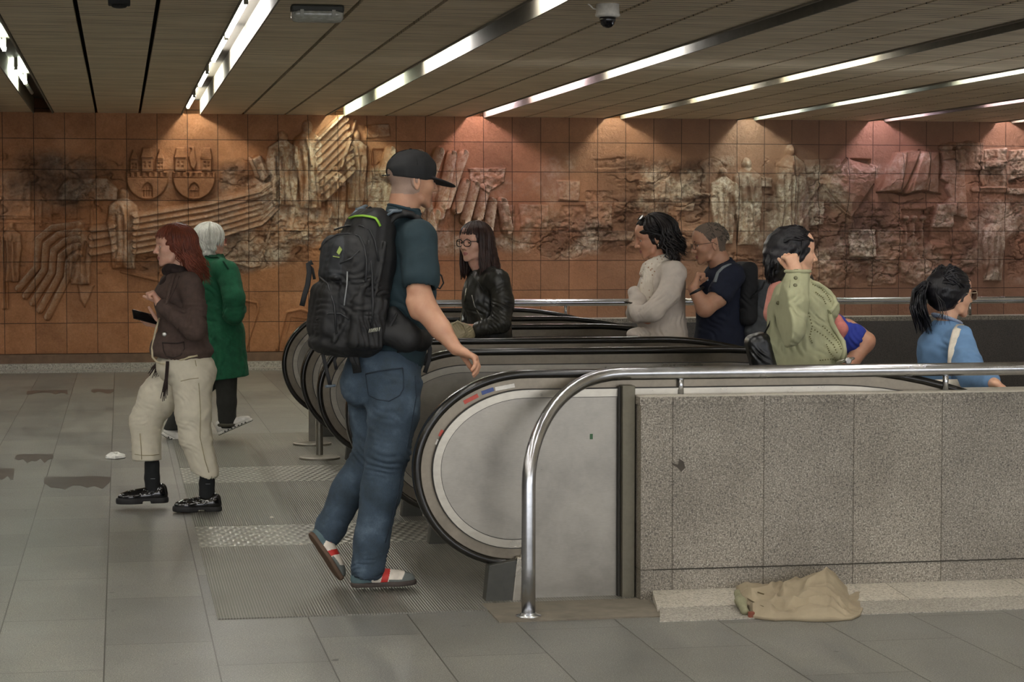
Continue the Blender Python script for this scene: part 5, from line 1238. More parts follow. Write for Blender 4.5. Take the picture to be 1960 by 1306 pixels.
# ---- young woman in the brown jacket, walking left
def brown_jacket():
    M = Person(11.38, 345, 960, 'young woman with auburn hair, brown jacket and cream trousers, walking left holding a phone'); p = M.p; root = M.root; r = M.r
    fr = Frame(p(333, 471), dirv(196, -3), UP, .93); fw = dirv(193); lf = np.cross(UP, fw)
    H = build_head(fr, [p(341, 512), p(346, 545)], .0034, neck_r=.050)
    A = Fld.around([p(305, 582, -.17), p(292, 560, -.17), p(310, 600, -.1), p(280, 590, 0), p(300, 630, .12)], .07, .0034)
    A.cone(p(318, 592, -.18), p(306, 582, -.17), .028, .026, .01); hand(A, p(306, 583, -.17), p(298, 569, -.17) - p(306, 583, -.17), dirv(95), dirv(200, -20), (78, 85, 50), .88, thumb=(.6, .3, .6))
    A.cone(p(318, 622, .08), p(306, 618, .05), .026, .023, .01); hand(A, p(307, 620, .05), dirv(178, 8), dirv(262, 45), UP + dirv(90) * .1, (16, 42, 42), .9, thumb=(.65, .45, .7), tb=.3)
    core = Fld.around([p(345, 520), p(350, 690), p(396, 900, -.1), p(291, 875, .12)], .2, .011); core.cone(p(347, 545), p(351, 690), .08, .09); core.chain([p(355, 700, -.06), p(370, 800, -.1), p(396, 900, -.1)], [.06, .05, .036]); core.chain([p(345, 700, .06), p(283, 805, .1), p(291, 875, .11)], [.06, .05, .036]); core.chain([p(352, 550, -.1), p(370, 628, -.2), p(318, 592, -.18)], [.03, .022, .022]); core.chain([p(340, 550, .1), p(322, 612, .17), p(318, 621, .08)], [.03, .022, .022])
    L = Fld.around([p(280, 870, .1), p(400, 950, -.1)], .08, .006); L.cone(p(291, 868, .11), p(291, 900, .11), .036, .036); L.cone(p(396, 890, -.1), p(396, 920, -.1), .034, .034)
    skin('body', [H, A, core, L], [S_FAIR, LIPS_F], root, lips_fm(fr)); eyes(fr, root, '3a4a50'); brows(fr, root, '4c3428', .003)
    # hair
    hm = hair_mat('auburn', '4a2418', '8a4630'); B = hair_base(fr, .008, extra=[p(370, 540)]); B.cone(fr.p(-.05, 0, -.02), p(364, 512, 0), .062, .050, .03); B.cone(p(364, 512), p(378, 538), .050, .028, .03); B.rough(.002, .03, 2)
    hb = skin('hair', B, hm, root)
    rn = random.Random(3)
    L_ = hair_locks(fr, rn, (98, 172), 82, 4, .20, 130, .0055, .016, .012, .07, .010, .030, .06, drift=dirv(0) * .030, top_az=60)
    L_ += hair_locks(fr, rn, (172, 285), 82, 4, .20, 60, .0055, .016, .012, .07, .010, .030, .05, drift=dirv(0) * .02)
    L_ += hair_locks(fr, rn, (-58, 60), 86, 18, .012, 80, .0048, .014, .002, .05, .0, 0, .015, steps_fall=2)
    L_ += hair_locks(fr, rn, (74, 98), 84, 14, .13, 30, .0045, .014, .009, .06, .006, .05, .05, top_az=60)
    l = locks('hair_strand', L_, hm, root); l.parent = hb
    # jacket
    wool = plain('brown_wool', '54443d', .9, bmp=.5, bscale=420, var=.16, vscale=40); J = Fld.around([p(290, 525, .2), p(410, 700, -.25)], .09, .0055)
    J.cone(p(328, 541, .13), p(362, 543, -.13), .058, .060, .05); J.cone(p(342, 528), p(346, 552), .062, .09, .04)
    J.cone(p(346, 565, 0), p(350, 628, 0), .128, .122, .05, flat=(lf, .9)); J.cone(p(350, 628), p(349, 668), .122, .150, .04); J.ell(p(350, 672), (.163, .172, .055), [fw, lf, UP], .04)
    J.ell(p(318, 575, -.02), (.06, .1, .08), [fw, lf, UP], .05); J.ell(p(322, 665, -.02), (.095, .13, .085), [fw, lf, nrm(UP)], .03)
    J.half(p(350, 689, 0), -nrm(UP) + nrm(fw) * .16)
    J.chain([p(363, 545, -.15), p(374, 590, -.18), p(372, 632, -.21)], [.062, .058, .056], .02); J.cone(p(372, 632, -.21), p(310, 586, -.18), .055, .040, .02)
    J.chain([p(327, 545, .15), p(322, 612, .19)], [.058, .05], .02); J.cone(p(322, 614, .19), p(316, 622, .07), .048, .036, .02)
    for c_, rd, d_, wl, am, sd in ((p(375, 600, -.2), .11, UP + dirv(0) * .3, .05, .010, 1), (p(345, 615, -.2), .10, dirv(180) + UP * .2, .045, .009, 2), (p(385, 640, -.05), .12, dirv(0) * .3 + UP, .05, .004, 3), (p(375, 560, -.1), .1, dirv(0, 60), .06, .003, 5), (p(330, 680, -.1), .12, dirv(0), .07, .004, 6)): J.fold(c_, rd, d_, wl, am, 1.3, sd)
    J.rough(.0012, .05, 3); J.cone(p(309, 586, -.178), p(302, 580, -.17), .029, .031, .003, op='sub')
    jo = skin('jacket', J, wool, root); on = lambda pts, l=.0: sight(M, J, pts, l)
    pp = MB(); pp.tube(on([(305, 610), (299, 628), (294, 650), (291, 668), (292, 684), (299, 692), (310, 697), (325, 695), (345, 690), (362, 684), (378, 681)]), .0055, 8); pp.build('cream_piping', plain('cream_piping', 'c9bd9f', .8), root, smooth=True)
    pp = MB(); pp.tube(on([(311, 656), (325, 657), (340, 657), (352, 655)], .002), .0075, 8, flat=.5); pp.tube(on([(311, 657), (313, 672), (318, 682), (332, 685), (346, 680), (353, 668), (352, 655)]), .003, 6); pp.build('pocket', plain('wool_seam', '3b302b', .9), root, smooth=True)
    bt = MB(); c = on([(315, 640)])[0]; bt.lathe(c, [(.014, .0), (.014, -.006), (.009, -.009), (.002, -.009)], 18, 1); bt.build('round_button', steel('button', 'b8b6ae', .3), root, smooth=True)
    pp = MB(); pp.tube(on([(335, 525), (327, 545), (322, 565), (317, 582)], .002), .012, 8, flat=.35); pp.tube(on([(343, 528), (338, 545), (330, 562), (320, 580)], .0), .003, 6); pp.build('lapel', wool, root, smooth=True)
    # scarf
    sc_ = Fld.around([p(300, 510), p(345, 600)], .1, .0055); sm = plain('scarf_brown', '2f2320', .95, bmp=.5, bscale=300)
    ps = [p(340, 517) + (fr.x * .060 * math.cos(t) + fr.y * .066 * math.sin(t)) + UP * (.012 * math.sin(2 * t)) for t in np.linspace(0, 6.28, 13)]
    sc_.chain(ps, [.024] * 13, .01); sc_.chain([p(330, 528, -.03), p(318, 545, -.05), p(312, 570, -.06), p(312, 590, -.05)], [.03, .030, .030, .026], .02, flat=(lf, 1.3)); sc_.fold(p(318, 550, -.05), .1, dirv(180, 10), .03, .004, 1, 2)
    so = skin('scarf', sc_, sm, root)
    fr_ = MB(); rr = random.Random(8)
    for i in range(16):
        x = 287 + i * 1.3 + rr.uniform(-1, 1); fr_.tube([p(305 + i * .4, 690, .02), p(x + 4, 704, .0), p(x - 3 + rr.uniform(-3, 3), 718 + rr.uniform(-5, 6), -.01)], [.004, .003, .0015], 5)
    f = fr_.build('fringe', sm, root, smooth=True); f.parent = so; fr_ = MB()
    for i in range(10): fr_.tube([p(319 + i * .4, 692, -.13), p(316 + i * .5, 725, -.16), p(309 + i * 1.4 + rr.uniform(-2, 2), 752 + rr.uniform(-4, 18), -.17)], [.005, .0035, .002], 5)
    f = fr_.build('fringe', sm, root, smooth=True); f.parent = so
    # trousers
    tm = plain('cream_cotton', 'd3ccb8', .88, bmp=.35, bscale=350, var=.06, vscale=15)
    a = Fld.around([p(300, 690, .2), p(415, 690, -.2), p(400, 925, -.15), p(370, 700, 0)], .08, .006); a.ell(p(352, 700), (.150, .165, .12), [fw, lf, UP], .04); a.ell(p(388, 712, -.03), (.075, .1, .085), [fw, lf, UP], .03)
    a.chain([p(368, 728, -.08), p(370, 792, -.10), p(374, 837, -.10), p(394, 905, -.10)], [.112, .092, .083, .070], .03); a.fold(p(372, 830, -.1), .12, UP + dirv(0) * .5, .045, .006, 1.5, 3); a.fold(p(388, 880, -.1), .1, UP * .7 + dirv(0), .05, .005, 1.5, 4); a.fold(p(375, 745, -.1), .13, UP + dirv(0) * 1.2, .05, .005, 1.5, 5); a.rough(.0014, .05, 2)
    a.half(p(397, 908, 0), nrm(-UP - dirv(0) * .42)); a.cone(p(391, 895, -.1), p(398, 930, -.1), .058, .060, .003, op='sub')
    b_ = Fld.around([p(255, 700, .2), p(345, 700, 0), p(280, 890, .2)], .09, .006); b_.chain([p(335, 722, .07), p(303, 762, .09), p(279, 805, .10), p(281, 882, .11)], [.118, .105, .083, .078], .03)
    b_.fold(p(285, 805, .1), .11, UP + dirv(180) * .5, .04, .006, 1.5, 6); b_.fold(p(300, 760, .05), .12, UP + dirv(0) * .8, .05, .005, 1.5, 7); b_.rough(.0014, .05, 5); b_.half(p(281, 881, .1), -UP); b_.cone(p(282, 868, .11), p(282, 900, .11), .062, .062, .003, op='sub')
    skin('trousers', [a, b_], tm, root)
    sm_ = MB(); sm_.tube(sight(M, a, [(374, 690), (381, 740), (384, 790), (383, 837), (392, 880), (400, 905)]), .002, 6); sm_.tube(sight(M, a, [(346, 730), (362, 726), (380, 724)]), .002, 6); sm_.tube(sight(M, b_, [(268, 830), (270, 855), (271, 880)]), .002, 6); sm_.tube(sight(M, b_, [(258, 870), (275, 872), (290, 872), (305, 870)]), .002, 6); sm_.build('seam', plain('seam_tan', 'a39878', .9), root, smooth=True)
    so_ = plain('black_sock', '16181a', .85, bmp=.4, bscale=400)
    for nm, pts in (('sock', [p(291, 888, .11), p(291, 915, .11), p(293, 938, .11)]), ('sock', [p(398, 900, -.1), p(396, 925, -.1), p(396, 948, -.1)])):
        S = Fld.around(pts, .07, .005); S.chain(pts, [.041, .041, .043], .01); skin(nm, S, so_, root)
        wl = MB(); c = pts[1]; wl.tube([c - V3(0, .042, 0) + dirv(180) * .016, c - V3(0, .0445, 0), c - V3(0, .042, 0) - dirv(180) * .016], .0012, 5); wl.build('sock_lettering', plain('grey_thread', '8b8f90', .8), root)
    pat = plain('patent_black', '0e0e10', .12, spec=.8, bmp=.15, bscale=60); spk = plain('shoe_marks', 'c9c9c4', .3); sol = plain('black_sole', '201f1f', .7)
    for heel, toe, lift in ((p(424, 974, -.11), p(331, 974, -.12), 0), (p(322, 962, .11), p(223, 965, .1), 1)):
        s_ = shoe_frame(heel, toe, UP if not lift else nrm(UP + dirv(180) * .06)); s_.o = s_.o + V3(0, 0, 0)
        if not lift: s_.o[2] = .001
        Fs = shoe_field(s_, .0036, .030, .045); o = skin('shoe', Fs, pat, root); o['label'] = 'lifted black patent loafer' if lift else 'planted black patent loafer with white marks and a ring buckle'
        q = skin('sole', sole_field(s_, .0036, 0, .032, heel_gap=True, grow=.004), sol, root); q.parent = o
        mk = MB(); rr = random.Random(2 if lift else 5)
        for i in range(9 if lift else 24):
            x = rr.uniform(.13, .25); y_ = rr.uniform(.1, .95) * 1.0; th = y_ * 1.5; c = s_.p(x, 0, .05) + (s_.y * math.sin(th) + s_.z * math.cos(th)) * .08; r0_ = c.copy()
            for _ in range(40):
                ii = np.round((c - Fs.lo) / Fs.h).astype(int)
                if (ii >= 0).all() and (ii < np.array(Fs.V.shape)).all() and Fs.V[tuple(ii)] < .001: break
                c = c - (s_.y * math.sin(th) + s_.z * math.cos(th)) * .002
            a_ = rr.uniform(0, 6.28); dd = s_.x * math.cos(a_) + s_.z * math.sin(a_) * .6; mk.tube([c - dd * .005, c + dd * .005], .0014, 5)
        k_ = mk.build('white_mark', spk, root); k_.parent = o
        bk = MB(); 
        for cx in (.088, .108): bk.tube([s_.p(cx + .009 * math.cos(t), .043, .062 + .009 * math.sin(t)) for t in np.linspace(0, 6.28, 13)], .0016, 5, cap=False)
        bk.tube([s_.p(.035, .036, .075), s_.p(.08, .042, .064), s_.p(.12, .03, .072), s_.p(.125, 0, .078), s_.p(.115, -.03, .072)], .006, 6, flat=.5); k_ = bk.build('buckle_strap', pat if lift else steel('ring', 'c8c6c0', .2), root, smooth=True); k_.parent = o
    # phone
    c = p(277, 607, .02); L_x = nrm(p(256, 601, .0) - p(303, 613, .05)); W = perp(V3(0, .75, 0) + UP * .62, L_x); N = np.cross(L_x, W)
    ph = MB(); cs = [c + L_x * a * .070 + W * b2 * .034 + N * q * .0045 for q in (-1, 1) for a, b2 in ((-1, -1), (1, -1), (1, 1), (-1, 1))]; ph.add(cs, [(0, 3, 2, 1), (4, 5, 6, 7), (0, 1, 5, 4), (1, 2, 6, 5), (2, 3, 7, 6), (3, 0, 4, 7)])
    o = ph.build('phone', plain('phone_black', '101112', .15), bevel=.0035); tag(o, 'black smartphone held flat in the hand of the woman in the brown jacket', 'phone')
brown_jacket()

# ---- woman in the green coat, walking right behind
def green_coat():
    M = Person(15.2, 420, 835, 'woman with short white hair, long green hooded coat and white sneakers, walking right'); p = M.p; root = M.root
    fr = Frame(p(404, 460), dirv(22, -3), UP, .97); fw = dirv(20); lf = np.cross(UP, fw)
    H = build_head(fr, [p(400, 486), p(398, 505)], .0045, neck_r=.052)
    L = Fld.around([p(335, 820, .2), p(440, 830, 0)], .08, .008); L.cone(p(330, 812, .12), p(328, 826, .12), .032, .03); L.cone(p(434, 806, -.05), p(434, 816, -.05), .034, .03)
    core = Fld.around([p(405, 500), p(425, 700), p(330, 815, .12), p(434, 808, -.05)], .2, .012); core.cone(p(403, 515), p(428, 700), .09, .1); core.chain([p(430, 700, -.05), p(434, 770, -.06), p(434, 808, -.05)], [.06, .05, .035]); core.chain([p(420, 700, .05), p(362, 765, .1), p(330, 813, .12)], [.06, .05, .034]); core.chain([p(430, 530, -.12), p(447, 600, -.22), p(448, 612, .03)], [.05, .04, .03])
    Hn = Fld.around([p(452, 618, .02), p(458, 622, .02)], .08, .006); Hn.cone(p(446, 612, .05), p(442, 612, .08), .03, .03)
    skin('body', [H, core, L, Hn], [S_FAIR, LIPS_F], root, lips_fm(fr)); eyes(fr, root)
    glasses(fr, root, plain('red_frame', '8a3a2c', .35), th=.0028)
    hm = hair_mat('white_hair', 'a9a89c', 'e8e6dc', .55); B = hair_base(fr, .010, extra=[fr.p(-.05, 0, -.15)]); B.cone(fr.p(-.04, .0, -.03), fr.p(-.035, 0, -.085), .085, .082, .02); B.rough(.003, .04, 2); B.ell(fr.p(.085, 0, -.05), (.062, .09, .10), fr.A, .01, 'sub')
    hb = skin('hair', B, hm, root); rn = random.Random(5)
    L_ = hair_locks(fr, rn, (80, 280), 84, 6, .115, 150, .0075, .018, .007, .06, .008, .0, .03, inward=.012) + hair_locks(fr, rn, (40, 80), 80, 18, .06, 22, .006, .014, .005, .05, .004, .03, .02) + hair_locks(fr, rn, (280, 320), 80, 12, .085, 24, .006, .016, .005, .05, .006, .02, .02)
    L_ += hair_locks(fr, rn, (-60, 60), 86, 38, .0, 30, .006, .012)
    l = locks('hair_strand', L_, hm, root); l.parent = hb
    gm = plain('green_wool', '16573a', .9, bmp=.5, bscale=260, var=.22, vscale=22, sheen=.0)
    J = Fld.around([p(372, 495, .25), p(470, 500, -.25), p(405, 728, .2), p(462, 728, -.2)], .09, .008)
    J.cone(p(395, 515, .16), p(424, 515, -.15), .078, .078, .05); J.cone(p(404, 505), p(410, 540), .10, .14, .05); J.cone(p(410, 545), p(428, 640), .145, .135, .05); J.cone(p(428, 640), p(433, 722), .15, .165, .05, flat=(lf, .95))
    J.chain([p(436, 522, -.16), p(448, 570, -.24), p(447, 602, -.22)], [.085, .078, .074], .02); J.cone(p(448, 600, -.22), p(456, 592, -.10), .072, .06, .02); J.chain([p(392, 522, .16), p(398, 590, .24), p(430, 600, .25)], [.08, .075, .06], .02)
    J.cone(p(385, 500, .02), p(418, 497, .02), .055, .05, .02); J.cone(p(390, 510, -.06), p(425, 506, -.05), .035, .03, .01)   # folded hood
    for c_, rd, d_, wl, am, sd in ((p(445, 600, -.2), .16, UP + dirv(180) * .4, .07, .009, 1), (p(430, 680, -.1), .22, dirv(0), .09, .010, 2), (p(430, 620, -.1), .15, UP + dirv(0), .08, .008, 3), (p(415, 560, -.1), .16, dirv(0, 40), .09, .006, 4), (p(404, 502, -.05), .12, UP + dirv(0) * .3, .04, .006, 5)): J.fold(c_, rd, d_, wl, am, 1.4, sd)
    J.rough(.002, .08, 3); J.half(p(433, 724, 0), nrm(-UP + dirv(0) * .12)); J.cone(p(404, 500, 0), p(404, 478, 0), .066, .075, .004, op='sub')
    skin('coat', J, gm, root)
    k = MB(); k.tube(sight(M, J, [(392, 490), (405, 492), (417, 492), (430, 503), (437, 515)], .003), .006, 6); k.build('hood_edge', plain('green_dark', '0f3d2a', .9), root, smooth=True)
    T = Fld.around([p(415, 700, .15), p(440, 825, -.1), p(330, 830, .2)], .1, .008); dk = plain('dark_corduroy', '2a2a26', .9, var=.15)
    T.ell(p(428, 690), (.13, .15, .1), [fw, lf, UP]); T.chain([p(432, 710, -.06), p(434, 770, -.06), p(435, 812, -.05)], [.085, .07, .064], .02); T.fold(p(434, 800, -.06), .1, UP, .05, .004); T.half(p(435, 818, 0), -UP)
    T2 = Fld.around([p(415, 700, .1), p(325, 830, .2)], .1, .008); T2.chain([p(414, 712, .08), p(360, 765, .1), p(330, 822, .12)], [.09, .075, .062], .02); T2.half(p(329, 826, 0), nrm(-UP))
    skin('trousers', [T, T2], dk, root); c = MB(); c.tube([p(435, 813, -.05) + V3(math.cos(t) * .066, math.sin(t) * .066, 0) for t in np.linspace(0, 6.28, 20)], .012, 8, cap=False); c.build('turned_up_cuff', plain('cuff_brown', '423f33', .9), root, smooth=True)
    wm = plain('white_sneaker', 'cfccc4', .5); gs = plain('sneaker_sole_green', '59604e', .7)
    for heel, toe, up, lb in ((p(419, 834, -.05), p(478, 806 + 2, -.08), nrm(UP - dirv(0) * .45), 'front white sneaker with holes along the sole'), (p(309, 832, .12), p(349, 852, .10), nrm(UP + dirv(0) * .55), 'rear white sneaker tipped on its toe')):
        s_ = shoe_frame(heel, toe, up); s_.s = .95
        o = skin('shoe', shoe_field(s_, .0055, .024, .05), wm, root); o['label'] = lb; q = skin('sole', sole_field(s_, .0055, 0, .024), [wm, gs], root, lambda C, s_=s_: (s_.loc(C)[2] < .006).astype(np.int32)); q.parent = o
        h_ = MB()
        for i in range(7): h_.lathe(s_.p(.06 + i * .028, -.052 + .006 * abs(i - 4) / 4, .013), [(.0055, -.004), (.0055, .004)], 8, 1)
        k = h_.build('sole_hole', plain('hole_dark', '2b2b28', .8), root); k.parent = o
        h_ = MB(); [h_.tube([s_.p(.11 + i * .02, -.02, .068 - i * .007), s_.p(.12 + i * .02, .015, .070 - i * .007)], .002, 5) for i in range(3)]; k = h_.build('laces', plain('lace_dark', '4a4a48', .8), root); k.parent = o
green_coat()

# ---- woman in the leather jacket on the middle escalator
def leather_jacket():
    M = Person(11.73, 935, 640, 'woman with long dark hair, black glasses and black leather jacket on the escalator, looking back'); p = M.p; root = M.root
    fr = Frame(p(909, 464), dirv(228, -2), UP, .93); fw = dirv(190); lf = np.cross(UP, fw)
    H = build_head(fr, [p(912, 500), p(925, 530)], .0034, neck_r=.047)
    A = Fld.around([p(905, 622, -.2), p(880, 640, -.2)], .09, .004); A.cone(p(920, 628, -.2), p(905, 630, -.2), .027, .025); hand(A, p(905, 630, -.2), dirv(180, -15), UP + dirv(180) * .2, V3(0, 1, 0), (25, 40, 30), .88)
    core = Fld.around([p(930, 530), p(945, 700)], .2, .014); core.cone(p(930, 540), p(945, 720), .09, .1)
    skin('body', [H, A, core], [S_FAIR, LIPS_F], root, lips_fm(fr)); eyes(fr, root, '4a3526'); brows(fr, root, '2a1c18', .0036)
    glasses(fr, root, plain('black_frame', '121110', .25), rx=.0265, rz=.0205, th=.0026, square=.75, up=-.001)
    hm = hair_mat('dark_brown', '1c1210', '46302a', .38); B = hair_base(fr, .007, extra=[p(950, 520)]); B.cone(fr.p(-.055, 0, 0), p(940, 510, .02), .078, .055, .03); B.rough(.0015, .03, 3)
    hb = skin('hair', B, hm, root); rn = random.Random(9)
    L_ = hair_locks(fr, rn, (62, 105), 84, 5, .215, 46, .0075, .010, .003, .12, .0, .0, .03, drift=dirv(270) * .02) + hair_locks(fr, rn, (-108, -62), 84, 5, .235, 48, .0075, .010, .003, .12, .0, .0, .03, drift=dirv(270) * .02)
    L_ += hair_locks(fr, rn, (100, 262), 84, 0, .20, 90, .008, .012, .003, .12, .0, .03, .03, drift=dirv(270) * .01)
    L_ += hair_locks(fr, rn, (-52, 52), 86, 17, .012, 60, .0055, .011, .001, .05, .0, 0, .008, steps_fall=2)
    l = locks('hair_strand', L_, hm, root); l.parent = hb
    le, nt, b = _nt('black_leather'); v = objvec(nt); nt.links.new(ramp(nt, noise(nt, v, 20, 4), [(.3, lin('1c1c19')), (.7, lin('34332d'))]), b.inputs['Base Color']); b.inputs['Roughness'].default_value = .42; b.inputs['Specular IOR Level'].default_value = .5; bump(nt, b, noise(nt, v, 120, 4, .6), .25, .002)
    J = Fld.around([p(885, 500, .25), p(985, 660, -.3)], .1, .0055)
    J.cone(p(918, 538, .15), p(948, 536, -.15), .062, .064, .05); J.cone(p(926, 520, 0), p(930, 545, 0), .062, .09, .03); J.cone(p(930, 555), p(938, 640), .125, .118, .05, flat=(lf, .9)); J.cone(p(938, 640), p(942, 690), .12, .13, .03); J.ell(p(905, 575, -.02), (.06, .11, .08), [fw, lf, UP], .04)
    J.chain([p(955, 538, -.16), p(963, 580, -.20), p(958, 618, -.24)], [.064, .060, .058], .02); J.cone(p(957, 620, -.24), p(917, 630, -.21), .055, .042, .02); J.chain([p(912, 540, .16), p(903, 600, .22), p(893, 622, .1)], [.06, .055, .042], .02)
    for c_, rd, d_, wl, am, sd in ((p(962, 590, -.24), .09, UP + dirv(0) * .3, .04, .008, 1), (p(955, 622, -.25), .09, dirv(0, 40), .035, .008, 2), (p(930, 628, -.22), .08, dirv(0), .035, .005, 3), (p(955, 545, -.2), .08, UP + dirv(180) * .5, .05, .004, 4), (p(915, 600, -.1), .11, UP + dirv(0) * .4, .06, .005, 5)): J.fold(c_, rd, d_, wl, am, 1.4, sd)
    J.rough(.0014, .045, 6); J.cone(p(921, 520, 0), p(914, 498, 0), .05, .062, .004, op='sub')
    skin('leather_jacket', J, le, root); on = lambda pts, l=.0: sight(M, J, pts, l)
    z = MB(); z.tube(on([(903, 565), (908, 585), (915, 598), (921, 608)], .001), .0028, 6); z.tube(on([(921, 606), (922, 612)], .002), .005, 6); z.build('zip', steel('zip_metal', 'b5b2a8', .3), root, smooth=True)
    z = MB(); z.tube(on([(897, 525), (895, 545), (890, 575), (888, 605)], .001), .004, 6); z.tube(on([(930, 508), (945, 512), (958, 524), (963, 536)], .001), .003, 6); z.tube(on([(902, 525), (915, 540), (925, 556)], .001), .003, 6); z.build('seam', le, root, smooth=True)
    lower_body(M, p(942, 700), [V3(p(930, 700)[0], 11.62, .07), V3(p(950, 700)[0] + .06, 11.84, .07)], [V3(p(935, 700)[0], 11.63, .48), V3(p(948, 700)[0], 11.83, .48)], DARK_T, DARK_S)
    # quilted bag
    bag = empty('handbag', tuple(p(884, 642, -.22)), 'gathered beige handbag with a chain strap at the waist of the woman in leather', 'handbag'); bm = plain('beige_leather', 'a89c7c', .5, var=.12)
    B = Fld.around([p(862, 616, -.25), p(906, 660, -.2)], .06, .0045); B.ell(p(884, 641, -.22), (.075, .05, .066), None, .02); B.ell(p(870, 628, -.22), (.035, .04, .03), None, .02)
    B.fold(p(880, 632, -.24), .08, dirv(0, 45), .028, .009, 1.2, 3); B.fold(p(895, 640, -.24), .06, dirv(0, -60), .026, .007, 1.0, 5); skin('pouch', B, bm, bag)
    c = MB(); on2 = sight(M, J, [(893, 552), (889, 575), (884, 598)], .004); c.tube(on2 + [p(881, 616, -.25)], .0035, 6); c.build('chain_strap', steel('chain', 'a8a290', .35), bag, smooth=True)
    c = MB(); c.tube([p(866, 622, -.27), p(876, 615, -.27), p(888, 622, -.28), p(893, 636, -.28), p(886, 648, -.28)], .006, 8); c.build('handle', bm, bag, smooth=True)
leather_jacket()
# ---- woman in the off-white cardigan
def white_cardigan():
    M = Person(11.73, 1262, 640, 'dark-haired woman with folded arms, cream floral scarf and off-white cardigan, looking down'); p = M.p; root = M.root
    fr = Frame(p(1249, 455), dirv(188, -14), UP + dirv(180) * .1, .95); fw = dirv(188); lf = np.cross(UP, fw)
    H = build_head(fr, [p(1258, 492), p(1265, 525)], .0034, neck_r=.05)
    A = Fld.around([p(1200, 575, 0), p(1245, 615, -.2)], .1, .004); A.cone(p(1218, 590, -.12), p(1210, 580, -.11), .028, .024); A.cone(p(1226, 606, -.2), p(1240, 612, -.18), .03, .027); hand(A, p(1218, 596, -.10), dirv(20, -5), UP, V3(0, 1, 0), (20, 30, 20), .8)
    core = Fld.around([p(1265, 530), p(1270, 700)], .2, .014); core.cone(p(1266, 530), p(1270, 720), .09, .1)
    skin('body', [H, A, core], [S_TAN, LIPS_F], root, lips_fm(fr)); eyes(fr, root); brows(fr, root, '241a16', .003)
    hm = hair_mat('black_curls', '0c0a0a', '2c2625', .4); B = hair_base(fr, .016, extra=[p(1300, 500)]); B.ell(fr.p(-.07, 0, -.015), (.075, .09, .085), fr.A, .03); B.cone(fr.p(-.085, 0, -.03), p(1285, 495, 0), .06, .05, .03); B.rough(.005, .05, 2); B.ell(fr.p(.08, 0, -.05), (.066, .1, .10), fr.A, .01, 'sub')
    hb = skin('hair', B, hm, root); rn = random.Random(12)
    L_ = hair_locks(fr, rn, (100, 260), 82, 6, .16, 150, .0085, .034, .016, .055, .02, .045, .06) + hair_locks(fr, rn, (55, 100), 82, 26, .05, 26, .007, .02, .008, .05, .004, .07, .02) + hair_locks(fr, rn, (260, 305), 82, 26, .05, 22, .007, .02, .008, .05, .004, .07, .02) + hair_locks(fr, rn, (-55, 55), 88, 40, .0, 44, .007, .015)
    l = locks('hair_strand', L_, hm, root); l.parent = hb
    f2 = Frame(fr.p(-.022, 0, .050), fr.x * .62 + fr.z * .8, fr.z * .62 - fr.x * .8, .95)
    glasses(f2, root, plain('tortoise', '2b1d14', .2), plain('dark_lens', '1a1512', .3), rx=.023, rz=.017, fwd=.112, temples=(1, -1), name='sunglasses', label='sunglasses pushed up on the hair')
    e = MB(); c = fr.p(-.008, .084, -.046); e.lathe(c, [(.002, .012), (.005, .004), (.006, -.006), (.002, -.012)], 10); e.build('earring', steel('pearl', 'd8c8b8', .2), root, smooth=True)
    k = plain('offwhite_knit', 'cfc4b8', .92, bmp=.5, bscale=380, var=.05); J = Fld.around([p(1195, 500, .25), p(1320, 660, -.3)], .1, .0055)
    J.cone(p(1258, 520, .16), p(1286, 522, -.15), .066, .068, .05); J.cone(p(1268, 508), p(1270, 540), .065, .11, .04); J.cone(p(1266, 550), p(1268, 640), .135, .138, .05); J.cone(p(1268, 640), p(1270, 700), .14, .16, .03)
    J.chain([p(1292, 524, -.17), p(1280, 562, -.23), p(1250, 596, -.26)], [.070, .064, .058], .02); J.cone(p(1250, 597, -.26), p(1225, 603, -.22), .058, .045, .02); J.cone(p(1222, 600, -.2), p(1214, 588, -.14), .047, .040, .02)
    J.chain([p(1253, 528, .16), p(1228, 575, .15), p(1217, 600, .03)], [.066, .06, .055], .02); J.cone(p(1215, 598, .0), p(1222, 575, -.13), .050, .042, .02); J.cone(p(1222, 580, -.12), p(1214, 560, -.10), .045, .038, .02)
    for c_, rd, d_, wl, am, sd in ((p(1268, 588, -.27), .12, dirv(0, -50), .045, .007, 1), (p(1230, 600, -.24), .07, dirv(0, 20), .032, .004, 2), (p(1290, 560, -.2), .12, dirv(0, 50), .06, .005, 3), (p(1285, 620, -.1), .13, dirv(0), .07, .007, 4), (p(1212, 580, -.1), .07, UP, .035, .004, 5)): J.fold(c_, rd, d_, wl, am, 1.3, sd)
    J.ell(p(1222, 640, -.12), (.07, .05, .04), None, .02); J.fold(p(1222, 630, -.15), .09, dirv(0, 40), .04, .008, 1, 9); J.rough(.0013, .05, 7); skin('cardigan', J, k, root)
    w = MB(); c = p(1206, 580, -.13); w.tube([c + dirv(180) * .032 * math.cos(t) + nrm(UP * .5 + dirv(0) * -.3) * 0 + V3(0, .034 * math.sin(t), 0) + UP * .008 * math.cos(t) for t in np.linspace(0, 6.28, 16)], .005, 6, cap=False); w.build('bracelet_watch', steel('dark_watch', '5a5148', .3), root, smooth=True)
    m, nt, b = _nt('floral_scarf'); v = objvec(nt); vo = node(nt, 'ShaderNodeTexVoronoi'); vo.inputs['Scale'].default_value = 42; nt.links.new(v, vo.inputs['Vector'])
    nt.links.new(mixc(nt, ramp(nt, vo.outputs['Distance'], [(.14, (1, 1, 1)), (.24, (0, 0, 0))]), lin('ded4c4'), lin('a9866c')), b.inputs['Base Color']); b.inputs['Roughness'].default_value = .9; bump(nt, b, noise(nt, v, 300), .3, .002)
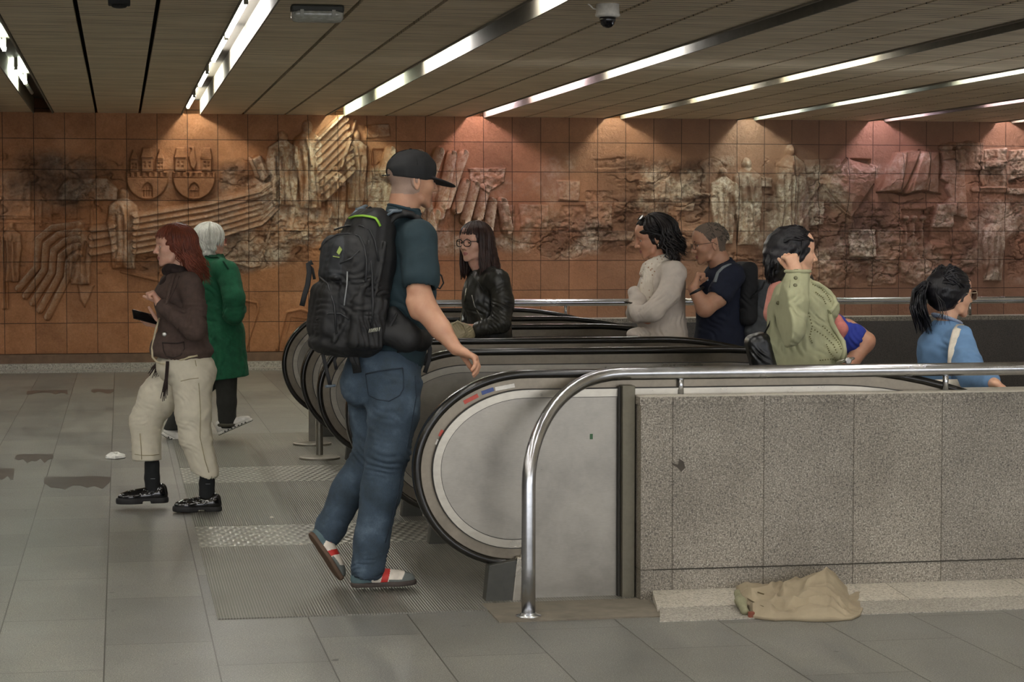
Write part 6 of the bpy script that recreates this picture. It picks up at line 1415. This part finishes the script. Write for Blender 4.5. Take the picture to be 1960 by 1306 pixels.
    S = Fld.around([p(1215, 485), p(1290, 640)], .12, .005); cc = p(1258, 510)
    for rr, dz, ph in ((.066, .022, 0), (.074, -.010, .8), (.080, -.038, 1.7)):
        ps = [cc + fw * (rr * math.cos(t) + .0) + lf * rr * .95 * math.sin(t) + UP * (dz + .018 * math.sin(t + ph) - .022 * math.cos(t)) for t in np.linspace(0, 6.28, 17)]; S.chain(ps, [.023] * 17, .008)
    S.chain([p(1246, 520, -.07), p(1238, 550, -.10), p(1236, 585, -.12)], [.040, .036, .034], .02, flat=(lf, 1.6)); S.fold(p(1236, 545, -.1), .11, dirv(0, 5), .03, .006, .9, 4); S.fold(p(1248, 508, -.1), .1, UP + dirv(0) * .5, .028, .004, 1.2, 6); skin('scarf', S, m, root)
    x0 = p(1268, 640)[0]; lower_body(M, p(1268, 690), [V3(x0 - .05, 11.62, .03), V3(x0 + .02, 11.84, .03)], [V3(x0 - .03, 11.63, .45), V3(x0, 11.83, .45)], DARK_T, DARK_S)
white_cardigan()

def navy_polo():
    M = Person(11.73, 1375, 650, 'grey-haired man with glasses and navy polo shirt on the escalator, fist raised to his chest'); p = M.p; root = M.root
    fr = Frame(p(1359, 466), dirv(188, -10), UP + dirv(180) * .05, 1.0); fw = dirv(188); lf = np.cross(UP, fw)
    H = build_head(fr, [p(1376, 500), p(1386, 525)], .0034, neck_r=.06)
    A = Fld.around([p(1324, 510, -.25), p(1395, 600, -.25)], .09, .004); A.chain([p(1385, 540, -.19), p(1374, 570, -.22), p(1350, 590, -.24)], [.054, .054, .050], .02); A.cone(p(1349, 590, -.24), p(1328, 553, -.22), .050, .033, .02)
    hand(A, p(1329, 552, -.22), p(1335, 528, -.21) - p(1329, 552, -.22), V3(0, 1, 0) + dirv(0) * .2, dirv(0, -5), (75, 85, 55), 1.0, thumb=(.6, .4, .6))
    core = Fld.around([p(1380, 520), p(1380, 700)], .2, .014); core.cone(p(1382, 540), p(1380, 720), .1, .11)
    st = plain('grey_crop', '6a5c50', .85, var=.3, vscale=500)
    def fm(C):
        q = lips_fm(fr)(C); x, y, z = fr.loc(C); zb = np.interp(x, [-.2, -.035, -.028, .004, .012, .03, .045, .07, .1], [-.058, -.055, .03, .028, .005, .03, .062, .085, .1]) + .003 * np.sin(y * 700); q[z > zb] = 2; q[(x > .1)] = 0; return q
    skin('body', [H, A, core], [S_MAN, S_LIP, st], root, fm); eyes(fr, root); brows(fr, root, '4a3c32', .0035); glasses(fr, root, plain('thin_frame', '4a3a2c', .3), th=.0016, rz=.016)
    hm = hair_mat('salt_pepper', '3d362f', '7d7468', .6); rn = random.Random(2); L_ = []
    for i in range(420):
        az = rn.uniform(0, 360); el = math.degrees(math.asin(rn.uniform(-.3, 1))); q = scalp(fr, az, el, -.001); x_, y_, z_ = fr.loc(q[None])
        if z_[0] < np.interp(x_[0], [-.2, -.035, -.028, .004, .012, .03, .045, .07, .1], [-.058, -.055, .03, .028, .005, .03, .062, .085, .1]) + .004: continue
        o_ = nrm(q - fr.p(-.01, 0, .02)); L_.append(([q - o_ * .004, q + o_ * .003 - UP * .002, q + o_ * .003 - UP * .012 - fr.x * .008], .0032))
    locks('hair', L_, hm, root)
    nv = plain('navy_pique', '151c30', .85, bmp=.4, bscale=500, var=.15); J = Fld.around([p(1325, 500, .25), p(1435, 660, -.3)], .1, .0055)
    J.cone(p(1376, 530, .18), p(1400, 528, -.17), .072, .074, .05); J.cone(p(1384, 512), p(1384, 545), .075, .12, .04); J.cone(p(1382, 560), p(1378, 650), .150, .140, .05); J.cone(p(1378, 650), p(1378, 700), .145, .15, .03)
    J.cone(p(1398, 528, -.19), p(1380, 560, -.22), .076, .074, .03); J.cone(p(1370, 530, .18), p(1358, 575, .22), .074, .07, .03)
    ax = nrm(p(1366, 572, -.23) - p(1398, 528, -.19))
    for c_, rd, d_, wl, am, sd in ((p(1380, 545, -.22), .09, ax, .05, .004, 1), (p(1370, 620, -.1), .14, dirv(0, 40), .07, .006, 2), (p(1390, 580, -.1), .1, dirv(0, -40), .06, .005, 3)): J.fold(c_, rd, d_, wl, am, 1.3, sd)
    J.rough(.0012, .06, 2); J.cone(p(1380, 515, 0), p(1374, 495, 0), .064, .075, .004, op='sub'); J.cone(p(1371, 574, -.23), p(1360, 592, -.24), .060, .060, .003, op='sub'); skin('polo_shirt', J, nv, root)
    c = MB(); c0 = p(1380, 513); c.tube([c0 + fw * .072 * math.cos(t) + lf * .074 * math.sin(t) - UP * (.03 * math.cos(t)) for t in np.linspace(.4, 5.88, 22)], .016, 8, flat=.5); c.build('collar', nv, root, smooth=True)
    c = MB(); c.tube([c0 + fw * .078 * math.cos(t) + lf * .083 * math.sin(t) - UP * (.03 * math.cos(t) + .006) for t in np.linspace(1.2, 3.6, 16)], .0025, 6); c.lathe(p(1354, 536, -.12), [(.006, -.003), (.006, .003)], 10, 1); c.build('collar_stripe', plain('white_trim', 'c9ccd0', .7), root, smooth=True)
    w = MB(); c0 = p(1331, 551, -.22); u = nrm(p(1329, 552, -.22) - p(1349, 590, -.24)); a_ = perp(V3(0, 1, 0), u); b_ = np.cross(u, a_); w.tube([c0 - u * .02 + (a_ * math.cos(t) + b_ * math.sin(t)) * .040 for t in np.linspace(0, 6.28, 20)], .008, 8, cap=False); q = c0 - u * .02 + b_ * .0 - a_ * .038; w.build('black_watch', plain('watch_black', '121214', .4), root, smooth=True)
    x0 = p(1378, 640)[0]; lower_body(M, p(1378, 700), [V3(x0 - .02, 11.62, -.05), V3(x0 + .05, 11.84, -.05)], [V3(x0, 11.63, .4), V3(x0 + .03, 11.83, .4)], DARK_T, DARK_S)
    bp = empty('backpack', tuple(p(1430, 650, 0)), 'dark day pack with grey lower part worn by the man in the navy polo', 'backpack'); f1 = plain('pack_dark', '17181b', .8, bmp=.3); f2 = plain('pack_slate', '4a4d50', .85, bmp=.3, bscale=300)
    B = Fld.around([p(1405, 500, .2), p(1475, 660, -.25)], .08, .006); B.box(p(1424, 562, -.02), (.055, .15, .185), [fw, lf, nrm(UP + fw * .1)], .05, .03); B.fold(p(1424, 580, -.15), .15, UP + dirv(0), .06, .005); skin('main_compartment', B, f1, bp)
    B = Fld.around([p(1415, 520, .2), p(1475, 665, -.25)], .09, .006); B.box(p(1448, 594, -.0), (.065, .135, .18), [nrm(fw + UP * .25), lf, nrm(UP - fw * .25)], .05, .03); B.fold(p(1445, 600, -.12), .16, dirv(0, 60), .09, .006); o = skin('front_pocket', B, f2, bp); o['label'] = 'slate grey outer pocket'
    s_ = MB(); s_.tube(sight(M, J, [(1368, 540), (1374, 522), (1384, 512), (1396, 506)], .004) + [p(1412, 505, -.1)], .011, 8, flat=.35); s_.build('shoulder_strap', plain('strap_grey', '7a8084', .7), bp, smooth=True)
    s_ = MB(); s_.tube([p(1436, 572, -.17), p(1446, 563, -.18), p(1458, 552, -.18), p(1463, 540, -.17)], .012, 8, flat=.5); s_.tube([p(1420, 515, -.1), p(1428, 508, -.1), p(1434, 510, -.08)], .008, 8); s_.build('grab_handle', f1, bp, smooth=True)
navy_polo()

def olive_shirt():
    M = Person(9.15, 1540, 690, 'woman with pinned-up black hair and pale olive jacket, fist raised to her ear'); p = M.p; root = M.root
    fr = Frame(p(1519, 484), dirv(12, -2), UP, .95); fw = dirv(8); lf = np.cross(UP, fw)
    H = build_head(fr, [p(1512, 522), p(1510, 550)], .0032, neck_r=.048)
    A = Fld.around([p(1500, 485, -.3), p(1540, 540, -.2)], .08, .0034); A.cone(p(1526, 535, -.24), p(1524, 520, -.22), .028, .027); hand(A, p(1525, 524, -.22), UP + dirv(180) * .35, dirv(200), V3(0, 1, 0) * .8 + dirv(180) * .6, (70, 80, 50), .95, thumb=(.7, .1, .7))
    A2 = Fld.around([p(1605, 600, .15), p(1625, 705, .1)], .08, .005); A2.cone(p(1612, 680, -.15), p(1622, 702, -.3), .028, .026); A2.cone(p(1622, 702, -.3), p(1640, 716, -.5), .03, .028)
    core = Fld.around([p(1520, 550), p(1560, 720)], .2, .014); core.cone(p(1520, 560), p(1560, 730), .09, .1)
    skin('body', [H, A, A2, core], [S_OLIVE, LIPS_F], root, lips_fm(fr)); eyes(fr, root, '1a1210'); brows(fr, root, '1a1412', .003)
    hm = hair_mat('black_hair', '09090a', '29262a', .33); B = hair_base(fr, .012, extra=[p(1465, 545)]); B.ell(fr.p(-.05, 0, .01), (.08, .078, .08), fr.A, .03); B.cone(fr.p(-.085, .0, .02), p(1484, 500, -.02), .050, .046, .04); B.cone(p(1484, 500, -.02), p(1484, 532, -.02), .046, .032, .04); B.rough(.003, .04, 2)
    hb = skin('hair', B, hm, root); rn = random.Random(21)
    L_ = []
    for i in range(70):      # swept back to the clip
        az = rn.uniform(-100, 100); s0 = scalp(fr, az * .62, rn.uniform(15, 60) if abs(az) > 20 else 60, .010); s1 = scalp(fr, 180 - (90 - abs(az)) * .5 * (1 if az > 0 else -1) * -1 if False else (120 if az > 0 else 240), rn.uniform(10, 60), .016); L_.append(([s0, scalp(fr, (85 if az > 0 else -85), rn.uniform(15, 75), .014), s1, fr.p(-.12, rn.uniform(-.03, .03), rn.uniform(-.02, .05)), p(1478 + rn.uniform(-8, 8), 505 + rn.uniform(-12, 20), rn.uniform(-.07, .03))], .0075))
    for i in range(50): x = rn.uniform(1467, 1494); L_.append(([p(x + 6, 480, rn.uniform(-.08, .04)), p(x, 505, rn.uniform(-.09, .04)), p(x - 2, 525, rn.uniform(-.08, .04)), p(x + rn.uniform(-4, 6), 540 + rn.uniform(-8, 8), rn.uniform(-.06, .04))], .007))
    for i in range(14): L_.append(([scalp(fr, rn.uniform(-80, -60), 30, .006), scalp(fr, -78, 5, .008), fr.p(.0, -.083, -.05), fr.p(-.02, -.08, -.10)], .004))
    l = locks('hair_strand', L_, hm, root); l.parent = hb
    c = MB(); c.tube([fr.p(-.03, -.03, .128), fr.p(.0, -.03, .131), fr.p(.03, -.03, .125)], .007, 8, flat=.6); c.tube([fr.p(-.01, -.055, .118), fr.p(-.05, -.075, .085)], .003, 6); c.build('hair_clip', plain('clip_black', '101012', .15), root, smooth=True)
    cot = plain('olive_cotton', 'a3a382', .9, bmp=.4, bscale=420, var=.07, vscale=18); J = Fld.around([p(1465, 520, .25), p(1625, 720, -.45)], .09, .0055)
    J.cone(p(1508, 565, -.12), p(1528, 562, .15), .062, .060, .05); J.cone(p(1516, 548), p(1522, 580), .07, .11, .04); J.cone(p(1528, 590), p(1548, 700), .140, .150, .05); J.cone(p(1548, 700), p(1550, 740), .15, .155)
    J.ell(p(1568, 590, .02), (.075, .12, .075), [fw, lf, UP], .04); J.ell(p(1588, 668, .02), (.075, .13, .10), [fw, lf, UP], .04); J.cone(p(1570, 575, -.02), p(1592, 590, -.05), .04, .035, .03)
    # raised near arm: shoulder, elbow towards the viewer, sleeve up to the cuff
    J.chain([p(1512, 568, -.15), p(1505, 605, -.27), p(1503, 628, -.34)], [.068, .074, .078], .03); J.cone(p(1505, 628, -.34), p(1516, 580, -.30), .082, .070, .03); J.cone(p(1516, 580, -.30), p(1527, 530, -.25), .072, .055, .02)
    J.cone(p(1484, 600, -.1), p(1492, 700, -.05), .05, .05, .05); J.chain([p(1528, 570, .17), p(1565, 630, .2), p(1600, 660, .0), p(1608, 678, -.14)], [.06, .055, .045, .038], .03)
    for c_, rd, d_, wl, am, sd in ((p(1500, 620, -.38), .13, dirv(0, 60), .07, .009, 1), (p(1515, 575, -.34), .1, dirv(0, -40), .08, .004, 2), (p(1500, 670, -.15), .15, dirv(0, 15), .07, .008, 3), (p(1545, 640, -.15), .15, dirv(0, 30), .07, .006, 4), (p(1575, 600, -.1), .12, dirv(0, 50), .045, .006, 5)): J.fold(c_, rd, d_, wl, am, 1.4, sd)
    J.rough(.0014, .05, 6); J.cone(p(1527, 532, -.25), p(1528, 512, -.24), .045, .05, .003, op='sub'); J.half(p(1527, 524, -.25), nrm(UP + dirv(90) * 0)) if False else None
    jo = skin('jacket', J, cot, root); on = lambda pts, l=.0: sight(M, J, pts, l, .8)
    k = MB(); cuf = p(1527, 521, -.245); k.tube([cuf + dirv(0) * .054 * math.cos(t) + dirv(90) * .054 * math.sin(t) + UP * .003 for t in np.linspace(0, 6.28, 24)], .008, 8, cap=False); k.tube(on([(1512, 536), (1511, 550)]), .002, 5); k.build('cuff', cot, root, smooth=True)
    k = MB()
    for q in on([(1523, 532), (1522, 546), (1489, 580)], .002): k.lathe(q, [(.0085, .003), (.0085, -.002), (.005, -.004)], 14, 1)
    k.build('metal_button', steel('olive_button', '77745c', .35), root, smooth=True)
    k = MB(); rr = random.Random(4); dk = plain('lace_shadow', '6f6b49', .95)
    for path in ([(1556, 545), (1572, 552), (1584, 566), (1592, 580)], [(1548, 600), (1555, 625), (1550, 645), (1556, 660)], [(1575, 625), (1592, 640), (1604, 655), (1612, 672)], [(1560, 632), (1580, 645), (1595, 660), (1604, 680)], [(1570, 690), (1590, 688), (1608, 690)], [(1562, 560), (1575, 570), (1582, 585)], [(1582, 660), (1588, 675), (1600, 688)]):
        for i in range(len(path) - 1):
            (x0, y0), (x1, y1) = path[i], path[i + 1]
            for t in np.linspace(0, 1, 5)[:-1]:
                q = on([(x0 + (x1 - x0) * t, y0 + (y1 - y0) * t)], .0)[0]; k.lathe(q, [(.0032, .002), (.0032, -.0015)], 7, 1)
    k.build('eyelet_lace', dk, root)
    k = MB(); 
    edge = [(1554, 540), (1564, 545), (1575, 550), (1586, 560), (1596, 570), (1599, 582), (1594, 592), (1586, 598)]; ps = on(edge); k.tube(ps, [.010 + .004 * (i % 2) for i in range(len(ps))], 8); edge = [(1588, 600), (1592, 620), (1604, 640), (1613, 655), (1617, 672), (1612, 690)]; ps = on(edge); k.tube(ps, [.010 + .004 * (i % 2) for i in range(len(ps))], 8); k.build('ruffle_trim', cot, root, smooth=True)
    P = Fld.around([p(1470, 545, .1), p(1480, 605, -.1)], .07, .006); P.cone(p(1492, 560, -.03), p(1484, 600, -.02), .055, .055, .02); skin('pink_top', P, plain('pink_cotton', 'c98a7c', .9), root)
    w = MB(); c0 = p(1618, 690, -.24); w.tube([c0 + dirv(100) * .032 * math.cos(t) + nrm(UP * .3 + dirv(0)) * .034 * math.sin(t) for t in np.linspace(0, 6.28, 20)], .009, 8, cap=False, flat=.6); w.lathe(c0 - V3(0, .034, 0), [(.016, .004), (.016, -.005), (.012, -.007)], 18, 1); w.build('silver_watch', steel('silver', 'c9c6c0', .22), root, smooth=True)
    x0 = p(1548, 700)[0]; lower_body(M, p(1550, 735), [V3(x0, 9.05, -.02), V3(x0 + .1, 9.27, -.12)], [V3(x0 + .02, 9.05, .42), V3(x0 + .12, 9.26, .36)], plain('beige_trousers', '9b9078', .85), DARK_S, face=dirv(0))
    b = empty('shoulder_bag', tuple(p(1455, 697, -.05)), 'black leather shoulder bag behind the back of the woman in olive', 'bag'); bl = plain('bag_black', '0f1011', .35, spec=.6, bmp=.2, bscale=120)
    B = Fld.around([p(1425, 635, .1), p(1490, 720, -.15)], .08, .006); B.box(p(1456, 680, -.02), (.055, .1, .1), [nrm(dirv(0) + UP * .25), lf, nrm(UP - dirv(0) * .3)], .035, .02); B.fold(p(1450, 670, -.1), .1, dirv(0, 50), .05, .005); skin('pouch', B, bl, b)
    s_ = MB(); s_.tube([p(1460, 645, -.08), p(1473, 620, -.1), p(1486, 585, -.12), p(1500, 560, -.15)], .008, 8, flat=.4); s_.build('strap', bl, b, smooth=True)
olive_shirt()

def blue_sleeve():
    M = Person(9.58, 1600, 690, 'person in royal blue T-shirt with bent elbow, mostly hidden behind the woman in olive'); p = M.p; root = M.root
    fr = Frame(p(1522, 556, .0), dirv(20, -10), UP, .9)
    H = build_head(fr, [p(1530, 590), p(1545, 612)], .006, neck_r=.05); A = Fld.around([p(1600, 610, -.2), p(1675, 720, -.2)], .08, .005)
    A.chain([p(1618, 630, -.1), p(1640, 645, -.12), p(1655, 655, -.14)], [.055, .052, .046], .02); A.cone(p(1655, 657, -.14), p(1626, 700, -.16), .044, .033, .02); A.cone(p(1626, 700, -.16), p(1610, 725, -.17), .032, .028)
    A.ell(p(1662, 650, -.14), (.03, .03, .028), None, .02)
    A.chain([p(1590, 590, -.05), p(1596, 615, -.12), p(1606, 640, -.15)], [.035, .032, .03], .02)
    core = Fld.around([p(1560, 610), p(1570, 760)], .2, .014); core.cone(p(1560, 630), p(1570, 760), .1, .1)
    skin('body', [H, A, core], [S_TAN, S_LIP], root, lips_fm(fr)); eyes(fr, root)
    B = hair_base(fr, .008, .008); skin('hair', B, hair_mat('black_hair2', '0b0a0a', '2b2624', .4), root)
    J = Fld.around([p(1520, 600, .2), p(1660, 760, -.2)], .09, .006); J.cone(p(1555, 625, .15), p(1590, 628, -.08), .062, .065, .05); J.cone(p(1565, 640), p(1570, 760), .13, .13, .04); J.chain([p(1595, 632, -.08), p(1632, 648, -.12)], [.072, .074], .03)
    J.fold(p(1625, 645, -.15), .1, dirv(0, 30), .05, .006, 1.4, 2); J.cone(p(1641, 651, -.127), p(1656, 659, -.14), .052, .056, .003, op='sub'); J.rough(.0014, .05, 2); skin('t_shirt', J, plain('royal_blue', '2f3f9c', .88, var=.12), root)
    P = Fld.around([p(1596, 600, -.2), p(1620, 655, -.1)], .06, .005); P.chain([p(1602, 612, -.14), p(1610, 630, -.16), p(1607, 645, -.15)], [.026, .030, .026], .02); skin('pink_wrap', P, plain('pink_cloth', 'd07f76', .9), root)
    x0 = p(1570, 700)[0]; lower_body(M, p(1572, 760), [V3(x0 + .05, 9.5, -.15), V3(x0 + .15, 9.7, -.2)], [V3(x0 + .05, 9.5, .2), V3(x0 + .15, 9.7, .18)], DARK_T, DARK_S, face=dirv(0))
blue_sleeve()

def blue_shirt():
    M = Person(9.15, 1815, 700, 'woman with a black ponytail, dark sunglasses and light blue shirt, lowest on the nearest escalator'); p = M.p; root = M.root
    fr = Frame(p(1821, 563), dirv(20, -3), UP, .93); fw = dirv(15); lf = np.cross(UP, fw)
    H = build_head(fr, [p(1812, 604), p(1812, 630)], .0032, neck_r=.046); A = Fld.around([p(1880, 720, -.5), p(1925, 745, -.6)], .09, .004); A.cone(p(1890, 728, -.5), p(1905, 736, -.62), .028, .026); hand(A, p(1905, 736, -.64), dirv(0, -32), V3(0, 1, 0), -UP, (25, 30, 20), .9)
    core = Fld.around([p(1812, 630), p(1825, 740), p(1892, 729, -.55)], .2, .014); core.cone(p(1812, 645), p(1825, 760), .09, .1); core.chain([p(1835, 655, -.1), p(1860, 722, -.35), p(1892, 729, -.52)], [.05, .04, .028])
    skin('body', [H, A, core], [S_OLIVE, LIPS_F], root, lips_fm(fr)); eyes(fr, root, '1a1210'); glasses(fr, root, plain('pale_metal', 'b9a68c', .25), plain('brown_lens', '30201c', .08, spec=.8), rx=.028, rz=.024, th=.0016, fwd=.116, name='sunglasses')
    hm = hair_mat('black_hair3', '08080a', '242226', .3); B = hair_base(fr, .011, extra=[p(1745, 560)]); B.ell(fr.p(-.05, 0, .02), (.085, .08, .08), fr.A, .03); B.cone(fr.p(-.09, 0, .02), p(1780, 550, -.02), .04, .026, .03); B.rough(.002, .04, 2); hb = skin('hair', B, hm, root); rn = random.Random(31); L_ = []
    for i in range(90):
        az = rn.uniform(25, 110) * rn.choice((-1, 1)); s0 = scalp(fr, az, rn.uniform(0, 80), .010); s1 = scalp(fr, (140 if az > 0 else 220), rn.uniform(0, 60), .014); L_.append(([s0, (s0 + s1) / 2 + nrm((s0 + s1) / 2 - fr.p(0, 0, .02)) * .022, s1, p(1781 + rn.uniform(-5, 5), 550 + rn.uniform(-8, 8), rn.uniform(-.05, .02))], .007))
    for i in range(130):
        b0 = p(1783 + rn.uniform(-4, 4), 548 + rn.uniform(-5, 5), rn.uniform(-.05, .0)); sp = rn.uniform(0, 1) ** .8; x1 = 1772 - sp * 26; tip = 1752 + (1 - sp) * 48 if rn.random() < .85 else 1765; yl = 590 + rn.uniform(15, 50)
        L_.append(([b0, p((1783 + x1) / 2, 541 + sp * 3 + rn.uniform(-4, 4), rn.uniform(-.07, .02)), p(x1, 558 + rn.uniform(-5, 8), rn.uniform(-.08, .03)), p(x1 - 3 + rn.uniform(-3, 6), 590, rn.uniform(-.08, .03)), p(min(tip, x1 + 14), yl, rn.uniform(-.07, .02))], .0062))
    for i in range(10): x = rn.uniform(1795, 1812); L_.append(([p(1790, 560, -.08), p(x - 4, 580, -.1), p(x, 600, -.1), p(x + rn.uniform(-20, 8), 622, -.11)], .002))
    l = locks('hair_strand', L_, hm, root); l.parent = hb
    t = MB(); c = p(1784, 549, -.02); t.tube([c + UP * .026 * math.cos(a) + V3(0, .026, 0) * math.sin(a) for a in np.linspace(0, 6.28, 14)], .007, 8, cap=False); t.build('hair_tie', plain('tie_grey', '77757a', .6), root, smooth=True)
    bl = plain('light_blue_cotton', '6587ad', .9, bmp=.35, bscale=420, var=.08); J = Fld.around([p(1755, 610, .3), p(1915, 760, -.75)], .07, .006)
    J.cone(p(1788, 658, .14), p(1840, 652, -.14), .062, .066, .05); J.cone(p(1812, 628), p(1815, 660), .065, .10, .04); J.cone(p(1812, 675), p(1822, 760), .135, .135, .05, flat=(lf, .9))
    J.chain([p(1843, 655, -.16), p(1852, 700, -.30), p(1862, 724, -.36)], [.066, .064, .060], .03); J.cone(p(1862, 726, -.36), p(1896, 732, -.56), .056, .044, .02); J.chain([p(1783, 662, .15), p(1785, 730, .22)], [.062, .058], .03)
    for c_, rd, d_, wl, am, sd in ((p(1870, 730, -.45), .12, dirv(0, 20), .05, .007, 1), (p(1850, 700, -.3), .1, UP + dirv(0) * .4, .05, .006, 2), (p(1790, 700, -.1), .15, dirv(0, 15), .09, .006, 3), (p(1800, 670, -.1), .12, dirv(0, 60), .07, .004, 4)): J.fold(c_, rd, d_, wl, am, 1.3, sd)
    J.rough(.0013, .06, 5); J.cone(p(1812, 620, 0), p(1813, 600, 0), .05, .062, .003, op='sub'); skin('shirt', J, bl, root)
    k = MB(); c0 = p(1812, 616); k.tube([c0 + fw * .058 * math.cos(t) + lf * .058 * math.sin(t) + UP * (.012 - .02 * math.cos(t)) for t in np.linspace(0, 6.28, 24)], .017, 8, cap=False, flat=.5); k.build('collar', plain('grey_check', '8f9bb0', .9, var=.35, vscale=90), root, smooth=True)
    x0 = p(1820, 700)[0]; lower_body(M, p(1822, 765), [V3(x0 + .05, 9.05, -.52), V3(x0 + .15, 9.27, -.64)], [V3(x0 + .06, 9.05, .0), V3(x0 + .16, 9.27, -.1)], DARK_T, DARK_S, face=dirv(0))
    b = empty('tote_bag', tuple(p(1815, 760, -.2)), 'tote bag with a white canvas strap over the shoulder of the woman in light blue', 'bag'); cv = plain('canvas_white', 'd5cdbd', .9)
    s_ = MB(); s_.tube(sight(M, J, [(1838, 622), (1831, 632), (1826, 650), (1822, 672), (1819, 690), (1817, 715)], .003, .8), .019, 10, flat=.18); s_.build('strap', cv, b, smooth=True)
    B = Fld.around([p(1815, 745, -.25), p(1815, 860, -.25)], .2, .01); B.box(p(1815, 790, -.27), (.15, .04, .15), [fw, lf, UP], .03, .02); skin('pouch', B, cv, b)
blue_shirt()

# ---- the coat left on the floor
def floor_coat():
    Y0 = 7.85; m, nt, b = _nt('khaki_cotton'); v = objvec(nt); nt.links.new(ramp(nt, noise(nt, v, 9, 4), [(.3, lin('857862')), (.7, lin('9a8d75'))]), b.inputs['Base Color']); b.inputs['Roughness'].default_value = .9; bump(nt, b, noise(nt, v, 500, 2), .3, .001)
    p = lambda x, y, dy=0: PY(x, y, Y0 + dy)
    e = empty('coat', tuple(PZ(1530, 1188)), 'crumpled khaki coat lying on the floor against the granite parapet', 'coat')
    nu, nv = 190, 120; U, Vv = np.meshgrid(np.linspace(0, 1, nu), np.linspace(0, 1, nv), indexing='ij')
    px = 1408 + 246 * U; prof = np.interp(px, [1408, 1430, 1490, 1530, 1560, 1580, 1596, 1620, 1640, 1654], [1128, 1121, 1121, 1111, 1096, 1091, 1101, 1130, 1155, 1172])
    top = np.array([PY(a_, b_, 8.06)[2] for a_, b_ in zip(px[:, 0], prof[:, 0])]); top = np.maximum(top, .03)
    xf = np.interp(U[:, 0], [0, .12, .5, .93, 1], [1424, 1440, 1530, 1640, 1652]); yf = np.interp(U[:, 0], [0, .12, .3, .6, .9, .97, 1], [1165, 1184, 1190, 1191, 1189, 1182, 1172])
    fr0 = np.array([PZ(a_, b_)[:2] for a_, b_ in zip(xf, yf)]); bk = np.array([[PY(a_, 1120, 8.18)[0], 8.18] for a_ in px[:, 0]])
    XY = fr0[:, None, :] * (1 - Vv[..., None]) + bk[:, None, :] * Vv[..., None]
    S_ = np.interp(Vv, [0, .05, .25, .55, .78, .93, 1], [.16, .26, .42, .70, 1, .92, .55]); Zc = top[:, None] * S_
    an = np.arctan2(Vv * .55 + .02, 1.06 - U); wv = fbm(U * 2, Vv * 1.2, .5, 31, 3)
    r1 = 1 - np.abs(np.sin(an * 11 + wv * 5)); r2 = 1 - np.abs(np.sin((U * 1.3 - Vv * .9) * 9 + wv * 6 + 1.2)) * np.clip((1 - U) * 4, 0, 1); r3 = 1 - np.abs(np.sin(U * 16 + Vv * 7 + wv * 8))
    low = np.clip((.62 - Vv) / .35, 0, 1); edge_ = np.clip(np.minimum(np.minimum(U, 1 - U) * 9, np.minimum(Vv * 9, 1)), 0, 1)
    Zc = Zc + edge_ * (.034 * (r1 ** 1.6 - .35) * low * np.clip((1 - U) * 3.5, 0, 1) + .016 * (r2 ** 1.8 - .3) * (1 - low * .6) + .006 * (r3 - .4) * np.clip((1 - U) * 4, 0, 1)) ; Zc += .05 * edge_ * np.exp(-((U - .42) / .3) ** 2 - ((Vv - .12) / .07) ** 2) * (.6 + .4 * np.sin(U * 12))
    Zc = np.maximum(Zc, .012); off_ = .012 * np.sin(U * 14 + wv * 4) * (1 - Vv); Vt = np.stack([XY[..., 0], XY[..., 1] + off_, Zc], -1).reshape(-1, 3); Vb = Vt.copy(); Vb[:, 2] = .001; n_ = nu * nv; ix = np.arange(n_).reshape(nu, nv)
    q = np.stack([ix[:-1, :-1], ix[1:, :-1], ix[1:, 1:], ix[:-1, 1:]], -1).reshape(-1, 4); fs = [q, q[:, ::-1] + n_]
    for c_ in (ix[:, 0], ix[-1, :], ix[::-1, -1], ix[0, ::-1]): fs.append(np.stack([c_[:-1] + n_, c_[1:] + n_, c_[1:], c_[:-1]], -1))
    o = mesh_obj('fabric', np.concatenate([Vt, Vb]) - np.array(e.location), np.concatenate(fs), m, e, True)
    F = Fld.around([Vt.min(0), Vt.max(0)], .03, .006)   # coarse copy used to lay the seams on the cloth
    from bisect import bisect
    gxx, gyy, gzz = F.ax
    for i_, j_, z_ in zip(np.searchsorted(gxx, Vt[:, 0]), np.searchsorted(gyy, Vt[:, 1]), Vt[:, 2]): F.V[min(i_, len(gxx) - 1), min(j_, len(gyy) - 1), :np.searchsorted(gzz, z_)] = -1
    k = MB(); mm = type('q', (), {'Y': Y0}); k.tube(sight(mm, F, [(1420, 1138), (1432, 1147), (1446, 1155), (1462, 1162)], .0, .5), .003, 6); k.tube(sight(mm, F, [(1450, 1134), (1462, 1138)], .0, .5), .003, 6); k.build('edge_seam', plain('khaki_dark', '5d5138', .9), e, smooth=True)
    L = Fld.around([p(1405, 1120, .1), p(1445, 1190, -.1)], .05, .005); L.chain([p(1411, 1135, .10), p(1417, 1152, .02), p(1426, 1172, -.06)], [.012, .018, .016], .02); L.rough(.002, .03, 2); L.half(V3(0, 0, .002), -UP); o = skin('lining', L, plain('lining_green', '7c7a60', .9), e); o['label'] = 'greenish lining'
    T = MB(); q = PZ(1438, 1178, .012); T.box(q[0] - .012, q[0] + .012, q[1] - .01, q[1] + .01, .0, .026); T.build('tag', plain('rust', '7a4230', .8), e, bevel=.004)
floor_coat()
